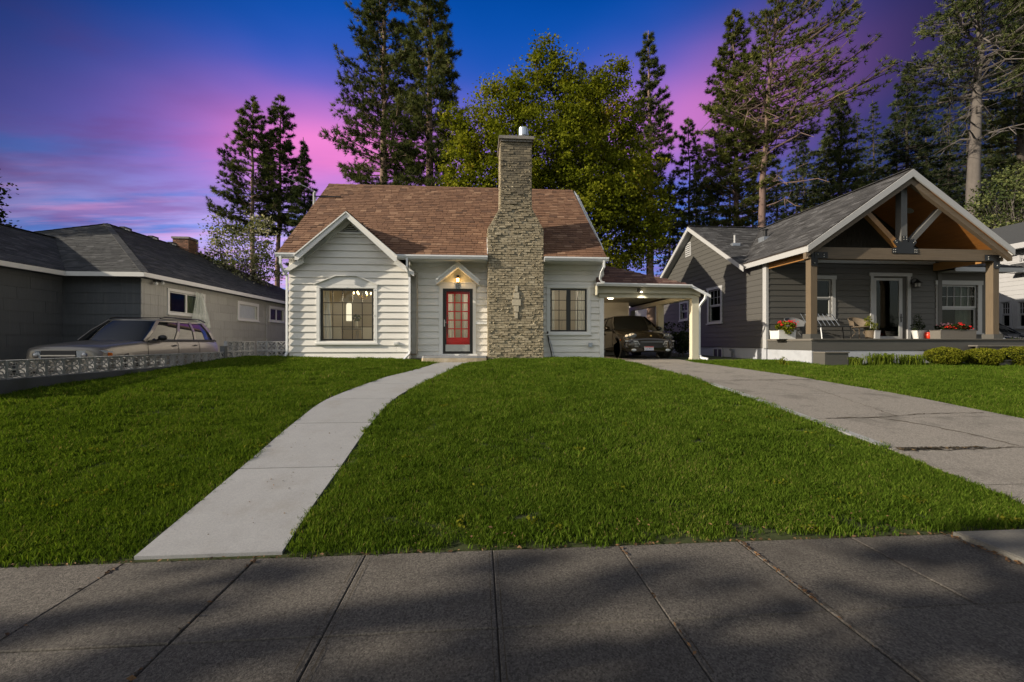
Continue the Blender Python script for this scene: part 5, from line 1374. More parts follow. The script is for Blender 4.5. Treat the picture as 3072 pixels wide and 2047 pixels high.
cy, _ = on_x(797, 0, LX); m = M(); m.tube([(LX + .04, cy, 3.55), (LX + .04, cy, .5)], .022, 6); m.tube([(LX + .04, cy, 3.55), (LX + .05, cy + .3, 3.6)], .022, 6); build(m, 'conduit', 'block_grey', H2)
m = M(); m.box(-22.5, -11.6, 16, 27, .5, 3.7) if False else None
m = M(); m.box(LX - .9, LX - .86, LY + .3, 33, .5, 3.6); build(m, 'interior_wall', 'room_dim', H2)

# ================================================================== RIGHT HOUSE (charcoal cottage with timber porch)
H3 = thing('craftsman_house', (13, 14.4, .9), 'charcoal lap-sided house with gabled timber porch right of the driveway', 'house')
SX, SY = 10.0, 14.4
fX, fY = frame('x-', SX), frame('y-', SY)
HR, ZR = 19.5, 6.86
# side wall openings
def sidewin(p0, p1, pt, pb):
    y1 = on_x(p0, 0, SX)[0]; y0 = on_x(p1, 0, SX)[0]; zt = on_x(p1, pt, SX)[1]; zb = on_x(p1, pb, SX)[1]; return y0, y1, zb, zt
y0, y1, z0, z1 = sidewin(2124, 2168, 856, 968)
Wr1, hr1 = window(H3, fX, y0, y1, z0, z1, .11, 'right_trim', 'right_trim', .045, 3, 2, split=.5, gl='dark_glass', rows2=(1, 1), cap=.03, mw=.012)
y0, y1, z0, z1 = sidewin(2040, 2067, 902, 960)
Wr2, hr2 = window(H3, fX, y0, y1, z0, z1, .10, 'right_trim', 'right_trim', .045, 2, 2, split=.5, gl='dark_glass', rows2=(1, 1), mw=.012)
vy0, vy1 = on_x(2073, 0, SX)[0], on_x(2059, 0, SX)[0]; vz0, vz1 = on_x(2066, 768, SX)[1], on_x(2066, 731, SX)[1]
hv = (vy0, vy1, vz0, vz1)
def e_r(z):
    if z <= 4.25: return (SY + .02, 23.7)
    return (max(SY + .02, HR - (ZR - .12 - z) / .61), min(23.7, HR + (ZR - .12 - z) / .61))
FZ = 1.25
wr = wall_shell(H3, fX, [(SY + .02, 23.7, FZ, 4.25)], [hr1, hr2], 'right_siding')
m = M(); m.prism([fX(u, -.02, z) for u, z in [(SY + .02, 4.25), (23.7, 4.25), (HR, ZR - .15), (HR - 4.1, 4.28)]], (.12, 0, 0)); build(m, 'gable_wall', 'right_siding', H3)
siding(wr, fX, FZ + .02, ZR - .2, .205, e_r, [sh_(hr1), sh_(hr2), (hv[0], hv[1], hv[2], hv[3])], 'right_siding', .022, .006)
m = M(); fb(m, fX, hv[0] - .03, hv[1] + .03, -.01, .035, hv[2] - .03, hv[3] + .03); gv_ = build(m, 'gable_vent', 'right_trim', H3)
for i in range(6): zz = hv[2] + .05 + (hv[3] - hv[2] - .1) * i / 5; m = M(); fb(m, fX, hv[0] + .02, hv[1] - .02, .036, .046, zz - .015, zz + .015); build(m, 'louvre', 'dark_room', gv_)
m = M(); fb(m, fX, SY - .03, SY + .16, -.05, .04, FZ, 4.36); build(m, 'corner_board', 'right_trim', H3)
m = M(); m.box(SX + .02, 18.5, SY + .05, 23.7, .5, FZ - .001); build(m, 'foundation', 'stucco_blue', H3)
by0 = on_x(2168, 0, SX)[0]; by1 = on_x(2140, 0, SX)[0]; bz0 = .86; bz1 = FZ - .03
m = M(); fb(m, fX, by0, by1, -.03, .0, bz0, bz1); bw = build(m, 'basement_window', 'black_metal', H3)
m = M(); fb(m, fX, by0, by0 + .05, .0, .03, bz0, bz1); fb(m, fX, by1 - .05, by1, .0, .03, bz0, bz1); fb(m, fX, by0 + .05, by1 - .05, .0, .03, bz1 - .05, bz1); fb(m, fX, (by0 + by1) / 2 - .02, (by0 + by1) / 2 + .02, .0, .025, bz0, bz1 - .05); build(m, 'window_frame', 'right_trim', bw)
py_ = on_x(2198, 0, SX - .1)[0]; m = M(); m.tube([(SX - .02, py_ + .3, 1.17), (SX - .12, py_ + .05, 1.17), (SX - .12, py_, 1.1), (SX - .12, py_, .88)], .045, 8); build(m, 'standpipe', 'block_base', H3)
# front wall of the porch
def fwin(pl, pr, pt, pb, Y=SY): (x0, z1), (x1, z0) = on_y(pl, pt, Y), on_y(pr, pb, Y); return x0, x1, z0, z1
x0, x1, z0, z1 = fwin(2420, 2504, 827, 958)
Wf1, hf1 = window(H3, fY, x0, x1, z0, z1, .13, 'right_trim', 'right_trim', .05, 1, 1, split=.5, gl='dark_glass', cap=.03)
dx0, dx1, dz0, dz1 = fwin(2609, 2729, 819, 1018)
hd_ = (dx0 + .1, dx1 - .1, dz0, dz1 - .12)
x0, x1, z0, z1 = fwin(2806, 2942, 842, 1000)
Wf2, hf2 = window(H3, fY, x0, x1, z0, z1, .15, 'right_trim', 'right_trim', .06, 5, 2, split=.5, gl='dark_glass', rows2=(1, 1), cap=.04, mw=.016)
PRX, PRZ, PEZ = 13.14, 6.75, 4.40         # porch ridge and eave
ps = (PRZ - PEZ) / (PRX - 9.8)
wfw = wall_shell(H3, fY, [(SX + .0, 18.5, FZ, 4.42)], [hf1, hd_, hf2], 'right_siding')
siding(wfw, fY, FZ + .25, 4.22, .200, lambda z: (SX + .02, 16.42), [sh_(hf1), hd_, sh_(hf2)], 'right_siding', .026, .006)
siding(wfw, fY, FZ + .02, 4.05, .200, lambda z: (16.58, 18.4), [sh_(hf2)], 'right_siding', .026, .006)
m = M(); fb(m, fY, 16.42, 16.58, -.02, .06, FZ, 4.4); fb(m, fY, 18.4, 18.54, -.02, .05, FZ, 4.1); build(m, 'corner_board', 'right_siding', H3)
bx0, bz1 = on_y(2425, 778, SY - .04); bx1, bz0 = on_y(2805, 794, SY - .04)
m = M(); fb(m, fY, SX + .05, bx1, .0, .05, bz0, bz1); build(m, 'frieze_board', 'right_trim', H3)
# dark shakes in the porch gable
gsh = M(); gsh.prism([fY(u, -.02, z) for u, z in [(SX, 4.42), (16.4, 4.42), (PRX, PRZ - .15)]], (0, .1, 0)); gw = build(gsh, 'gable_wall', 'right_shake', H3)
z = bz1 + .0; row = 0
while z < PRZ - .3:
    hw = (PRZ - .18 - z - .1) / ps; u = PRX - hw + (0.07 if row % 2 else 0)
    while u < min(PRX + hw, 13.9):
        w_ = random.uniform(.12, .2); m = M(); t_ = random.uniform(0, .006); fb(m, fY, u + .003, u + w_ - .003, -.01, .018 + t_, z + random.uniform(-.006, .006), z + .19); build(m, 'shake', 'right_shake', gw); u += w_
    z += .18; row += 1
# porch door
m = M(); fb(m, fY, dx0, dx0 + .12, -.02, .05, dz0, dz1 - .12); fb(m, fY, dx1 - .12, dx1, -.02, .05, dz0, dz1 - .12); fb(m, fY, dx0 - .04, dx1 + .04, -.02, .06, dz1 - .12, dz1); build(m, 'door_casing', 'right_trim', H3)
x0, x1, z0, z1 = fwin(2620, 2705, 835, 1017)
m = M(); s_ = .085; fb(m, fY, x0, x0 + s_, -.01, .03, z0, z1); fb(m, fY, x1 - s_ * 1.5, x1, -.01, .03, z0, z1); fb(m, fY, x0 + s_, x1 - s_ * 1.5, -.01, .03, z1 - s_, z1); fb(m, fY, x0 + s_, x1 - s_ * 1.5, -.01, .03, z0, z0 + .09); sd3 = build(m, 'porch_door', 'right_trim', H3)
m = M(); fb(m, fY, x0 + s_, x1 - s_ * 1.5, .008, .012, z0 + .09, z1 - s_); build(m, 'pane', 'dark_glass', sd3)
m = M(); fb(m, fY, x1 - .075, x1 - .045, .03, .045, 2.18, 2.48); m.tube([fY(x1 - .06, .04, 2.36), fY(x1 - .06, .09, 2.36), fY(x1 - .16, .09, 2.34)], .012, 6); build(m, 'door_handle', 'black_metal', sd3)
m = M(); fb(m, fY, x1 + .0, dx1 - .12, -.05, -.0, dz0, dz1 - .12); fb(m, fY, dx0 + .12, x0, -.05, .0, dz0, dz1 - .12); fb(m, fY, x0, x1, -.05, .0, z1, dz1 - .12); build(m, 'door_panel', 'right_siding', H3)
m = M(); m.box(SX + .3, 18.2, SY + .9, SY + .94, FZ, 4.3); m.box(SX + .9, SX + .94, SY + .95, 23.5, FZ, 4.2); build(m, 'interior_wall', 'dark_room', H3)
x0, x1, z0, z1 = fwin(2882, 2930, 850, 995)
curtain('curtain', fY, x0, x1, hf2[2], hf2[3], -.18, 'curtain_white', 'pale curtain inside the wide window behind the right porch post', 5, .03)
# porch lantern
qx, qz = on_y(2749, 850, SY - .12)
PLn = thing('porch_lantern', (qx, SY - .1, qz), 'unlit black cage lantern beside the porch door', 'lamp')
m = M(); fb(m, fY, qx - .16, qx - .08, .03, .05, qz - .04, qz + .14); m.tube([(qx - .12, SY - .05, qz + .1), (qx - .06, SY - .12, qz + .17), (qx, SY - .16, qz + .12)], .012, 6); m.lathe([(.14, .0), (.05, .08), (.015, .12)], (qx, SY - .16, qz), 12); build(m, 'arm', 'black_metal', PLn)
m = M()
for k_ in range(8): a = 2 * pi * k_ / 8; m.tube([(qx + .11 * cos(a), SY - .16 + .11 * sin(a), qz), (qx + .12 * cos(a), SY - .16 + .11 * sin(a), qz - .14)], .007, 4)
m.lathe([(.125, -.155), (.125, -.14)], (qx, SY - .16, qz), 12); build(m, 'cage', 'black_metal', PLn)
m = M(); m.lathe([(.08, -.13), (.09, -.01)], (qx, SY - .16, qz), 10); build(m, 'shade', 'right_trim', PLn)
# deck and base
DYf = 12.36
m = M(); m.box(SX - .02, 17.55, DYf - .02, SY - .03, 1.515, 1.55); dk = build(m, 'porch_deck', 'deck_grey', H3)
m = M(); x = SX + .0
while x < 17.5: m2 = M(); m2.box(x + .003, x + .137, DYf - .05, SY - .04, 1.551, 1.575); build(m2, 'plank', 'deck_grey', dk); x += .14
m = M(); m.box(SX + .015, 17.52, DYf, SY - .05, 1.22, 1.514); build(m, 'skirt_board', 'right_siding', H3)
m = M(); m.box(SX + .03, 17.5, DYf + .02, SY, .5, 1.219); build(m, 'porch_base', 'stucco_blue', H3)
m = M(); m.box(SX + .05, SX + .78, DYf - .46, DYf - .005, .62, 1.15); stp = build(m, 'side_step', 'right_siding', H3)
m = M(); m.box(SX + .03, SX + .80, DYf - .49, DYf - .005, 1.151, 1.185); build(m, 'tread', 'deck_grey', stp)
for (a, b, z) in ((15.15, 16.7, 1.34), (15.15, 16.9, 1.12), (15.15, 17.1, .92)):
    m = M(); d_ = (1.50 - z) * 1.4; m.box(a, b, DYf - d_ - .05, DYf - .01, z, z + .035); m.box(a + .02, b - .02, DYf - d_, DYf - d_ + .02, z - .2, z - .001); build(m, 'porch_step', 'deck_grey', H3)
# posts, beam, truss
bw_ = .10
for i, x in enumerate((10.17, 16.25)):
    m = M(); m.box(x - bw_, x + bw_, 12.46, 12.67, 1.70, 4.028); build(m, 'post', 'cedar_post', H3)
    m = M(); m.box(x - .16, x + .16, 12.40, 12.73, 1.576, 1.72); build(m, 'post_base', 'right_siding', H3)
    m = M(); m.box(x - bw_ - .008, x + bw_ + .008, 12.44, 12.449, 3.80, 4.22); m.box(*( (x, x + .42) if i == 0 else (x - .42, x)), 12.431, 12.44, 4.03, 4.22); 
    br = build(m, 'bracket_plate', 'black_metal', H3)
    m = M()
    for (u, z) in ((0, 3.88), (.1, 4.15), (.3 * (1 if i == 0 else -1), 4.15), (.3 * (1 if i == 0 else -1), 4.08)): m.ball((x + u, 12.43, z), .018, 6, 4)
    build(m, 'bolt', 'brushed_metal', br, kind='stuff')
m = M(); m.box(9.98, 16.5, 12.46, 12.67, 4.03, 4.38); build(m, 'tie_beam', 'cedar_weathered', H3)
m = M(); m.bar((10.1, 12.7, 4.16), (10.1, SY - .05, 4.16), .12, .26); build(m, 'side_beam', 'cedar_gold', H3)
m = M(); m.bar((16.3, 12.7, 4.16), (16.3, SY - .05, 4.16), .12, .26); build(m, 'side_beam', 'cedar_gold', H3)
hubx = 13.14
m = M(); m.box(hubx - .10, hubx + .10, 12.47, 12.66, 4.381, 6.42); build(m, 'king_post', 'truss_grey', H3)
m = M(); m.bar((hubx - .14, 12.57, 4.47), (hubx - 1.32, 12.57, 5.62), .15, .15, up=(1, 0, 1)); build(m, 'strut', 'cedar_gold', H3)
m = M(); m.bar((hubx + .14, 12.57, 4.47), (hubx + 1.25, 12.57, 5.60), .15, .15, up=(-1, 0, 1)); build(m, 'strut', 'truss_grey', H3)
m = M(); P2 = [(-.56, 4.08), (.56, 4.08), (.56, 4.30), (.34, 4.36), (.52, 4.60), (.36, 4.74), (.11, 4.55), (.11, 4.86), (-.11, 4.86), (-.11, 4.55), (-.36, 4.74), (-.52, 4.60), (-.34, 4.36), (-.56, 4.30)]
m.prism([(hubx + a * .77, 12.44, 4.22 + (b - 4.08) * .70) for a, b in P2], (0, .012, 0)); hub = build(m, 'gusset_plate', 'black_metal', H3)
m = M()
for a, b in [(-.5, 4.14), (-.5, 4.24), (-.42, 4.14), (-.42, 4.24), (.5, 4.14), (.5, 4.24), (.42, 4.14), (.42, 4.24), (-.06, 4.8), (.06, 4.8), (-.06, 4.7), (.06, 4.7), (-.42, 4.63), (-.36, 4.56), (.42, 4.63), (.36, 4.56)]: m.ball((hubx + a * .77, 12.435, 4.22 + (b - 4.08) * .70), .015, 6, 4)
build(m, 'bolt', 'brushed_metal', hub, kind='stuff')
# porch roof
m = M(); XE0, XE1, YF = 9.8, 16.48, 12.22
def zp(x): return PRZ - ps * abs(x - PRX)
def vy(x): return HR - (ZR - zp(x)) / .61
slab_poly(m, [(XE0, YF, zp(XE0)), (PRX, YF, PRZ), (PRX, vy(PRX), PRZ), (XE0, vy(XE0), zp(XE0))], .035)
slab_poly(m, [(XE1, YF, zp(XE1)), (PRX, YF, PRZ), (PRX, vy(PRX), PRZ), (XE1, vy(XE1), zp(XE1))], .035)
slab_poly(m, [(9.68, SY + .1, ZR - .61 * (HR - SY - .1)), (9.68, HR, ZR), (19.0, HR, ZR), (19.0, SY + .2, ZR - .61 * (HR - SY - .2))][0:0] or [(9.68, vy(XE0), ZR - .61 * (HR - vy(XE0))), (9.68, HR, ZR), (19.0, HR, ZR), (19.0, vy(XE1), ZR - .61 * (HR - vy(XE1)))], .04)
slab_poly(m, [(9.68, HR, ZR), (9.68, 24.3, ZR - .61 * (24.3 - HR)), (19.0, 24.3, ZR - .61 * (24.3 - HR)), (19.0, HR, ZR)], .04)
r3 = build(m, 'roof', 'roof_board', H3)
tabs = []
lp = sqrt(1 + ps * ps)
for sg, X_ in ((1, XE0), (-1, XE1)):
    V_ = np.array([sg, 0, ps]) / lp
    shingles((X_ - sg * .015, 0, zp(X_)), (0, 1, 0), V_, lambda v, X_=X_, sg=sg: [(YF, vy(X_ + sg * v / lp) + .03)], abs(PRX - X_) * lp, .145, .30, .011, store=tabs)
lm = sqrt(1 + .61 ** 2); ys0 = vy(XE0) - .3
def ivm(v):
    y = ys0 + v / lm; z = ZR - .61 * (HR - y)
    if z < PEZ: return [(9.68, 9.8)]
    k_ = (z - PEZ) / ps; L = 9.8 + k_; R = 2 * PRX - L
    return [(9.68, L - .02), (R + .02, 19.0)]
shingles((0, ys0, ZR - .61 * (HR - ys0)), (1, 0, 0), np.array([0, 1, .61]) / lm, ivm, (HR - ys0) * lm, .145, .30, .011, store=tabs)
# lower roof over the right-hand window
V6 = np.array([0, 1, .38]) / sqrt(1 + .38 ** 2)
shingles((0, 13.85, 4.12), (1, 0, 0), V6, lambda v: [(16.5, 19.15 - .7 * v)], 2.4, .145, .30, .011, store=tabs)
m = M(); slab_poly(m, [(16.5, 13.86, 4.11), (19.15, 13.86, 4.11), (17.9, 15.8, 4.85), (16.5, 15.8, 4.85)], .04); slab_poly(m, [(19.15, 13.86, 4.11), (19.15, 17, 4.11), (17.9, 15.8, 4.85)], .04); build(m, 'side_roof', 'shingle_grey', r3)
emit_tabs(tabs, r3, 'shingle_grey', 300)
m = M(); m.box(16.5, 19.12, 13.84, 13.87, 3.94, 4.09); m.box(16.5, 19.1, 13.88, SY, 3.98, 3.995); build(m, 'fascia', 'right_trim', H3)
m = M(); caps((PRX, YF, PRZ), (PRX, vy(PRX), PRZ), .24, m); build(m, 'ridge_cap', 'shingle_grey', r3, kind='stuff')
m = M(); caps((9.7, HR, ZR), (19, HR, ZR), .24, m); build(m, 'ridge_cap', 'shingle_grey', r3, kind='stuff')
# bargeboards, rafters, soffit planks
for sg, X_ in ((-1, XE0 - .05), (1, XE1 + .05)):
    m = M(); m.prism([(PRX, YF - .045, PRZ - .015), (X_, YF - .045, zp(X_) - .01), (X_, YF - .045, zp(X_) - .20), (PRX, YF - .045, PRZ - .24)], (0, .04, 0)); build(m, 'bargeboard', 'right_trim', H3)
    m = M(); m.prism([(PRX, YF + .03, PRZ - .24), (X_, YF + .03, zp(X_) - .20), (X_, YF + .03, zp(X_) - .36), (PRX, YF + .03, PRZ - .44)], (0, .12, 0)); build(m, 'rafter', 'cedar_weathered', H3)
    m = M(); m.box(*sorted((X_, X_ + sg * -.03)), YF, vy(XE0), zp(X_) - .19, zp(X_) - .02) if sg < 0 else m.box(X_ - .03, X_, YF, 14.4, zp(X_) - .19, zp(X_) - .02); build(m, 'fascia', 'right_trim', H3)
    n = 22
    for i in range(n):      # tongue and groove ceiling boards running to the wall
        xa = PRX + (X_ - PRX) * i / n; xb = PRX + (X_ - PRX) * (i + .965) / n
        m = M(); m.add([(xa, YF + .01, zp(xa) - .075), (xb, YF + .01, zp(xb) - .075), (xb, SY, zp(xb) - .075), (xa, SY, zp(xa) - .075), (xa, YF + .01, zp(xa) - .05), (xb, YF + .01, zp(xb) - .05), (xb, SY, zp(xb) - .05), (xa, SY, zp(xa) - .05)],
                     [(3, 2, 1, 0), (0, 1, 5, 4), (1, 2, 6, 5), (3, 0, 4, 7)]); build(m, 'ceiling_board', 'ceiling_wood', H3)
m = M(); m.prism([(9.66, HR, ZR - .01), (9.66, vy(XE0) - .25, ZR - .61 * (HR - vy(XE0) + .25) - .01), (9.66, vy(XE0) - .25, ZR - .61 * (HR - vy(XE0) + .25) - .18), (9.66, HR, ZR - .2)], (.03, 0, 0)); m.prism([(9.66, HR, ZR - .01), (9.66, 24.3, ZR - .61 * (24.3 - HR) - .01), (9.66, 24.3, ZR - .61 * (24.3 - HR) - .18), (9.66, HR, ZR - .2)], (.03, 0, 0)); build(m, 'bargeboard', 'right_trim', H3)
m = M(); m.prism([(9.69, HR, ZR - .2), (9.69, 24.3, ZR - .61 * (24.3 - HR) - .18), (9.69, 24.3, ZR - .61 * (24.3 - HR) - .2), (9.69, HR, ZR - .22)], (.3, 0, 0)); build(m, 'soffit', 'right_trim', H3)
ox, oz = on_y(2726, 656, 13.4); m = M(); m.lathe([(.13, -.01), (.14, .0)], (ox, 13.4, zp(ox) - .085), 20); o = build(m, 'recessed_light', 'right_trim', H3); o.rotation_euler = (0, math.atan(ps), 0)
# roof pipes
yv, zv = 17.3, ZR - .61 * (HR - 17.3); xv, _ = on_y(2204, 730, 17.3); m = M(); m.tube([(xv, yv, zv - .1), (xv, yv, zv + .42)], .04, 8); vp = build(m, 'roof_pipe', 'right_trim', H3); m = M(); m.box(xv - .16, xv + .16, yv - .14, yv + .14, zv - .05, zv + .06); build(m, 'flashing', 'zinc', vp)
xv = 11.6; yv = on_x(2296, 0, xv)[0]; zv = zp(xv); m = M(); m.tube([(xv, yv, zv - .1), (xv, yv, zv + .36)], .07, 8); m.lathe([(.11, .36), (.11, .40)], (xv, yv, zv), 10); vp = build(m, 'roof_pipe', 'black_metal', H3); m = M(); m.box(xv - .18, xv + .18, yv - .18, yv + .18, zv - .12, zv + .07); build(m, 'flashing', 'zinc', vp)
m = M(); m.box(SX + .2, 18.4, SY + .2, 23.6, 4.3, 4.4); build(m, 'attic_floor', 'dark_room', H3)
m = M(); m.box(18.3, 18.45, SY, 23.7, .6, 4.2); m.box(SX, 18.4, 23.55, 23.7, .6, 4.2); build(m, 'outer_wall', 'right_siding', H3)

# ================================================================== WHITE HOUSES FAR BACK
H4 = thing('white_house', (22, 16, .9), 'white two-storey house cut off by the right edge of the picture', 'house')
f4 = frame('x-', 22.0)
wins = []
for (p0, p1, t_, b_) in ((2997, 3039, 899, 984), (3047, 3092, 897, 984), (3054, 3084, 752, 788)):
    y1 = on_x(p0, 0, 22)[0]; y0 = on_x(p1, 0, 22)[0]; z1 = on_x(p1, t_, 22)[1]; z0 = on_x(p1, b_, 22)[1]
    W_, h_ = window(H4, f4, y0, y1, z0, z1, .09, 'far_white', 'far_white', .04, 3, 2, split=.5, gl='dark_glass', rows2=(1, 1), mw=.02); wins.append(h_)
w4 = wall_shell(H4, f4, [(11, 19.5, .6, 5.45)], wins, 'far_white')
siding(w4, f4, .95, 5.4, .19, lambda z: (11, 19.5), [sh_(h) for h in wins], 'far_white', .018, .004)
m = M(); m.box(22.1, 30, 11, 11.1, .6, 5.4); m.box(22.1, 30, 19.4, 19.5, .6, 5.4); build(m, 'outer_wall', 'far_white', H4)
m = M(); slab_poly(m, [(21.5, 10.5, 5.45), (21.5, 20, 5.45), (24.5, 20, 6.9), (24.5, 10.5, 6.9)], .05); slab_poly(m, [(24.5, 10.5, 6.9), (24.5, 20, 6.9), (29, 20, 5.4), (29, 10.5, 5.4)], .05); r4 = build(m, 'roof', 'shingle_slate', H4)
m = M(); m.box(21.46, 21.5, 10.5, 20, 5.22, 5.44); m.box(21.5, 22, 10.5, 20, 5.25, 5.28); build(m, 'fascia', 'far_white', H4)
m = M(); m.box(22.4, 22.45, 11.3, 19.3, .8, 5.3); build(m, 'interior_wall', 'dark_room', H4)
ya = on_x(3092, 0, 21.8)[0]; yb = on_x(3044, 0, 21.8)[0]; za = on_x(3060, 811, 21.8)[1]; zb = on_x(3060, 792, 21.8)[1]
AC = thing('air_conditioner', (21.8, (ya + yb) / 2, za), 'grey window air conditioner on the white two-storey house', 'air conditioner')
m = M(); m.box(21.6, 21.97, ya, yb, za, zb); build(m, 'body', 'block_base', AC)
m = M()
for i in range(5): m.box(21.585, 21.599, ya + .05, yb - .05, za + .03 + i * .05, za + .05 + i * .05)
build(m, 'grille', 'black_metal', AC, kind='stuff')
m = M(); m.box(21.55, 21.97, ya - .1, yb + .1, za - .10, za - .05); build(m, 'shelf', 'far_white', AC)
H5 = thing('far_white_house', (17, 34, .9), 'small white house glimpsed between the carport posts', 'house')
f5 = frame('y-', 34.0)
x0, x1, z0, z1 = fwin(1986, 2006, 905, 940, 34.0); W_, h_ = window(H5, f5, x0, x1, z0, z1, .12, 'far_white', 'far_white', .05, 1, 1, split=.5, gl='dark_glass')
xa, xb = on_y(1945, 0, 34)[0], on_y(2030, 0, 34)[0]
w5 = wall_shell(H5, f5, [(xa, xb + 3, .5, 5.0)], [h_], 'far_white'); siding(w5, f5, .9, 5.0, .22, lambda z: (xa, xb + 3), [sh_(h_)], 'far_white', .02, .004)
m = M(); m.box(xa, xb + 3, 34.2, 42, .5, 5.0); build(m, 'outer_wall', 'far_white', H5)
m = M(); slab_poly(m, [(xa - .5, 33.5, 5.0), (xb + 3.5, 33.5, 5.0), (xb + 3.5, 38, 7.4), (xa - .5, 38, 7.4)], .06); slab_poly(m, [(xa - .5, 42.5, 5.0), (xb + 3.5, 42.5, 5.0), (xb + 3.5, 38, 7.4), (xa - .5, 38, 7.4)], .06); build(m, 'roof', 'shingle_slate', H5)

# ================================================================== PORCH FURNITURE AND POTS
DZ = 1.575
def leaves(n, centre, rad, size, g=None, squash=.8, shell=.35, pointy=False):
    """n leaf quads scattered in an ellipsoid, thicker towards its skin"""
    d = rng.normal(0, 1, (n, 3)); d /= np.linalg.norm(d, axis=1)[:, None]
    r = (shell + (1 - shell) * rng.uniform(0, 1, n) ** .5)[:, None]
    p = np.array(centre) + d * r * np.array(rad)
    s_ = size * rng.uniform(.6, 1.3, (n, 1))
    u = rng.normal(0, 1, (n, 3)) + d * .6; u /= np.linalg.norm(u, axis=1)[:, None]
    w_ = np.cross(u, rng.normal(0, 1, (n, 3))); w_ /= np.linalg.norm(w_, axis=1)[:, None] + 1e-9
    v = np.stack([p - u * s_ * .5, p + w_ * s_ * (.18 if pointy else .36), p + u * s_ * .6, p - w_ * s_ * (.18 if pointy else .36)], 1).reshape(-1, 3)
    f = np.arange(4 * n).reshape(-1, 4)
    t_ = np.clip(.45 + .28 * (p[:, 2] - centre[2]) / rad[2] * .5 + rng.normal(0, .2, n), 0, 1)
    return v, f, np.repeat(t_, 4)
def leafobj(name, parts, material, parent=None, kind=None, **k):
    V = np.concatenate([p[0] for p in parts]); T = np.concatenate([p[2] for p in parts]); F = np.arange(len(V)).reshape(-1, 4)
    o = link_mesh(name, V, F, MAT[material], parent, T); tag(o, kind=kind, **k); return o
def planter(name, x0, x1, y0, y1, h, material, label, cat='planter'):
    t = thing(name, ((x0 + x1) / 2, (y0 + y1) / 2, DZ), label, cat)
    m = M(); e = .015
    m.hexa([(x0 + .01, y0 + .01, DZ), (x1 - .01, y0 + .01, DZ), (x1 - .01, y1 - .01, DZ), (x0 + .01, y1 - .01, DZ), (x0, y0, DZ + h), (x1, y0, DZ + h), (x1, y1, DZ + h), (x0, y1, DZ + h)])
    for a in ((x0 - .008, x1 + .008, y0 - .008, y0 + .02), (x0 - .008, x1 + .008, y1 - .02, y1 + .008)): m.box(*a, DZ + h, DZ + h + .02)
    build(m, 'pot', material, t); m = M(); m.box(x0 + .02, x1 - .02, y0 + .02, y1 - .02, DZ + h + .001, DZ + h + .012); build(m, 'soil', 'soil', t); return t
x0, _ = on_y(2337, 0, 12.45); x1, _ = on_y(2387, 0, 12.45); zt = on_y(2360, 990, 12.45)[1] - DZ
P1 = planter('planter_box', x0 + .42, x1 + .42, 12.78, 13.15, zt, 'white_trim', 'white square planter of red geraniums left of the porch post') if False else None
# the box stands in front of the post on the deck corner
Yp = 13.35
x0, _ = on_y(2337, 0, Yp); x1, _ = on_y(2388, 0, Yp); zt = .27
P1 = planter('planter_box', x0, x1, Yp, Yp + .45, zt, 'white_trim', 'white square planter of red geraniums and trailing leaves left of the porch post')
cx = (x0 + x1) / 2
leafobj('foliage', [leaves(420, (cx, Yp + .1, DZ + zt + .14), (.33, .22, .17), .07), leaves(120, (cx + .02, Yp - .04, DZ + zt + .0), (.2, .05, .12), .06)], 'hedge_leaves', P1, 'stuff')
m = M()
for (a, b) in [(-.24, .27), (.02, .28), (.14, .22), (.22, .30), (.3, .24), (.2, .12), (.27, .14), (.33, .18), (.13, .30), (-.14, .20)]:
    for _ in range(14): m.ball((cx + a + random.gauss(0, .03), Yp + .06 + random.gauss(0, .04), DZ + zt + b + random.gauss(0, .022)), .016, 5, 3)
build(m, 'blossom', 'petal_red', P1, kind='stuff')
def pot(name, x, y, r0, r1, h, material, label, cat='pot'):
    t = thing(name, (x, y, DZ), label, cat); m = M(); m.lathe([(r0, 0), (r1, h), (r1 + .012, h), (r1 + .012, h + .025), (r1 - .012, h + .025), (r1 - .02, h - .02)], (x, y, DZ), 20); build(m, 'pot', material, t, smooth=40)
    m = M(); m.lathe([(.01, h - .012), (r1 - .022, h - .01)], (x, y, DZ), 14); build(m, 'soil', 'soil', t); return t
Yq = 13.7
x, _ = on_y(2611, 0, Yq); T_ = pot('potted_plant', x, Yq, .13, .16, .26, 'cedar_post', 'light conical shrub in a tan pot left of the porch door', 'potted plant')
leafobj('foliage', [leaves(260, (x - .0, Yq, DZ + .42), (.20, .2, .17), .07, pointy=True), leaves(180, (x - .06, Yq, DZ + .62), (.13, .13, .2), .06, pointy=True)], 'hedge_leaves', T_, 'stuff')
x, _ = on_y(2633, 0, 13.5); T_ = planter('white_pot', x - .085, x + .10, 13.5, 13.7, .26, 'right_trim', 'small square white pot at the foot of the porch door', 'pot')
x, _ = on_y(2757, 0, 13.9); T_ = pot('potted_conifer', x, 13.9, .15, .20, .27, 'white_trim', 'dark conical conifer in a white pot right of the porch door', 'potted plant')
leafobj('foliage', [leaves(300, (x - .04, 13.9, DZ + .44), (.2, .2, .18), .06, pointy=True), leaves(200, (x - .06, 13.9, DZ + .66), (.12, .12, .22), .05, pointy=True)], 'dark_leaves', T_, 'stuff')
x, _ = on_y(2786, 0, 13.6); T_ = thing('red_lantern', (x, 13.6, DZ), 'glossy red ceramic pot standing beside the white conifer pot', 'pot')
mat('red_glaze', (.55, .035, .012), .18, .3, 14, coat=.6)
m = M(); m.lathe([(.085, 0), (.12, .06), (.125, .14), (.10, .21), (.11, .235), (.085, .225)], (x, 13.6, DZ), 20); build(m, 'pot', 'red_glaze', T_, smooth=True); T_.name = 'red_pot'
x, _ = on_y(2806, 0, 13.7); T_ = pot('small_white_pot', x, 13.7, .08, .10, .20, 'white_trim', 'small white pot between the red pot and the long planter')
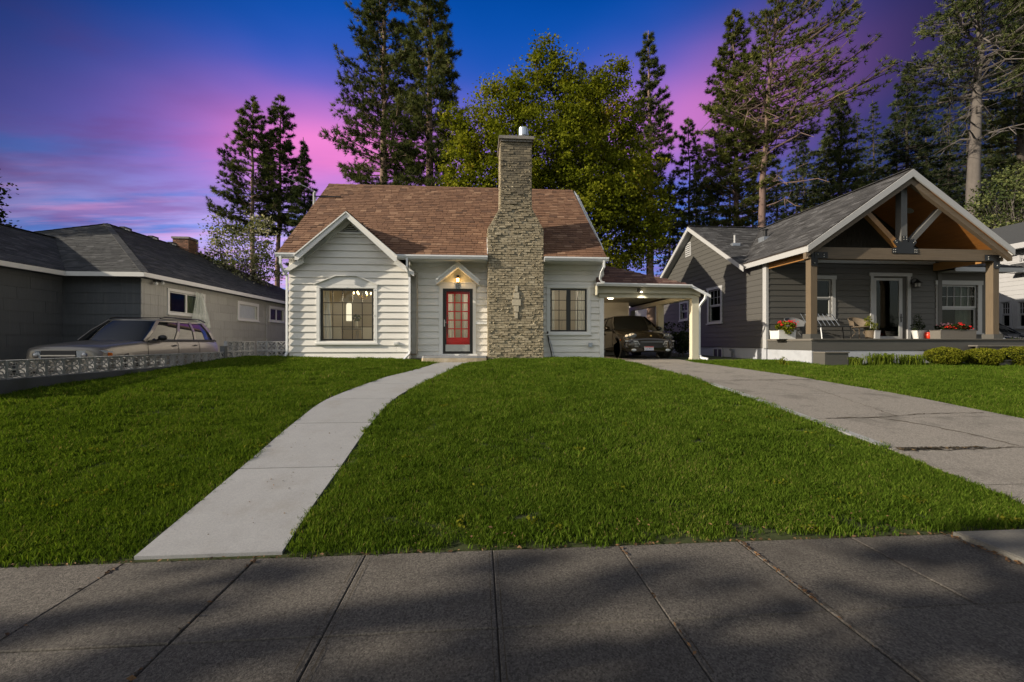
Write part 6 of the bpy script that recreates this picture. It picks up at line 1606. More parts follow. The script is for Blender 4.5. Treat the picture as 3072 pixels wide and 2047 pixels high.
x0, _ = on_y(2822, 0, 13.1); x1, _ = on_y(2930, 0, 13.1)
P2_ = planter('long_planter', x0, x1, 13.1, 13.45, .28, 'deck_grey', 'long grey planter with red geraniums under the wide window')
cx = (x0 + x1) / 2
leafobj('foliage', [leaves(520, (cx + .1, 13.27, DZ + .36), (.5, .2, .14), .07)], 'dark_leaves', P2_, 'stuff')
m = M()
for (a, b) in [(.15, .40), (.2, .44), (-.25, .33), (.46, .36), (.5, .30), (-.05, .32), (.3, .30)]:
    for _ in range(12): m.ball((cx + a + random.gauss(0, .03), 13.2 + random.gauss(0, .04), DZ + b + .06 + random.gauss(0, .02)), .017, 5, 3)
build(m, 'blossom', 'petal_red', P2_, kind='stuff')
x, _ = on_y(2832, 0, 13.65); T_ = pot('flower_basket', x, 13.68, .12, .17, .30, 'zinc', 'grey bucket of pink flowers behind the long planter', 'flower pot')
leafobj('foliage', [leaves(200, (x, 13.68, DZ + .40), (.27, .18, .10), .07)], 'dark_leaves', T_, 'stuff')
m = M()
for _ in range(90): a, r_ = random.uniform(0, 6.28), random.uniform(0, .27); m.ball((x + .05 + r_ * cos(a), 13.68 + .6 * r_ * sin(a), DZ + .47 + random.gauss(0, .03)), .022, 5, 3)
build(m, 'blossom', 'petal_pink', T_, kind='stuff')
x, _ = on_y(2996, 0, 12.55); SG = thing('small_sign', (x, 12.5, DZ), 'small framed card leaning on the deck by the right porch post', 'sign')
m = M(); m.hexa([(x - .10, 12.45, DZ), (x + .12, 12.45, DZ), (x + .12, 12.47, DZ), (x - .10, 12.47, DZ), (x - .13, 12.53, DZ + .1), (x + .07, 12.53, DZ + .1), (x + .07, 12.55, DZ + .1), (x - .13, 12.55, DZ + .1)]); build(m, 'card', 'white_trim', SG)
m = M()
for i in range(3): m.box(x - .09 + i * .06, x - .05 + i * .06, 12.466, 12.476, DZ + .03, DZ + .065)
build(m, 'print', 'black_metal', SG, kind='stuff')
# metal bench with slatted back
x0, _ = on_y(2440, 0, 13.5); x1, _ = on_y(2538, 0, 13.5)
BN = thing('metal_bench', ((x0 + x1) / 2, 13.6, DZ), 'black metal bench with spindle back under the porch window', 'bench')
m = M(); m.box(x0 - .05, x1 + .02, 13.25, 13.75, DZ + .40, DZ + .435); build(m, 'seat', 'black_metal', BN)
m = M(); m.tube([(x0 - .12, 13.93, DZ + .86), (x1 - .15, 13.93, DZ + .86), (x1 + .02, 13.72, DZ + .42)], .013, 6); m.tube([(x0 - .05, 13.74, DZ + .42), (x1 + .02, 13.74, DZ + .42)], .013, 6); build(m, 'back_frame', 'black_metal', BN)
for i in range(8):
    u = i / 7; xt = (x0 - .12) + (x1 - .17 - x0 + .12) * u; xb = (x0 - .0) + (x1 - .02 - x0) * u
    m = M(); m.tube([(xt, 13.92, DZ + .86), (xb, 13.74, DZ + .44)], .007, 5); build(m, 'spindle', 'zinc', BN)
for (x, y, c) in ((x0 + .1, 13.28, 'gutter_white'), (x1 - .02, 13.28, 'black_metal'), (x0, 13.72, 'black_metal'), (x1 + .1, 13.72, 'black_metal')):
    m = M(); m.tube([(x - .03, y, DZ + .40), (x, y, DZ + .2), (x + .02, y, DZ)], .016, 6); build(m, 'leg', c, BN)
m = M(); m.tube([(x0 + .08, 13.3, DZ + .3), (x1, 13.7, DZ + .05)], .009, 5); m.tube([(x0, 13.7, DZ + .3), (x1 - .02, 13.3, DZ + .05)], .009, 5); build(m, 'brace', 'black_metal', BN)
def tubchair(cx, cy, label, material):
    t = thing('patio_chair', (cx, cy, DZ), label, 'chair', 'round-backed porch chairs')
    vs = []; K, R_ = 18, 4
    for j in range(R_ + 1):
        for i in range(K + 1):
            a = -.35 + (pi + .7) * i / K; r = .27 + .05 * j / R_; vs.append((cx + r * cos(a), cy + r * sin(a) * .9, DZ + .42 + .33 * j / R_ * (0.55 + .45 * sin(max(0, min(pi, a))))))
    m = M(); m.add(vs, [(j * (K + 1) + i, j * (K + 1) + i + 1, (j + 1) * (K + 1) + i + 1, (j + 1) * (K + 1) + i) for j in range(R_) for i in range(K)]); build(m, 'backrest', material, t, smooth=True)
    m = M(); m.lathe([(.25, .39), (.27, .41), (.25, .43)], (cx, cy, DZ), 20); build(m, 'seat', material, t)
    m = M(); m.tube(vs[-(K + 1):], .014, 5); build(m, 'rim', material, t)
    for k_ in range(4):
        a = pi / 4 + pi / 2 * k_; m = M(); m.tube([(cx + .2 * cos(a), cy + .2 * sin(a), DZ + .4), (cx + .1 * cos(a), cy + .1 * sin(a), DZ + .22), (cx + .26 * cos(a), cy + .26 * sin(a), DZ)], .012, 6); build(m, 'leg', material, t)
x, _ = on_y(2578, 0, 13.85); tubchair(x, 13.85, 'grey round-backed metal chair between the bench and the porch door', 'cedar_weathered')
x, _ = on_y(2385, 0, 14.0); tubchair(x, 14.0, 'round-backed chair behind the white geranium planter', 'block_base')
# boxwoods and lilies
def bush(px0, px1, py0, py1, Y, label, n=5200):
    xa, za = on_y(px0, py1, Y); xb, zb = on_y(px1, py0, Y); cx, cz = (xa + xb) / 2, (za + zb) / 2; rx, rz = (xb - xa) / 2, (zb - za) / 2
    t = thing('boxwood_shrub', (cx, Y, za), label, 'shrub', 'round clipped shrubs before the porch')
    rx *= .86; parts = [leaves(n, (cx, Y, cz), (rx, rx * .95, rz), .040, shell=.9)]
    v = parts[0][0]; c = v.reshape(-1, 4, 3).mean(1); bump = .05 * np.sin(c[:, 0] * 17 + Y) * np.sin(c[:, 2] * 15) + .04 * np.sin(c[:, 1] * 23 + c[:, 0] * 9)
    v = (v.reshape(-1, 4, 3) + (bump[:, None] * (c - np.array([cx, Y, cz])))[:, None, :]).reshape(-1, 3)
    leafobj('foliage', [(v, None, parts[0][2])], 'hedge_leaves', t, 'stuff')
    m = M(); m.ball((cx, Y, cz), (rx * .86, rx * .82, rz * .86), 14, 8, .1); build(m, 'twigs', 'dark_leaves', t)
bush(2784, 2885, 1042, 1096, 11.9, 'round clipped shrub nearest the porch steps, leftmost of the three')
bush(2898, 2997, 1045, 1100, 11.8, 'round clipped shrub in the middle of the three by the porch')
bush(2995, 3112, 1041, 1106, 11.7, 'round clipped shrub cut off by the right edge of the picture')
def spiky(n, x0, x1, Y, h, seed):
    g_ = np.random.default_rng(seed); bx_ = g_.uniform(x0, x1, n); by_ = Y + g_.normal(0, .09, n); a = g_.uniform(0, 2 * pi, n); hh = h * g_.uniform(.6, 1.15, n); o_ = hh * g_.uniform(.3, 1.0, n)
    z = G(bx_, by_); wd = .011
    ux, uy = -np.sin(a) * wd, np.cos(a) * wd; v = []
    b0 = np.stack([bx_ - ux, by_ - uy, z], 1); b1 = np.stack([bx_ + ux, by_ + uy, z], 1); mid = np.stack([bx_ + np.cos(a) * o_ * .45, by_ + np.sin(a) * o_ * .45, z + hh], 1); tip = np.stack([bx_ + np.cos(a) * o_ * 1.1, by_ + np.sin(a) * o_ * 1.1, z + hh * .72], 1)
    V1 = np.stack([b0, b1, mid + np.stack([ux, uy, 0 * ux], 1) * .7, mid - np.stack([ux, uy, 0 * ux], 1) * .7], 1); V2 = np.stack([V1[:, 3], V1[:, 2], tip, tip], 1)
    return np.concatenate([V1, V2]).reshape(-1, 3), None, np.repeat(np.tile(g_.uniform(0, 1, n), 2), 4)
for (p0, p1, h, lab) in ((2537, 2585, .24, 'small isolated clump of strap-leaved lily by the porch base'), (2600, 2690, .34, 'left half of the strap-leaved lily row along the porch base'), (2690, 2775, .30, 'right half of the strap-leaved lily row beside the first clipped shrub')):
    x0, _ = on_y(p0, 0, 11.95); x1, _ = on_y(p1, 0, 11.95); o = leafobj('lily_clump', [spiky(260, x0 + .1, x1 - .1, 11.95, h, p0)], 'lily_leaves'); tag(o, lab, 'plant', 'strap-leaved plants along the porch')
x, _ = on_y(2349, 0, 12.1); o = leafobj('young_weed', [spiky(26, x - .05, x + .05, 12.1, .2, 3), leaves(60, (x, 12.1, float(G(x, 12.1)) + .16), (.13, .1, .12), .04)], 'hedge_leaves'); tag(o, 'small leafy weed growing against the pale stucco porch base', 'weed')
# dark shrub behind the carport post
xa, _ = on_y(1992, 0, 17.0); xb, _ = on_y(2070, 0, 17.0)
SHB = thing('dark_shrub', ((xa + xb) / 2, 17.0, .85), 'loose dark green shrub between the carport post and the charcoal house', 'shrub')
pr_ = []
for _ in range(26): c = (random.uniform(xa, xb + .1), random.uniform(16.6, 17.8), random.uniform(1.1, 2.15)); pr_.append(leaves(110, c, (.28, .28, .2), .08))
leafobj('foliage', pr_, 'dark_leaves', SHB, 'stuff')
m = M()
for _ in range(14): x = random.uniform(xa + .2, xb); m.tube([((xa + xb) / 2 + .3 * random.uniform(-1, 1), 17.1, .8), (x, 17.1 + random.uniform(-.3, .3), 1.8)], .014, 4)
build(m, 'stem', 'bark_grey', SHB, kind='stuff')
x, _ = on_y(3010, 0, 13.9); HG = leafobj('dark_hedge', [leaves(900, (x + .3, 14.0, 1.25), (1.0, .5, .42), .08)], 'dark_leaves'); tag(HG, 'low dark hedge behind the right corner of the porch deck', 'hedge')

# ================================================================== VEHICLES
def car_paint(name, col, rough=.25, metal=.5, coat=1.0):
    m, s = new_mat(name); b = s.n.new('ShaderNodeBsdfPrincipled'); b.inputs['Base Color'].default_value = (*col, 1)
    b.inputs['Metallic'].default_value = metal; b.inputs['Roughness'].default_value = rough; b.inputs['Coat Weight'].default_value = coat; b.inputs['Coat Roughness'].default_value = .03
    return finish(m, s, b.outputs[0])
car_paint('paint_bronze', (.18, .165, .148), .3, .3, .5); car_paint('paint_black', (.022, .016, .011), .22, .5); car_paint('paint_navy', (.01, .02, .05), .25, .4)
mat('tyre', (.02, .02, .02), .85, .1, 20); mat('rim_alloy', (.4, .4, .41), .3, 0, metal=.9); mat('lens', (.45, .5, .55), .08, .2, 30, coat=1.0, spec=1.0); mat('lens_dark', (.05, .06, .07), .06, .3, 20, coat=1.0, spec=1.0)
mat('amber', (.5, .12, .01), .2, 0); mat('plate_white', (.6, .62, .66), .5, 0); mat('plate_red', (.45, .03, .03), .5, 0); mat('plate_blue', (.05, .07, .25), .5, 0); mat('plastic_grey', (.03, .03, .032), .6, .05)
def body_mesh(st, n=44):
    """lofted shell from stations (y, half width, bottom, top at edge, crown)"""
    st = np.array(st, float); tt = np.linspace(0, len(st) - 1, n); P = []
    for t_ in tt:
        i = min(int(t_), len(st) - 2); f = t_ - i; p0, p1, p2, p3 = st[max(i - 1, 0)], st[i], st[i + 1], st[min(i + 2, len(st) - 1)]
        P.append(.5 * (2 * p1 + (p2 - p0) * f + (2 * p0 - 5 * p1 + 4 * p2 - p3) * f * f + (3 * p1 - p0 - 3 * p2 + p3) * f ** 3))
    vs = []; 
    for (y, w_, zb, zt, cr_) in P:
        h = zt - zb; half = [(0, zb), (.80 * w_, zb), (.955 * w_, zb + .10 * h), (.99 * w_, zb + .28 * h), (w_, zb + .52 * h), (.995 * w_, zb + .68 * h), (.972 * w_, zb + .86 * h), (.925 * w_, zt - .012), (.84 * w_, zt + cr_ * .25), (.55 * w_, zt + cr_ * .75), (.25 * w_, zt + cr_ * .95), (0, zt + cr_)]
        ring = half + [(-x, z) for x, z in half[-2:0:-1]]
        vs += [(x, y, z) for x, z in ring]
    k = 22; m = M(); m.add(vs, [(i * k + j, i * k + (j + 1) % k, (i + 1) * k + (j + 1) % k, (i + 1) * k + j) for i in range(n - 1) for j in range(k)] + [tuple(range(k))[::-1], tuple(range((n - 1) * k, n * k))]); return m
def outline(w_, y0, y1, z, zc, n=7):
    """plan ring of the cabin at one height: rounded front and rear"""
    pts = []
    for i in range(n): t_ = i / (n - 1); x = w_ * sin(t_ * pi / 2); pts.append((x, y0 + (1 - cos(t_ * pi / 2)) * .26, z + zc * cos(t_ * pi / 2)))
    for t_ in (.2, .4, .6, .8): pts.append((w_, y0 + .26 + (y1 - .16 - y0 - .26) * t_, z))
    for i in range(n): t_ = 1 - i / (n - 1); x = w_ * sin(t_ * pi / 2); pts.append((x, y1 - (1 - cos(t_ * pi / 2)) * .16, z + zc * .6 * cos(t_ * pi / 2)))
    return pts + [(-x, y, z2) for x, y, z2 in pts[-2:0:-1]]
def make_car(name, label, spec, loc, rz=0.0, cat='car'):
    T_ = thing(name, (0, 0, 0), label, cat); pm = spec['paint']
    body = build(body_mesh(spec['st']), 'body', pm, T_, smooth=50)
    wb, wt, y0, y1, t0, t1, zb, zr = spec['cab']
    lo, mid, hi = outline(wb, y0, y1, zb, .03), outline((wb * .62 + wt * .38) + .02, y0 + (t0 - y0) * .48, y1 + (t1 - y1) * .35, (zb + zr) / 2, .02), outline(wt, t0, t1, zr, .02)
    k = len(lo); m = M(); m.add(lo + mid + hi, [(i * k + j, i * k + (j + 1) % k, (i + 1) * k + (j + 1) % k, (i + 1) * k + j) for i in range(2) for j in range(k)])
    build(m, 'window_glass', 'car_glass', T_, smooth=60)
    def ring_scale(r, s_, dz): c = np.mean(r, 0); return [tuple(c + (np.array(p) - c) * [s_, s_, 1] + [0, 0, dz]) for p in r]
    m = M(); r1 = ring_scale(hi, 1.03, -.05); r2 = ring_scale(hi, 1.015, .012); r3 = ring_scale(hi, .9, .04); r4 = ring_scale(hi, .5, .055)
    m.add(r1 + r2 + r3 + r4, [(i * k + j, i * k + (j + 1) % k, (i + 1) * k + (j + 1) % k, (i + 1) * k + j) for i in range(3) for j in range(k)] + [tuple(range(3 * k, 4 * k))]); build(m, 'roof', pm, T_, smooth=60)
    def strip(pb, pmid, pt, wd, nm='pillar', mt=pm):
        for sg in (1, -1):
            m = M(); P3 = [np.array((sg * (p[0] + .008), p[1], p[2])) for p in (pb, pmid, pt)]
            for a, b in zip(P3, P3[1:]): m.bar(a, b, .022, wd, up=(0, 1, 0))
            build(m, nm, mt, T_)
    def at(i): return lo[i], mid[i], hi[i]
    A = [(at(5)[q_][0], at(5)[q_][1], at(5)[q_][2]) for q_ in range(3)]; strip(A[0], A[1], A[2], .085)
    for (f, wd, sk) in spec['pillars']:
        ya = y0 + .26 + (y1 - .16 - y0 - .26) * f; yb = t0 + .26 + (t1 - .16 - t0 - .26) * (f + sk); wm = (wb * .62 + wt * .38) + .02
        strip((wb, ya, zb), (wm, (ya + yb) / 2, (zb + zr) / 2), (wt, yb, zr), wd)
    for sg in (1, -1):     # belt line moulding
        m = M(); m.bar((sg * (wb + .012), y0 + .3, zb + .01), (sg * (wb + .012), y1 - .12, zb + .015), .02, .05); build(m, 'belt_trim', pm if spec.get('belt') else 'plastic_grey', T_)
    # dark rubber surrounds of the side glass
    for sg in (1, -1):
        m = M(); m.tube([(sg * (wb + .012), y0 + .42, zb + .045), (sg * (wb + .012), y1 - .2, zb + .05)], .012, 4); m.tube([(sg * (wt + .025), t0 + .25, zr - .035), (sg * (wt + .025), t1 - .2, zr - .035)], .012, 4); build(m, 'window_seal', 'black_metal', T_, kind='stuff')
    # wheels
    for wy in spec['axles']:
        for sg in (1, -1):
            R, W_ = spec['wr'], .24; xw = sg * (spec['track'])
            m = M(); m.lathe([(R * .68, -W_ / 2), (R * .95, -W_ / 2), (R, -W_ * .3), (R, W_ * .3), (R * .95, W_ / 2), (R * .68, W_ / 2)], (xw, wy, R), 28, axis='x'); wh = build(m, 'wheel', 'tyre', T_, smooth=40)
            m = M(); m.lathe([(R * .66, -W_ * .3), (R * .69, W_ * .48 * sg), (R * .62, W_ * .5 * sg), (R * .60, W_ * .2 * sg)], (xw, wy, R), 28, axis='x'); m.lathe([(R * .14, 0), (R * .12, sg * W_ * .46)], (xw, wy, R), 12, axis='x')
            for q_ in range(10):
                a = 2 * pi * q_ / 10; m.bar((xw + sg * W_ * .40, wy + R * .1 * cos(a), R + R * .1 * sin(a)), (xw + sg * W_ * .44, wy + R * .64 * cos(a), R + R * .64 * sin(a)), .035, .025, up=(1, 0, 0))
            build(m, 'rim', 'rim_alloy', wh)
            m = M(); m.lathe([(R * 1.02, -.02), (R * 1.16, -.0), (R * 1.16, .012), (R * 1.02, .014)], (sg * (spec['track'] + W_ / 2 - .02), wy, R + .01), 30, axis='x'); build(m, 'wheel_arch', 'plastic_grey', T_)
    # mirrors, handles, door gaps
    for sg in (1, -1):
        m = M(); m.ball((sg * (wb + .16), y0 + .62, zb + .10), (.13, .07, .085), 10, 6); m.tube([(sg * (wb - .01), y0 + .62, zb + .03), (sg * (wb + .1), y0 + .62, zb + .07)], .03, 6); build(m, 'mirror', spec['mirror'], T_, smooth=True)
        for hy in spec['handles']:
            m = M(); m.ball((sg * (spec['hw'] + .005), hy, zb - .13), (.018, .10, .025), 8, 5); build(m, 'door_handle', 'plastic_grey', T_)
        for gy in spec['gaps']:
            m = M(); pts = []
            for z_ in (zb - .0, zb - .1, zb - .25, zb - .42, .42): pts.append((sg * (spec['hw'] + .0 - (.05 if z_ > zb - .05 else .012 if z_ > zb - .15 else 0)), gy, z_))
            m.tube(pts, .006, 4); build(m, 'door_gap', 'black_metal', T_)
    spec['extra'](T_)
    T_.location = loc; T_.rotation_euler = (0, 0, rz)
    return T_
def extra_silver(T_):
    for sg in (1, -1):
        m = M(); P_ = [(.40, .0, .66), (.86, .16, .68), (.90, .30, .72), (.90, .28, .86), (.84, .12, .89), (.42, -.045, .87)]
        m.prism([(sg * a, b - .02, c) for a, b, c in P_], (0, .12, 0)); hl = build(m, 'headlight', 'lens', T_)
        m = M(); m.ball((sg * .55, -.0, .77), (.07, .05, .07), 10, 6); m.ball((sg * .73, .06, .77), (.07, .05, .07), 10, 6); build(m, 'reflector', 'rim_alloy', hl, kind='stuff')
        m = M(); m.prism([(sg * .90, .24, .74), (sg * .925, .32, .75), (sg * .925, .31, .82), (sg * .90, .23, .83)], (0, .03, 0)); build(m, 'turn_signal', 'amber', T_)
        m = M(); m.tube([(sg * .70, 2.3, 1.79), (sg * .70, 2.5, 1.835), (sg * .70, 4.1, 1.835), (sg * .70, 4.4, 1.76)], .02, 6); build(m, 'roof_rail', 'black_metal', T_)
    for yy in (2.75, 4.0): m = M(); m.bar((-.68, yy, 1.835), (.68, yy, 1.835), .05, .02); build(m, 'crossbar', 'black_metal', T_)
    m = M(); m.box(-.39, .39, -.05, .02, .62, .88); build(m, 'grille', 'plastic_grey', T_)
    m = M(); m.box(-.40, .40, -.065, -.045, .745, .775); build(m, 'grille_bar', 'rim_alloy', T_)
    m = M(); m.box(-.88, .88, -.09, .12, .40, .60); build(m, 'bumper', 'paint_bronze', T_)
    m = M(); m.bar((-.52, 1.42, 1.13), (.10, 1.48, 1.165), .03, .02); build(m, 'wiper', 'black_metal', T_)
    m = M(); m.bar((.05, 1.42, 1.14), (.62, 1.52, 1.16), .03, .02); build(m, 'wiper', 'black_metal', T_)
spec_silver = dict(paint='paint_bronze', st=[(.0, .70, .45, .86, .03), (.03, .80, .40, .92, .05), (.20, .89, .34, .97, .06), (.60, .925, .30, 1.02, .07), (1.10, .945, .28, 1.07, .07), (1.45, .95, .28, 1.10, .06), (2.3, .95, .28, 1.12, .04), (3.4, .95, .28, 1.13, .03), (4.3, .945, .30, 1.13, .03), (4.72, .92, .34, 1.11, .03), (4.85, .86, .42, 1.02, .02), (4.88, .75, .5, .9, .02)],
    cab=(.885, .685, 1.28, 4.80, 2.05, 4.48, 1.11, 1.72), pillars=[(.355, .085, .03), (.66, .10, -.02), (.985, .12, -.03)], axles=(.92, 3.80), wr=.37, track=.82, mirror='black_metal', handles=(2.55, 3.5), gaps=(1.50, 2.72, 3.72), hw=.95, extra=extra_silver)
make_car('silver_suv', 'bronze-grey estate-bodied off-roader with roof rails parked behind the breeze block fence', spec_silver, (-10.2, 11.3, .385))

def extra_black(T_):
    for sg in (1, -1):
        m = M(); m.ball((0, 0, 0), (.25, .11, .125), 18, 10); hl = build(m, 'headlight', 'lens_dark', T_, smooth=True); hl.location = (sg * .70, .175, .80); hl.rotation_euler = (radians(-28), radians(sg * 16), radians(sg * 34)); LOC[hl.name] = np.zeros(3)
        m = M()
        for a in (-.09, .04): m.lathe([(.052, -.118), (.058, -.10), (.052, -.09)], (a, 0, -.0), 14, axis='y')
        m.lathe([(.03, -.11), (.032, -.09)], (.14, 0, -.01), 10, axis='y'); rf = build(m, 'reflector', 'rim_alloy', hl, kind='stuff')
        # side intake with silver slats
        m = M(); P_ = [(.44, .0, .40), (.86, .14, .38), (.93, .22, .50), (.90, .15, .63), (.50, -.0, .61), (.40, -.02, .52)]
        m.prism([(sg * a, b - .02, c) for a, b, c in P_], (0, .06, 0)); si = build(m, 'side_intake', 'black_paint', T_)
        for z_ in (.44, .50, .555): m = M(); m.bar((sg * .47, -.035, z_), (sg * .88, .115, z_ + .0), .02, .014); build(m, 'slat', 'rim_alloy', si)
        m = M(); m.bar((sg * .49, -.03, .625), (sg * .90, .13, .645), .03, .045); m.bar((sg * .42, -.035, .50), (sg * .50, -.03, .63), .02, .02); build(m, 'intake_frame', 'rim_alloy', si)
        m = M(); m.ball((sg * .62, .0, .32), (.10, .05, .05), 10, 6); build(m, 'fog_light', 'lens', T_, smooth=True)
        m = M(); m.ball((sg * .955, .48, .68), (.015, .07, .022), 8, 5); build(m, 'side_marker', 'amber', T_)
    m = M(); m.prism([(-.38, -.045, .40), (.38, -.045, .40), (.44, -.03, .50), (.38, -.045, .585), (-.38, -.045, .585), (-.44, -.03, .50)], (0, .05, 0)); g_ = build(m, 'grille', 'black_paint', T_)
    for z_ in (.44, .49, .54): m = M(); m.box(-.38, .38, -.056, -.046, z_ - .007, z_ + .007); build(m, 'slat', 'plastic_grey', g_)
    m = M(); m.prism([(-.03, .02, .80), (.03, .02, .80), (.035, .035, .85), (0, .03, .775)][0:3] + [(-.035, .035, .85)], (0, -.012, .006)); build(m, 'emblem', 'brass', T_)
    # number plate
    px_ = -.10
    m = M(); m.box(px_ - .16, px_ + .16, -.085, -.07, .30, .45); pl = build(m, 'number_plate', 'plate_white', T_)
    m = M(); m.box(px_ - .155, px_ + .155, -.0875, -.0855, .415, .447); build(m, 'plate_band', 'plate_red', pl)
    m = M(); m.box(px_ - .155, px_ + .155, -.0875, -.0855, .303, .318); build(m, 'plate_band', 'plate_blue', pl)
    m = M(); m.box(px_ - .175, px_ - .162, -.088, -.07, .295, .445); build(m, 'plate_frame', 'white_trim', pl)
    text_mesh('plate_text', '1A P777', .085, 'plate_blue', pl, (px_, -.0862, .335), .001)
    m = M(); m.bar((-.55, 1.40, 1.12), (.05, 1.46, 1.15), .02, .02); build(m, 'wiper', 'black_metal', T_)
spec_black = dict(paint='paint_black', st=[(.0, .60, .30, .62, .02), (.025, .74, .26, .68, .06), (.12, .86, .24, .76, .09), (.32, .925, .23, .86, .10), (.70, .955, .22, .95, .09), (1.15, .965, .22, 1.02, .07), (1.5, .968, .22, 1.07, .05), (2.4, .968, .22, 1.09, .04), (3.6, .968, .24, 1.11, .03), (4.3, .95, .30, 1.10, .02), (4.7, .90, .38, 1.02, .02), (4.8, .78, .46, .9, .02)],
    cab=(.90, .655, 1.22, 4.55, 2.1, 3.95, 1.05, 1.62), pillars=[(.40, .07, .03), (.72, .08, -.02), (.99, .16, -.05)], axles=(.88, 3.78), wr=.39, track=.84, mirror='paint_black', handles=(2.5, 3.45), gaps=(1.42, 2.62, 3.6), hw=.968, extra=extra_black)
make_car('black_suv', 'glossy black crossover parked nose out under the carport', spec_black, (6.07, 14.95, .868))
def extra_navy(T_):
    for sg in (1, -1): m = M(); m.ball((sg * .65, .12, .66), (.2, .1, .08), 12, 8); build(m, 'headlight', 'lens', T_, smooth=True)
    m = M(); m.box(-.4, .4, -.03, .04, .42, .58); build(m, 'grille', 'black_paint', T_)
spec_navy = dict(paint='paint_navy', st=[(.0, .62, .25, .58, .03), (.04, .76, .22, .66, .05), (.3, .87, .2, .74, .06), (.9, .89, .2, .83, .06), (1.3, .9, .2, .88, .05), (2.5, .9, .2, .92, .03), (3.7, .9, .22, .94, .03), (4.4, .86, .3, .92, .02), (4.55, .75, .4, .8, .02)],
    cab=(.82, .58, 1.2, 4.0, 1.9, 3.3, .89, 1.42), pillars=[(.45, .06, .02), (.97, .2, -.04)], axles=(.85, 3.5), wr=.32, track=.78, mirror='paint_navy', handles=(2.4, 3.2), gaps=(1.4, 2.5), hw=.9, extra=extra_navy)
make_car('navy_car', 'dark blue car whose bonnet shows beyond the porch hedge', spec_navy, (20.6, 14.2, .87))

# ================================================================== TREES
TR = np.random.default_rng(42)
def unit(v): return v / (np.linalg.norm(v, axis=-1, keepdims=True) + 1e-9)
def needle_mesh(C, D, n, ln, wd, tone, spread=.75):
    """n narrow blades at every tuft centre C, fanned about direction D"""
    k = len(C); c = np.repeat(C, n, 0); d = unit(np.repeat(D, n, 0) + TR.normal(0, spread, (k * n, 3)))
    l = ln * TR.uniform(.6, 1.2, (k * n, 1)); s_ = unit(np.cross(d, TR.normal(0, 1, (k * n, 3)))) * wd
    v = np.stack([c - s_, c + s_, c + d * l], 1).reshape(-1, 3); f = np.arange(3 * k * n).reshape(-1, 3)
    t_ = np.clip(np.repeat(tone, n) + TR.normal(0, .10, k * n), 0, 1); return v, f, np.repeat(t_, 3)
def leaf_mesh(C, Nrm, n, rad, size, tone, flat=.6):
    k = len(C); c = np.repeat(C, n, 0) + TR.normal(0, 1, (k * n, 3)) * np.array([1, 1, .65]) * np.repeat(rad, n)[:, None] * .5
    u = unit(TR.normal(0, 1, (k * n, 3)) * np.array([1, 1, flat])); w_ = unit(np.cross(u, np.repeat(Nrm, n, 0) + TR.normal(0, .8, (k * n, 3))))
    s_ = size * TR.uniform(.6, 1.3, (k * n, 1))
    v = np.stack([c - u * s_ * .5, c + w_ * s_ * .42, c + u * s_ * .55, c - w_ * s_ * .42], 1).reshape(-1, 3)
    t_ = np.clip(np.repeat(tone, n) + TR.normal(0, .09, k * n), 0, 1); return v, np.arange(4 * k * n).reshape(-1, 4), np.repeat(t_, 4)
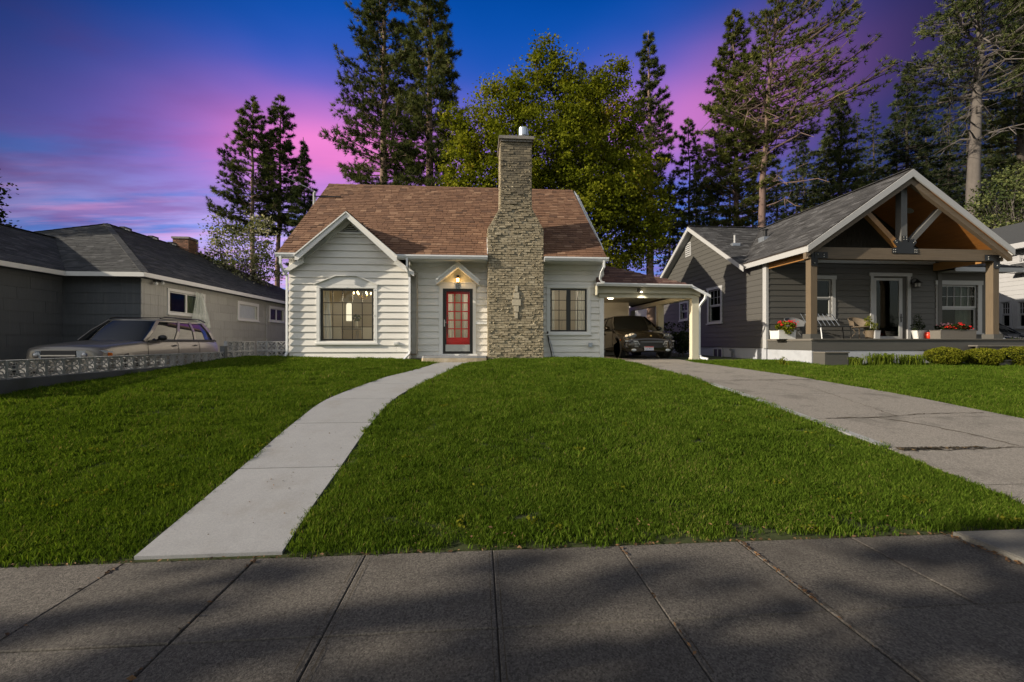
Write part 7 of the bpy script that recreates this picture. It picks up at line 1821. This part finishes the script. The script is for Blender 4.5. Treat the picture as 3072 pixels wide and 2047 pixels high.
def pine(name, label, trunk, r0, zc0, hw, material='pine_needles', bark='bark_pine', nb=95, tn=18, n=24, ln=.27, wd=.019, kind='pine', asym=None, cat='tree', group='tall conifers behind the houses', dead=0, top_round=.7, gap=.12, rise=.25):
    """trunk: list of (x,y,z); hw: half width of crown in m; zc0: where the crown starts"""
    trunk = [np.array(p, float) for p in trunk]; top = trunk[-1]; H_ = top[2] - trunk[0][2]
    T_ = thing(name, trunk[0], label, cat, group)
    zs = [p[2] for p in trunk]
    def axis(z): return np.array([np.interp(z, zs, [p[0] for p in trunk]), np.interp(z, zs, [p[1] for p in trunk]), z])
    tk = M(); zz = np.linspace(zs[0] - .3, zs[-1], 16); wob = TR.normal(0, .04, (16, 2))
    tk.tube([axis(z) + np.array([a, b, 0]) for z, (a, b) in zip(zz, wob)], [max(.02, r0 * (1 - .93 * max(0, (z - zs[0]) / H_)) * (1.12 if i == 0 else 1)) for i, z in enumerate(zz)], 9)
    C, D, TN = [], [], []
    bm = M(); ga = 0.0
    nb = int(nb * 1.35)
    for i in range(nb):
        t_ = (i + TR.uniform(0, 1)) / nb
        z = zc0 + (top[2] - .25 - zc0) * t_; ga += 2.4 + TR.normal(0, .5)
        prof = ((1 - t_) ** top_round * .95 + .06) * (min(1, .55 + t_ * 3.0))
        if kind == 'fir': prof = (1 - t_) ** .9 + .03
        L = hw * prof * TR.choice([TR.uniform(.55, .9), TR.uniform(.8, 1.2)])
        if asym: L *= asym(ga % (2 * pi), t_)
        if L < .15: L = .15
        if TR.uniform() < gap: continue
        d0 = np.array([cos(ga), sin(ga), 0]); up0 = TR.normal(.12, .12) if kind == 'pine' else TR.normal(-.12, .08)
        cv = TR.uniform(.05, rise) if kind == 'pine' else TR.uniform(-.15, .12)
        b0 = axis(z); side = np.array([-d0[1], d0[0], 0]); bend = TR.normal(0, .14)
        def bp(s_): return b0 + d0 * L * s_ + np.array([0, 0, 1]) * L * (up0 * s_ + cv * s_ * s_) + side * L * bend * s_ * s_
        rb = max(.018, .012 + L * .013)
        bm.tube([bp(s_) for s_ in (0, .35, .7, 1)], [rb, rb * .75, rb * .5, rb * .25], 4, cap=False)
        m_ = max(5, int(tn * (1.55 if kind == 'pine' else 1.5) * (L / hw) ** .8 * TR.uniform(.8, 1.2)))
        ctone = TR.normal(.45, .14)
        s0 = .30 if kind == 'pine' else .12
        for q_ in range(m_):
            s_ = s0 + (1 - s0) * TR.uniform(0, 1) ** .75; w_ = (1.05 - s_ * .72) * L * .34
            off = TR.normal(0, 1) * w_ * .62; p = bp(s_) + side * off + np.array([0, 0, TR.normal(.03, .10) * L * .35 + (.0 if kind == 'pine' else -.05)])
            C.append(p); dd = d0 * (.8 if kind == 'pine' else 1) + side * off / (w_ + .1) * .6 + np.array([0, 0, .55 if kind == 'pine' else -.15]); D.append(dd); TN.append(ctone + TR.normal(0, .17))
            if q_ % 3 == 0 and L > 1.0:
                s1 = max(.1, s_ - .2); bm.tube([bp(s1), p], [rb * .35, rb * .15], 3, cap=False)
    for i in range(dead):      # bare lower limbs
        z = zc0 + (top[2] - zc0) * TR.uniform(-.28, .45); a = TR.uniform(0, 2 * pi); L = hw * TR.uniform(.35, .8); d0 = np.array([cos(a), sin(a), 0]); b0 = axis(z); p = [b0]; 
        for s_ in (.3, .6, .85, 1): p.append(b0 + d0 * L * s_ + np.array([0, 0, L * (.35 * s_ - .55 * s_ * s_)]) + TR.normal(0, .05, 3) * L)
        bm.tube(p, [.05, .04, .03, .02, .01], 4, cap=False)
        for _ in range(3): bm.tube([p[2], p[2] + TR.normal(0, .3, 3) * L * .6, p[2] + TR.normal(0, .45, 3) * L * .6 - np.array([0, 0, .1])], [.02, .014, .008], 3, cap=False)
    build(tk, 'trunk', bark, T_, smooth=True); build(bm, 'limbs', bark, T_, kind='stuff')
    C, D, TN = np.array(C), unit(np.array(D)), np.array(TN)
    v, f, t_ = needle_mesh(C, D, n, ln, wd, TN)
    o = link_mesh('crown', v, f, MAT[material], T_, t_); o['kind'] = 'stuff'
    return T_
def at_px(px, Y): return on_y(px, 0, Y)[0]
def zt_(px, py, Y): return on_y(px, py, Y)[1]
def stem(px0, px1, Y, top, lean=0): return [(at_px(px0, Y), Y, .7), (at_px((px0 + px1) / 2, Y), Y + lean / 2, zt_(px0, (1026 + top) / 2, Y)), (at_px(px1, Y), Y + lean, zt_(px1, top, Y))]
def hwm(px, dpx, Y): return abs(at_px(px + dpx, Y) - at_px(px, Y))
G1 = 'tall conifers left of the cottage'; G2 = 'tall conifers behind the cottage'; G3 = 'tall conifers behind the charcoal house'
pine('pine_tree', 'ragged pine nearest the ranch chimney, with the longest low limbs, left of the cottage', stem(757, 757, 34, 290), .26, zt_(757, 720, 34), hwm(757, 128, 34), nb=110, tn=22, group=G1)
pine('pine_tree', 'slim pine in the middle of three conifers left of the cottage roof', stem(830, 842, 35, 280), .25, zt_(830, 700, 35), hwm(835, 98, 35), nb=110, tn=20, group=G1)
pine('fir_tree', 'small dark fir touching the left end of the cottage roof ridge', stem(912, 912, 32, 412), .18, zt_(912, 800, 32), hwm(912, 68, 32), 'fir_needles', 'bark_dark', nb=100, tn=15, ln=.26, kind='fir', group=G1, gap=.05)
pine('pine_tree', 'left one of the two tallest pines behind the cottage roof', stem(1150, 1150, 30, -170), .42, zt_(1150, 640, 30), hwm(1150, 165, 30), nb=170, tn=24, ln=.30, group=G2, top_round=.55, gap=.08)
pine('pine_tree', 'right one of the two tallest pines behind the cottage roof, beside the maple', stem(1284, 1292, 28, -150), .42, zt_(1284, 640, 28), hwm(1284, 122, 28), nb=160, tn=22, ln=.30, group=G2, top_round=.5, gap=.08)
pine('fir_tree', 'dark fir tip poking out above the yellow-green maple', stem(1745, 1745, 36, 178), .25, zt_(1745, 500, 36), hwm(1745, 110, 36), 'fir_needles', 'bark_dark', nb=90, tn=14, kind='fir', group=G2, gap=.03)
pine('pine_tree', 'dense dark pine rising directly right of the maple', stem(1955, 1945, 30, 92), .34, zt_(1955, 760, 30), hwm(1950, 108, 30), nb=130, tn=22, group=G2, gap=.06)
pine('pine_tree', 'short slender pine standing in the sky gap right of the maple', stem(2072, 2066, 33, 350), .2, zt_(2070, 760, 33), hwm(2070, 75, 33), 'pine_needles', 'bark_dark', nb=80, tn=15, group=G2)
pine('pine_tree', 'bushy light green pine behind the ridge of the charcoal house gable', stem(2214, 2200, 27, 30), .26, zt_(2214, 700, 27), hwm(2205, 132, 27), 'pine_needles_light', 'bark_orange', nb=150, tn=24, group=G3, gap=.07)
GX = [(at_px(2272, 25), 25, .7), (at_px(2290, 25), 25, zt_(2290, 500, 25)), (at_px(2310, 25), 25, zt_(2310, 250, 25)), (at_px(2345, 25), 25, zt_(2345, -90, 25))]
pine('pine_tree', 'open-crowned pine with pinkish leaning trunk and a long limb reaching right', GX, .30, zt_(2290, 470, 25), hwm(2310, 250, 25), 'pine_needles_light', 'bark_orange', nb=125, tn=24, n=20, group=G3, dead=16, asym=lambda a, t_: 1.15 if cos(a) > .1 else .62, gap=.22, rise=.35)
pine('fir_tree', 'olive green fir left of the porch gable peak', stem(2520, 2520, 30, 262), .3, zt_(2520, 760, 30), hwm(2520, 150, 30), 'pine_needles', 'bark_dark', nb=150, tn=18, ln=.28, kind='fir', group=G3, gap=.03)
pine('fir_tree', 'broad dark fir right behind the porch gable peak', stem(2722, 2722, 31, 195), .3, zt_(2722, 780, 31), hwm(2722, 175, 31), 'fir_needles', 'bark_dark', nb=170, tn=20, ln=.28, kind='fir', group=G3, gap=.03)
JX_ = [(at_px(2919, 23), 23, .7), (at_px(2924, 23), 23, zt_(2924, 450, 23)), (at_px(2936, 23), 23, zt_(2936, 190, 23)), (at_px(2950, 23), 23, zt_(2950, -170, 23))]
pine('pine_tree', 'thick grey-trunked pine towering over the right slope of the porch roof', JX_, .50, zt_(2930, 300, 23), hwm(2930, 215, 23), 'pine_needles', 'bark_grey', nb=110, tn=20, n=16, group=G3, dead=26, gap=.12)
pine('pine_tree', 'dark-trunked pine at the far right edge of the picture', stem(3062, 3066, 25, -120), .34, zt_(3062, 520, 25), hwm(3062, 130, 25), 'pine_needles', 'bark_dark', nb=120, tn=18, group=G3, dead=8)
pine('fir_tree', 'dark low fir filling the gap between the short pine and the charcoal house', stem(2130, 2130, 36, 560), .25, 1.2, hwm(2130, 95, 36), 'fir_needles', 'bark_dark', nb=110, tn=16, kind='fir', group=G3, gap=.02)
pine('fir_tree', 'background fir between the leaning pine and the olive green fir', stem(2410, 2410, 36, 400), .25, zt_(2410, 900, 36), hwm(2410, 130, 36), 'fir_needles', 'bark_dark', nb=120, tn=16, kind='fir', group=G3, gap=.02)
pine('fir_tree', 'background fir filling the notch left of the thick grey trunk', stem(2840, 2840, 37, 330), .25, zt_(2840, 900, 37), hwm(2840, 140, 37), 'fir_needles', 'bark_dark', nb=120, tn=16, kind='fir', group=G3, gap=.02)
pine('fir_tree', 'shaded background fir behind the right eave of the charcoal porch', stem(3010, 3010, 34, 380), .25, zt_(3010, 900, 34), hwm(3010, 150, 34), 'fir_needles', 'bark_dark', nb=120, tn=16, kind='fir', group=G3, gap=.02)

for (px_, top_, Y_, hw_, lab_) in ((2330, 470, 38, 120, 'shaded fir low behind the leaning open pine'), (2480, 380, 39, 110, 'narrow background fir rising left of the olive green fir'), (2620, 300, 38, 130, 'background fir between the two broad firs over the porch ridge'),
        (2780, 250, 39, 130, 'tall background fir right of the porch gable peak'), (2900, 260, 36, 150, 'tall shaded fir behind the thick grey trunk'), (2975, 330, 38, 140, 'shaded fir between the thick grey trunk and the picture edge'), (2010, 560, 37, 90, 'low shaded fir at the right foot of the maple'), (2260, 520, 39, 110, 'low shaded fir behind the ridge of the charcoal house gable'), (2190, 430, 43, 130, 'far fir seen between the two open pines'), (2390, 400, 43, 140, 'far fir behind the long right limb of the open pine'), (2570, 330, 43, 150, 'far fir over the middle of the porch roof slope'), (2690, 270, 44, 150, 'far fir directly over the porch gable peak'), (2850, 230, 43, 160, 'far fir left of the thick grey trunk'), (3040, 210, 42, 170, 'far fir at the top right of the picture'), (2090, 500, 42, 110, 'far fir right of the maple, beside the short pine')):
    pine('fir_tree', lab_, stem(px_, px_, Y_, top_), .25, 1.4 if top_ > 500 else zt_(px_, 900, Y_), hwm(px_, hw_, Y_), 'fir_needles', 'bark_dark', nb=105, tn=15, n=18, kind='fir', group=G3, gap=.02)
# broadleaf trees: limbs carry clouds of leaf clumps
def broadleaf(name, label, base, zc0, lobes, material, bark, nclump, nleaf, size, cr=.5, r0=.3, cat='tree', group=None, nlimb=22, tone=(.5, .14), skin=.62):
    T_ = thing(name, base, label, cat, group); base = np.array(base, float)
    C, Nn, TN, R_ = [], [], [], []
    vol = np.array([l[3] * l[4] * l[5] for l in lobes]) ** .72; vol /= vol.sum()
    for (cx, cy, cz, rx, ry, rz_), fr_ in zip(lobes, vol):
        k = max(6, int(nclump * fr_)); d = unit(TR.normal(0, 1, (k, 3))); r = skin + (1 - skin) * TR.uniform(0, 1, (k, 1)); r *= TR.uniform(.86, 1.12, (k, 1))
        C.append(np.array([cx, cy, cz]) + d * r * np.array([rx, ry, rz_])); Nn.append(d); lt = TR.normal(0, .06)
        TN.append(np.clip(TR.normal(tone[0], tone[1], k) + lt, 0, 1)); R_.append(np.full(k, cr) * TR.uniform(.6, 1.3, k))
    C, Nn, TN, R_ = map(np.concatenate, (C, Nn, TN, R_))
    v, f, t_ = leaf_mesh(C, Nn, nleaf, R_, size, TN); o = link_mesh('crown', v, f, MAT[material], T_, t_); o['kind'] = 'stuff'
    tk = M(); hub = np.array([base[0] + .1, base[1], zc0]); tk.tube([base - [0, 0, .3], base + (hub - base) * .5 + TR.normal(0, .05, 3), hub], [r0 * 1.15, r0, r0 * .8], 9); build(tk, 'trunk', bark, T_, smooth=True)
    lm = M()
    for i in range(nlimb):
        tgt = C[TR.integers(len(C))]; mid = hub + (tgt - hub) * .5 + TR.normal(0, .25, 3) + np.array([0, 0, .3]); lm.tube([hub, hub + (mid - hub) * .5, mid, tgt], [r0 * .5, r0 * .35, r0 * .22, r0 * .08], 5, cap=False)
        for _ in range(3):
            t2 = C[TR.integers(len(C))]
            if np.linalg.norm(t2 - mid) < 3.0: lm.tube([mid, (mid + t2) / 2 + TR.normal(0, .1, 3), t2], [r0 * .14, r0 * .09, r0 * .03], 4, cap=False)
    build(lm, 'limbs', bark, T_, kind='stuff'); return T_
YM = 25.5
def lobe(px, py, dx_, dy_, Y=YM, dep=None):
    if 24 < Y < 26: dx_, dy_ = dx_ * .96, dy_ * .96
    x, z = on_y(px, py, Y); rx = hwm(px, dx_, Y); rz_ = dy_ / 1295 * Y * .99; return (x, Y, z, rx, dep or rx, rz_)
LB = [lobe(1640, 470, 190, 170), lobe(1625, 200, 55, 95), lobe(1560, 300, 85, 90), lobe(1450, 420, 100, 120), lobe(1385, 520, 70, 140, YM - .5), lobe(1740, 330, 95, 100), lobe(1840, 400, 95, 130), lobe(1860, 560, 130, 150), lobe(1760, 620, 150, 150, YM - 1), lobe(1930, 680, 95, 130, YM - .5),
      lobe(1540, 560, 130, 130, YM - 1), lobe(1420, 620, 90, 100, YM - 1), lobe(1820, 790, 110, 80), lobe(1580, 700, 150, 100), lobe(1850, 240, 45, 60), lobe(1480, 270, 40, 45), lobe(1790, 250, 40, 55), lobe(1370, 370, 40, 60), lobe(1680, 230, 60, 70)]
broadleaf('maple_tree', 'large yellow-green maple filling the sky behind the chimney', (at_px(1720, YM), YM, .8), zt_(1720, 800, YM), LB, 'maple_leaves', 'bark_dark', 2900, 48, .142, .50, .34, nlimb=60, skin=.42)
LBB = [lobe(715, 745, 88, 80, 27), lobe(660, 700, 45, 45, 27), lobe(780, 700, 45, 60, 27), lobe(700, 830, 90, 60, 27), lobe(800, 800, 50, 60, 27), lobe(640, 790, 35, 45, 27)]
broadleaf('flowering_tree', 'pale blossoming small tree between the ranch roof and the cottage', (at_px(725, 27), 27, .8), 2.6, LBB, 'blossom_leaves', 'bark_dark', 420, 16, .13, .42, .10, nlimb=30, tone=(.55, .2))
LBR = [lobe(3010, 610, 70, 90, 20), lobe(3070, 560, 55, 80, 20), lobe(2975, 690, 50, 50, 20), lobe(3060, 700, 60, 50, 20)]
broadleaf('bushy_tree', 'small light green tree with tangled twigs above the right porch eave', (at_px(3020, 20), 20, .8), 3.6, LBR, 'pine_needles', 'bark_grey', 420, 18, .11, .35, .14, nlimb=70, tone=(.5, .18))
LBL = [lobe(-115, 600, 95, 120, 19), lobe(-40, 570, 42, 25, 19), lobe(-30, 640, 34, 12, 19), lobe(10, 678, 18, 12, 19), lobe(-60, 520, 40, 30, 19)]
broadleaf('edge_tree', 'leafy twigs poking in at the left edge above the ranch roof', (at_px(-300, 19), 19, .5), 4.2, LBL, 'dark_leaves', 'bark_dark', 260, 12, .13, .3, .15, nlimb=16)
# distant woods beyond the houses: closes the view between buildings
# unseen street trees: left ones shade the pavement, others added to block sky light
for (x, y, zc, r, lab) in ((-19.5, -4.5, 6.4, 3.2, 'street maple farthest left along the kerb, shading the pavement'), (-11.5, -3.4, 6.2, 2.9, 'street maple left of the viewer, shading the pavement'), (-4.2, -3.0, 6.0, 2.8, 'street maple on the kerb just left of the viewer'), (3.0, -3.6, 7.4, 3.8, 'unseen street maple added behind the viewer to dim the foreground, its canopy over the verge'),
                          (11.5, -2.6, 7.4, 4.8, 'unseen street maple added on the kerb by the driveway apron to block sky light'), (20, -2.4, 7.2, 5.0, 'unseen street maple added on the kerb to block sky light from the charcoal house')):
    lb = [(x, y, zc, r, r, 2.4)] + [(x + TR.uniform(-.6, .6) * r, y + TR.uniform(-.6, .1) * r, zc + TR.uniform(-1.0, 1.4), r * .45, r * .45, 1.3) for _ in range(5)]
    broadleaf('street_tree', lab, (x, y, -.1), 4.2, lb, 'maple_leaves', 'bark_grey', 480, 12, .40, .7, .22, nlimb=18, group='street maples along the kerb', skin=.3)

# broad-leaved weeds and clover growing through the lawn
pw = []
for _ in range(70):
    x_, y_ = random.uniform(-6.5, 8), 3.15 + 8 * random.random() ** 1.7
    if not bool(lawn_mask(np.array([x_]), np.array([y_]), .12)[0]): continue
    pw.append(leaves(random.randint(14, 34), (x_, y_, float(G(x_, y_)) + .035), (random.uniform(.05, .16), random.uniform(.05, .14), .018), .026))
o = leafobj('lawn_weeds', pw, 'hedge_leaves', None, 'stuff'); o['label'] = 'low clover and broad-leaved weeds scattered through the lawn'
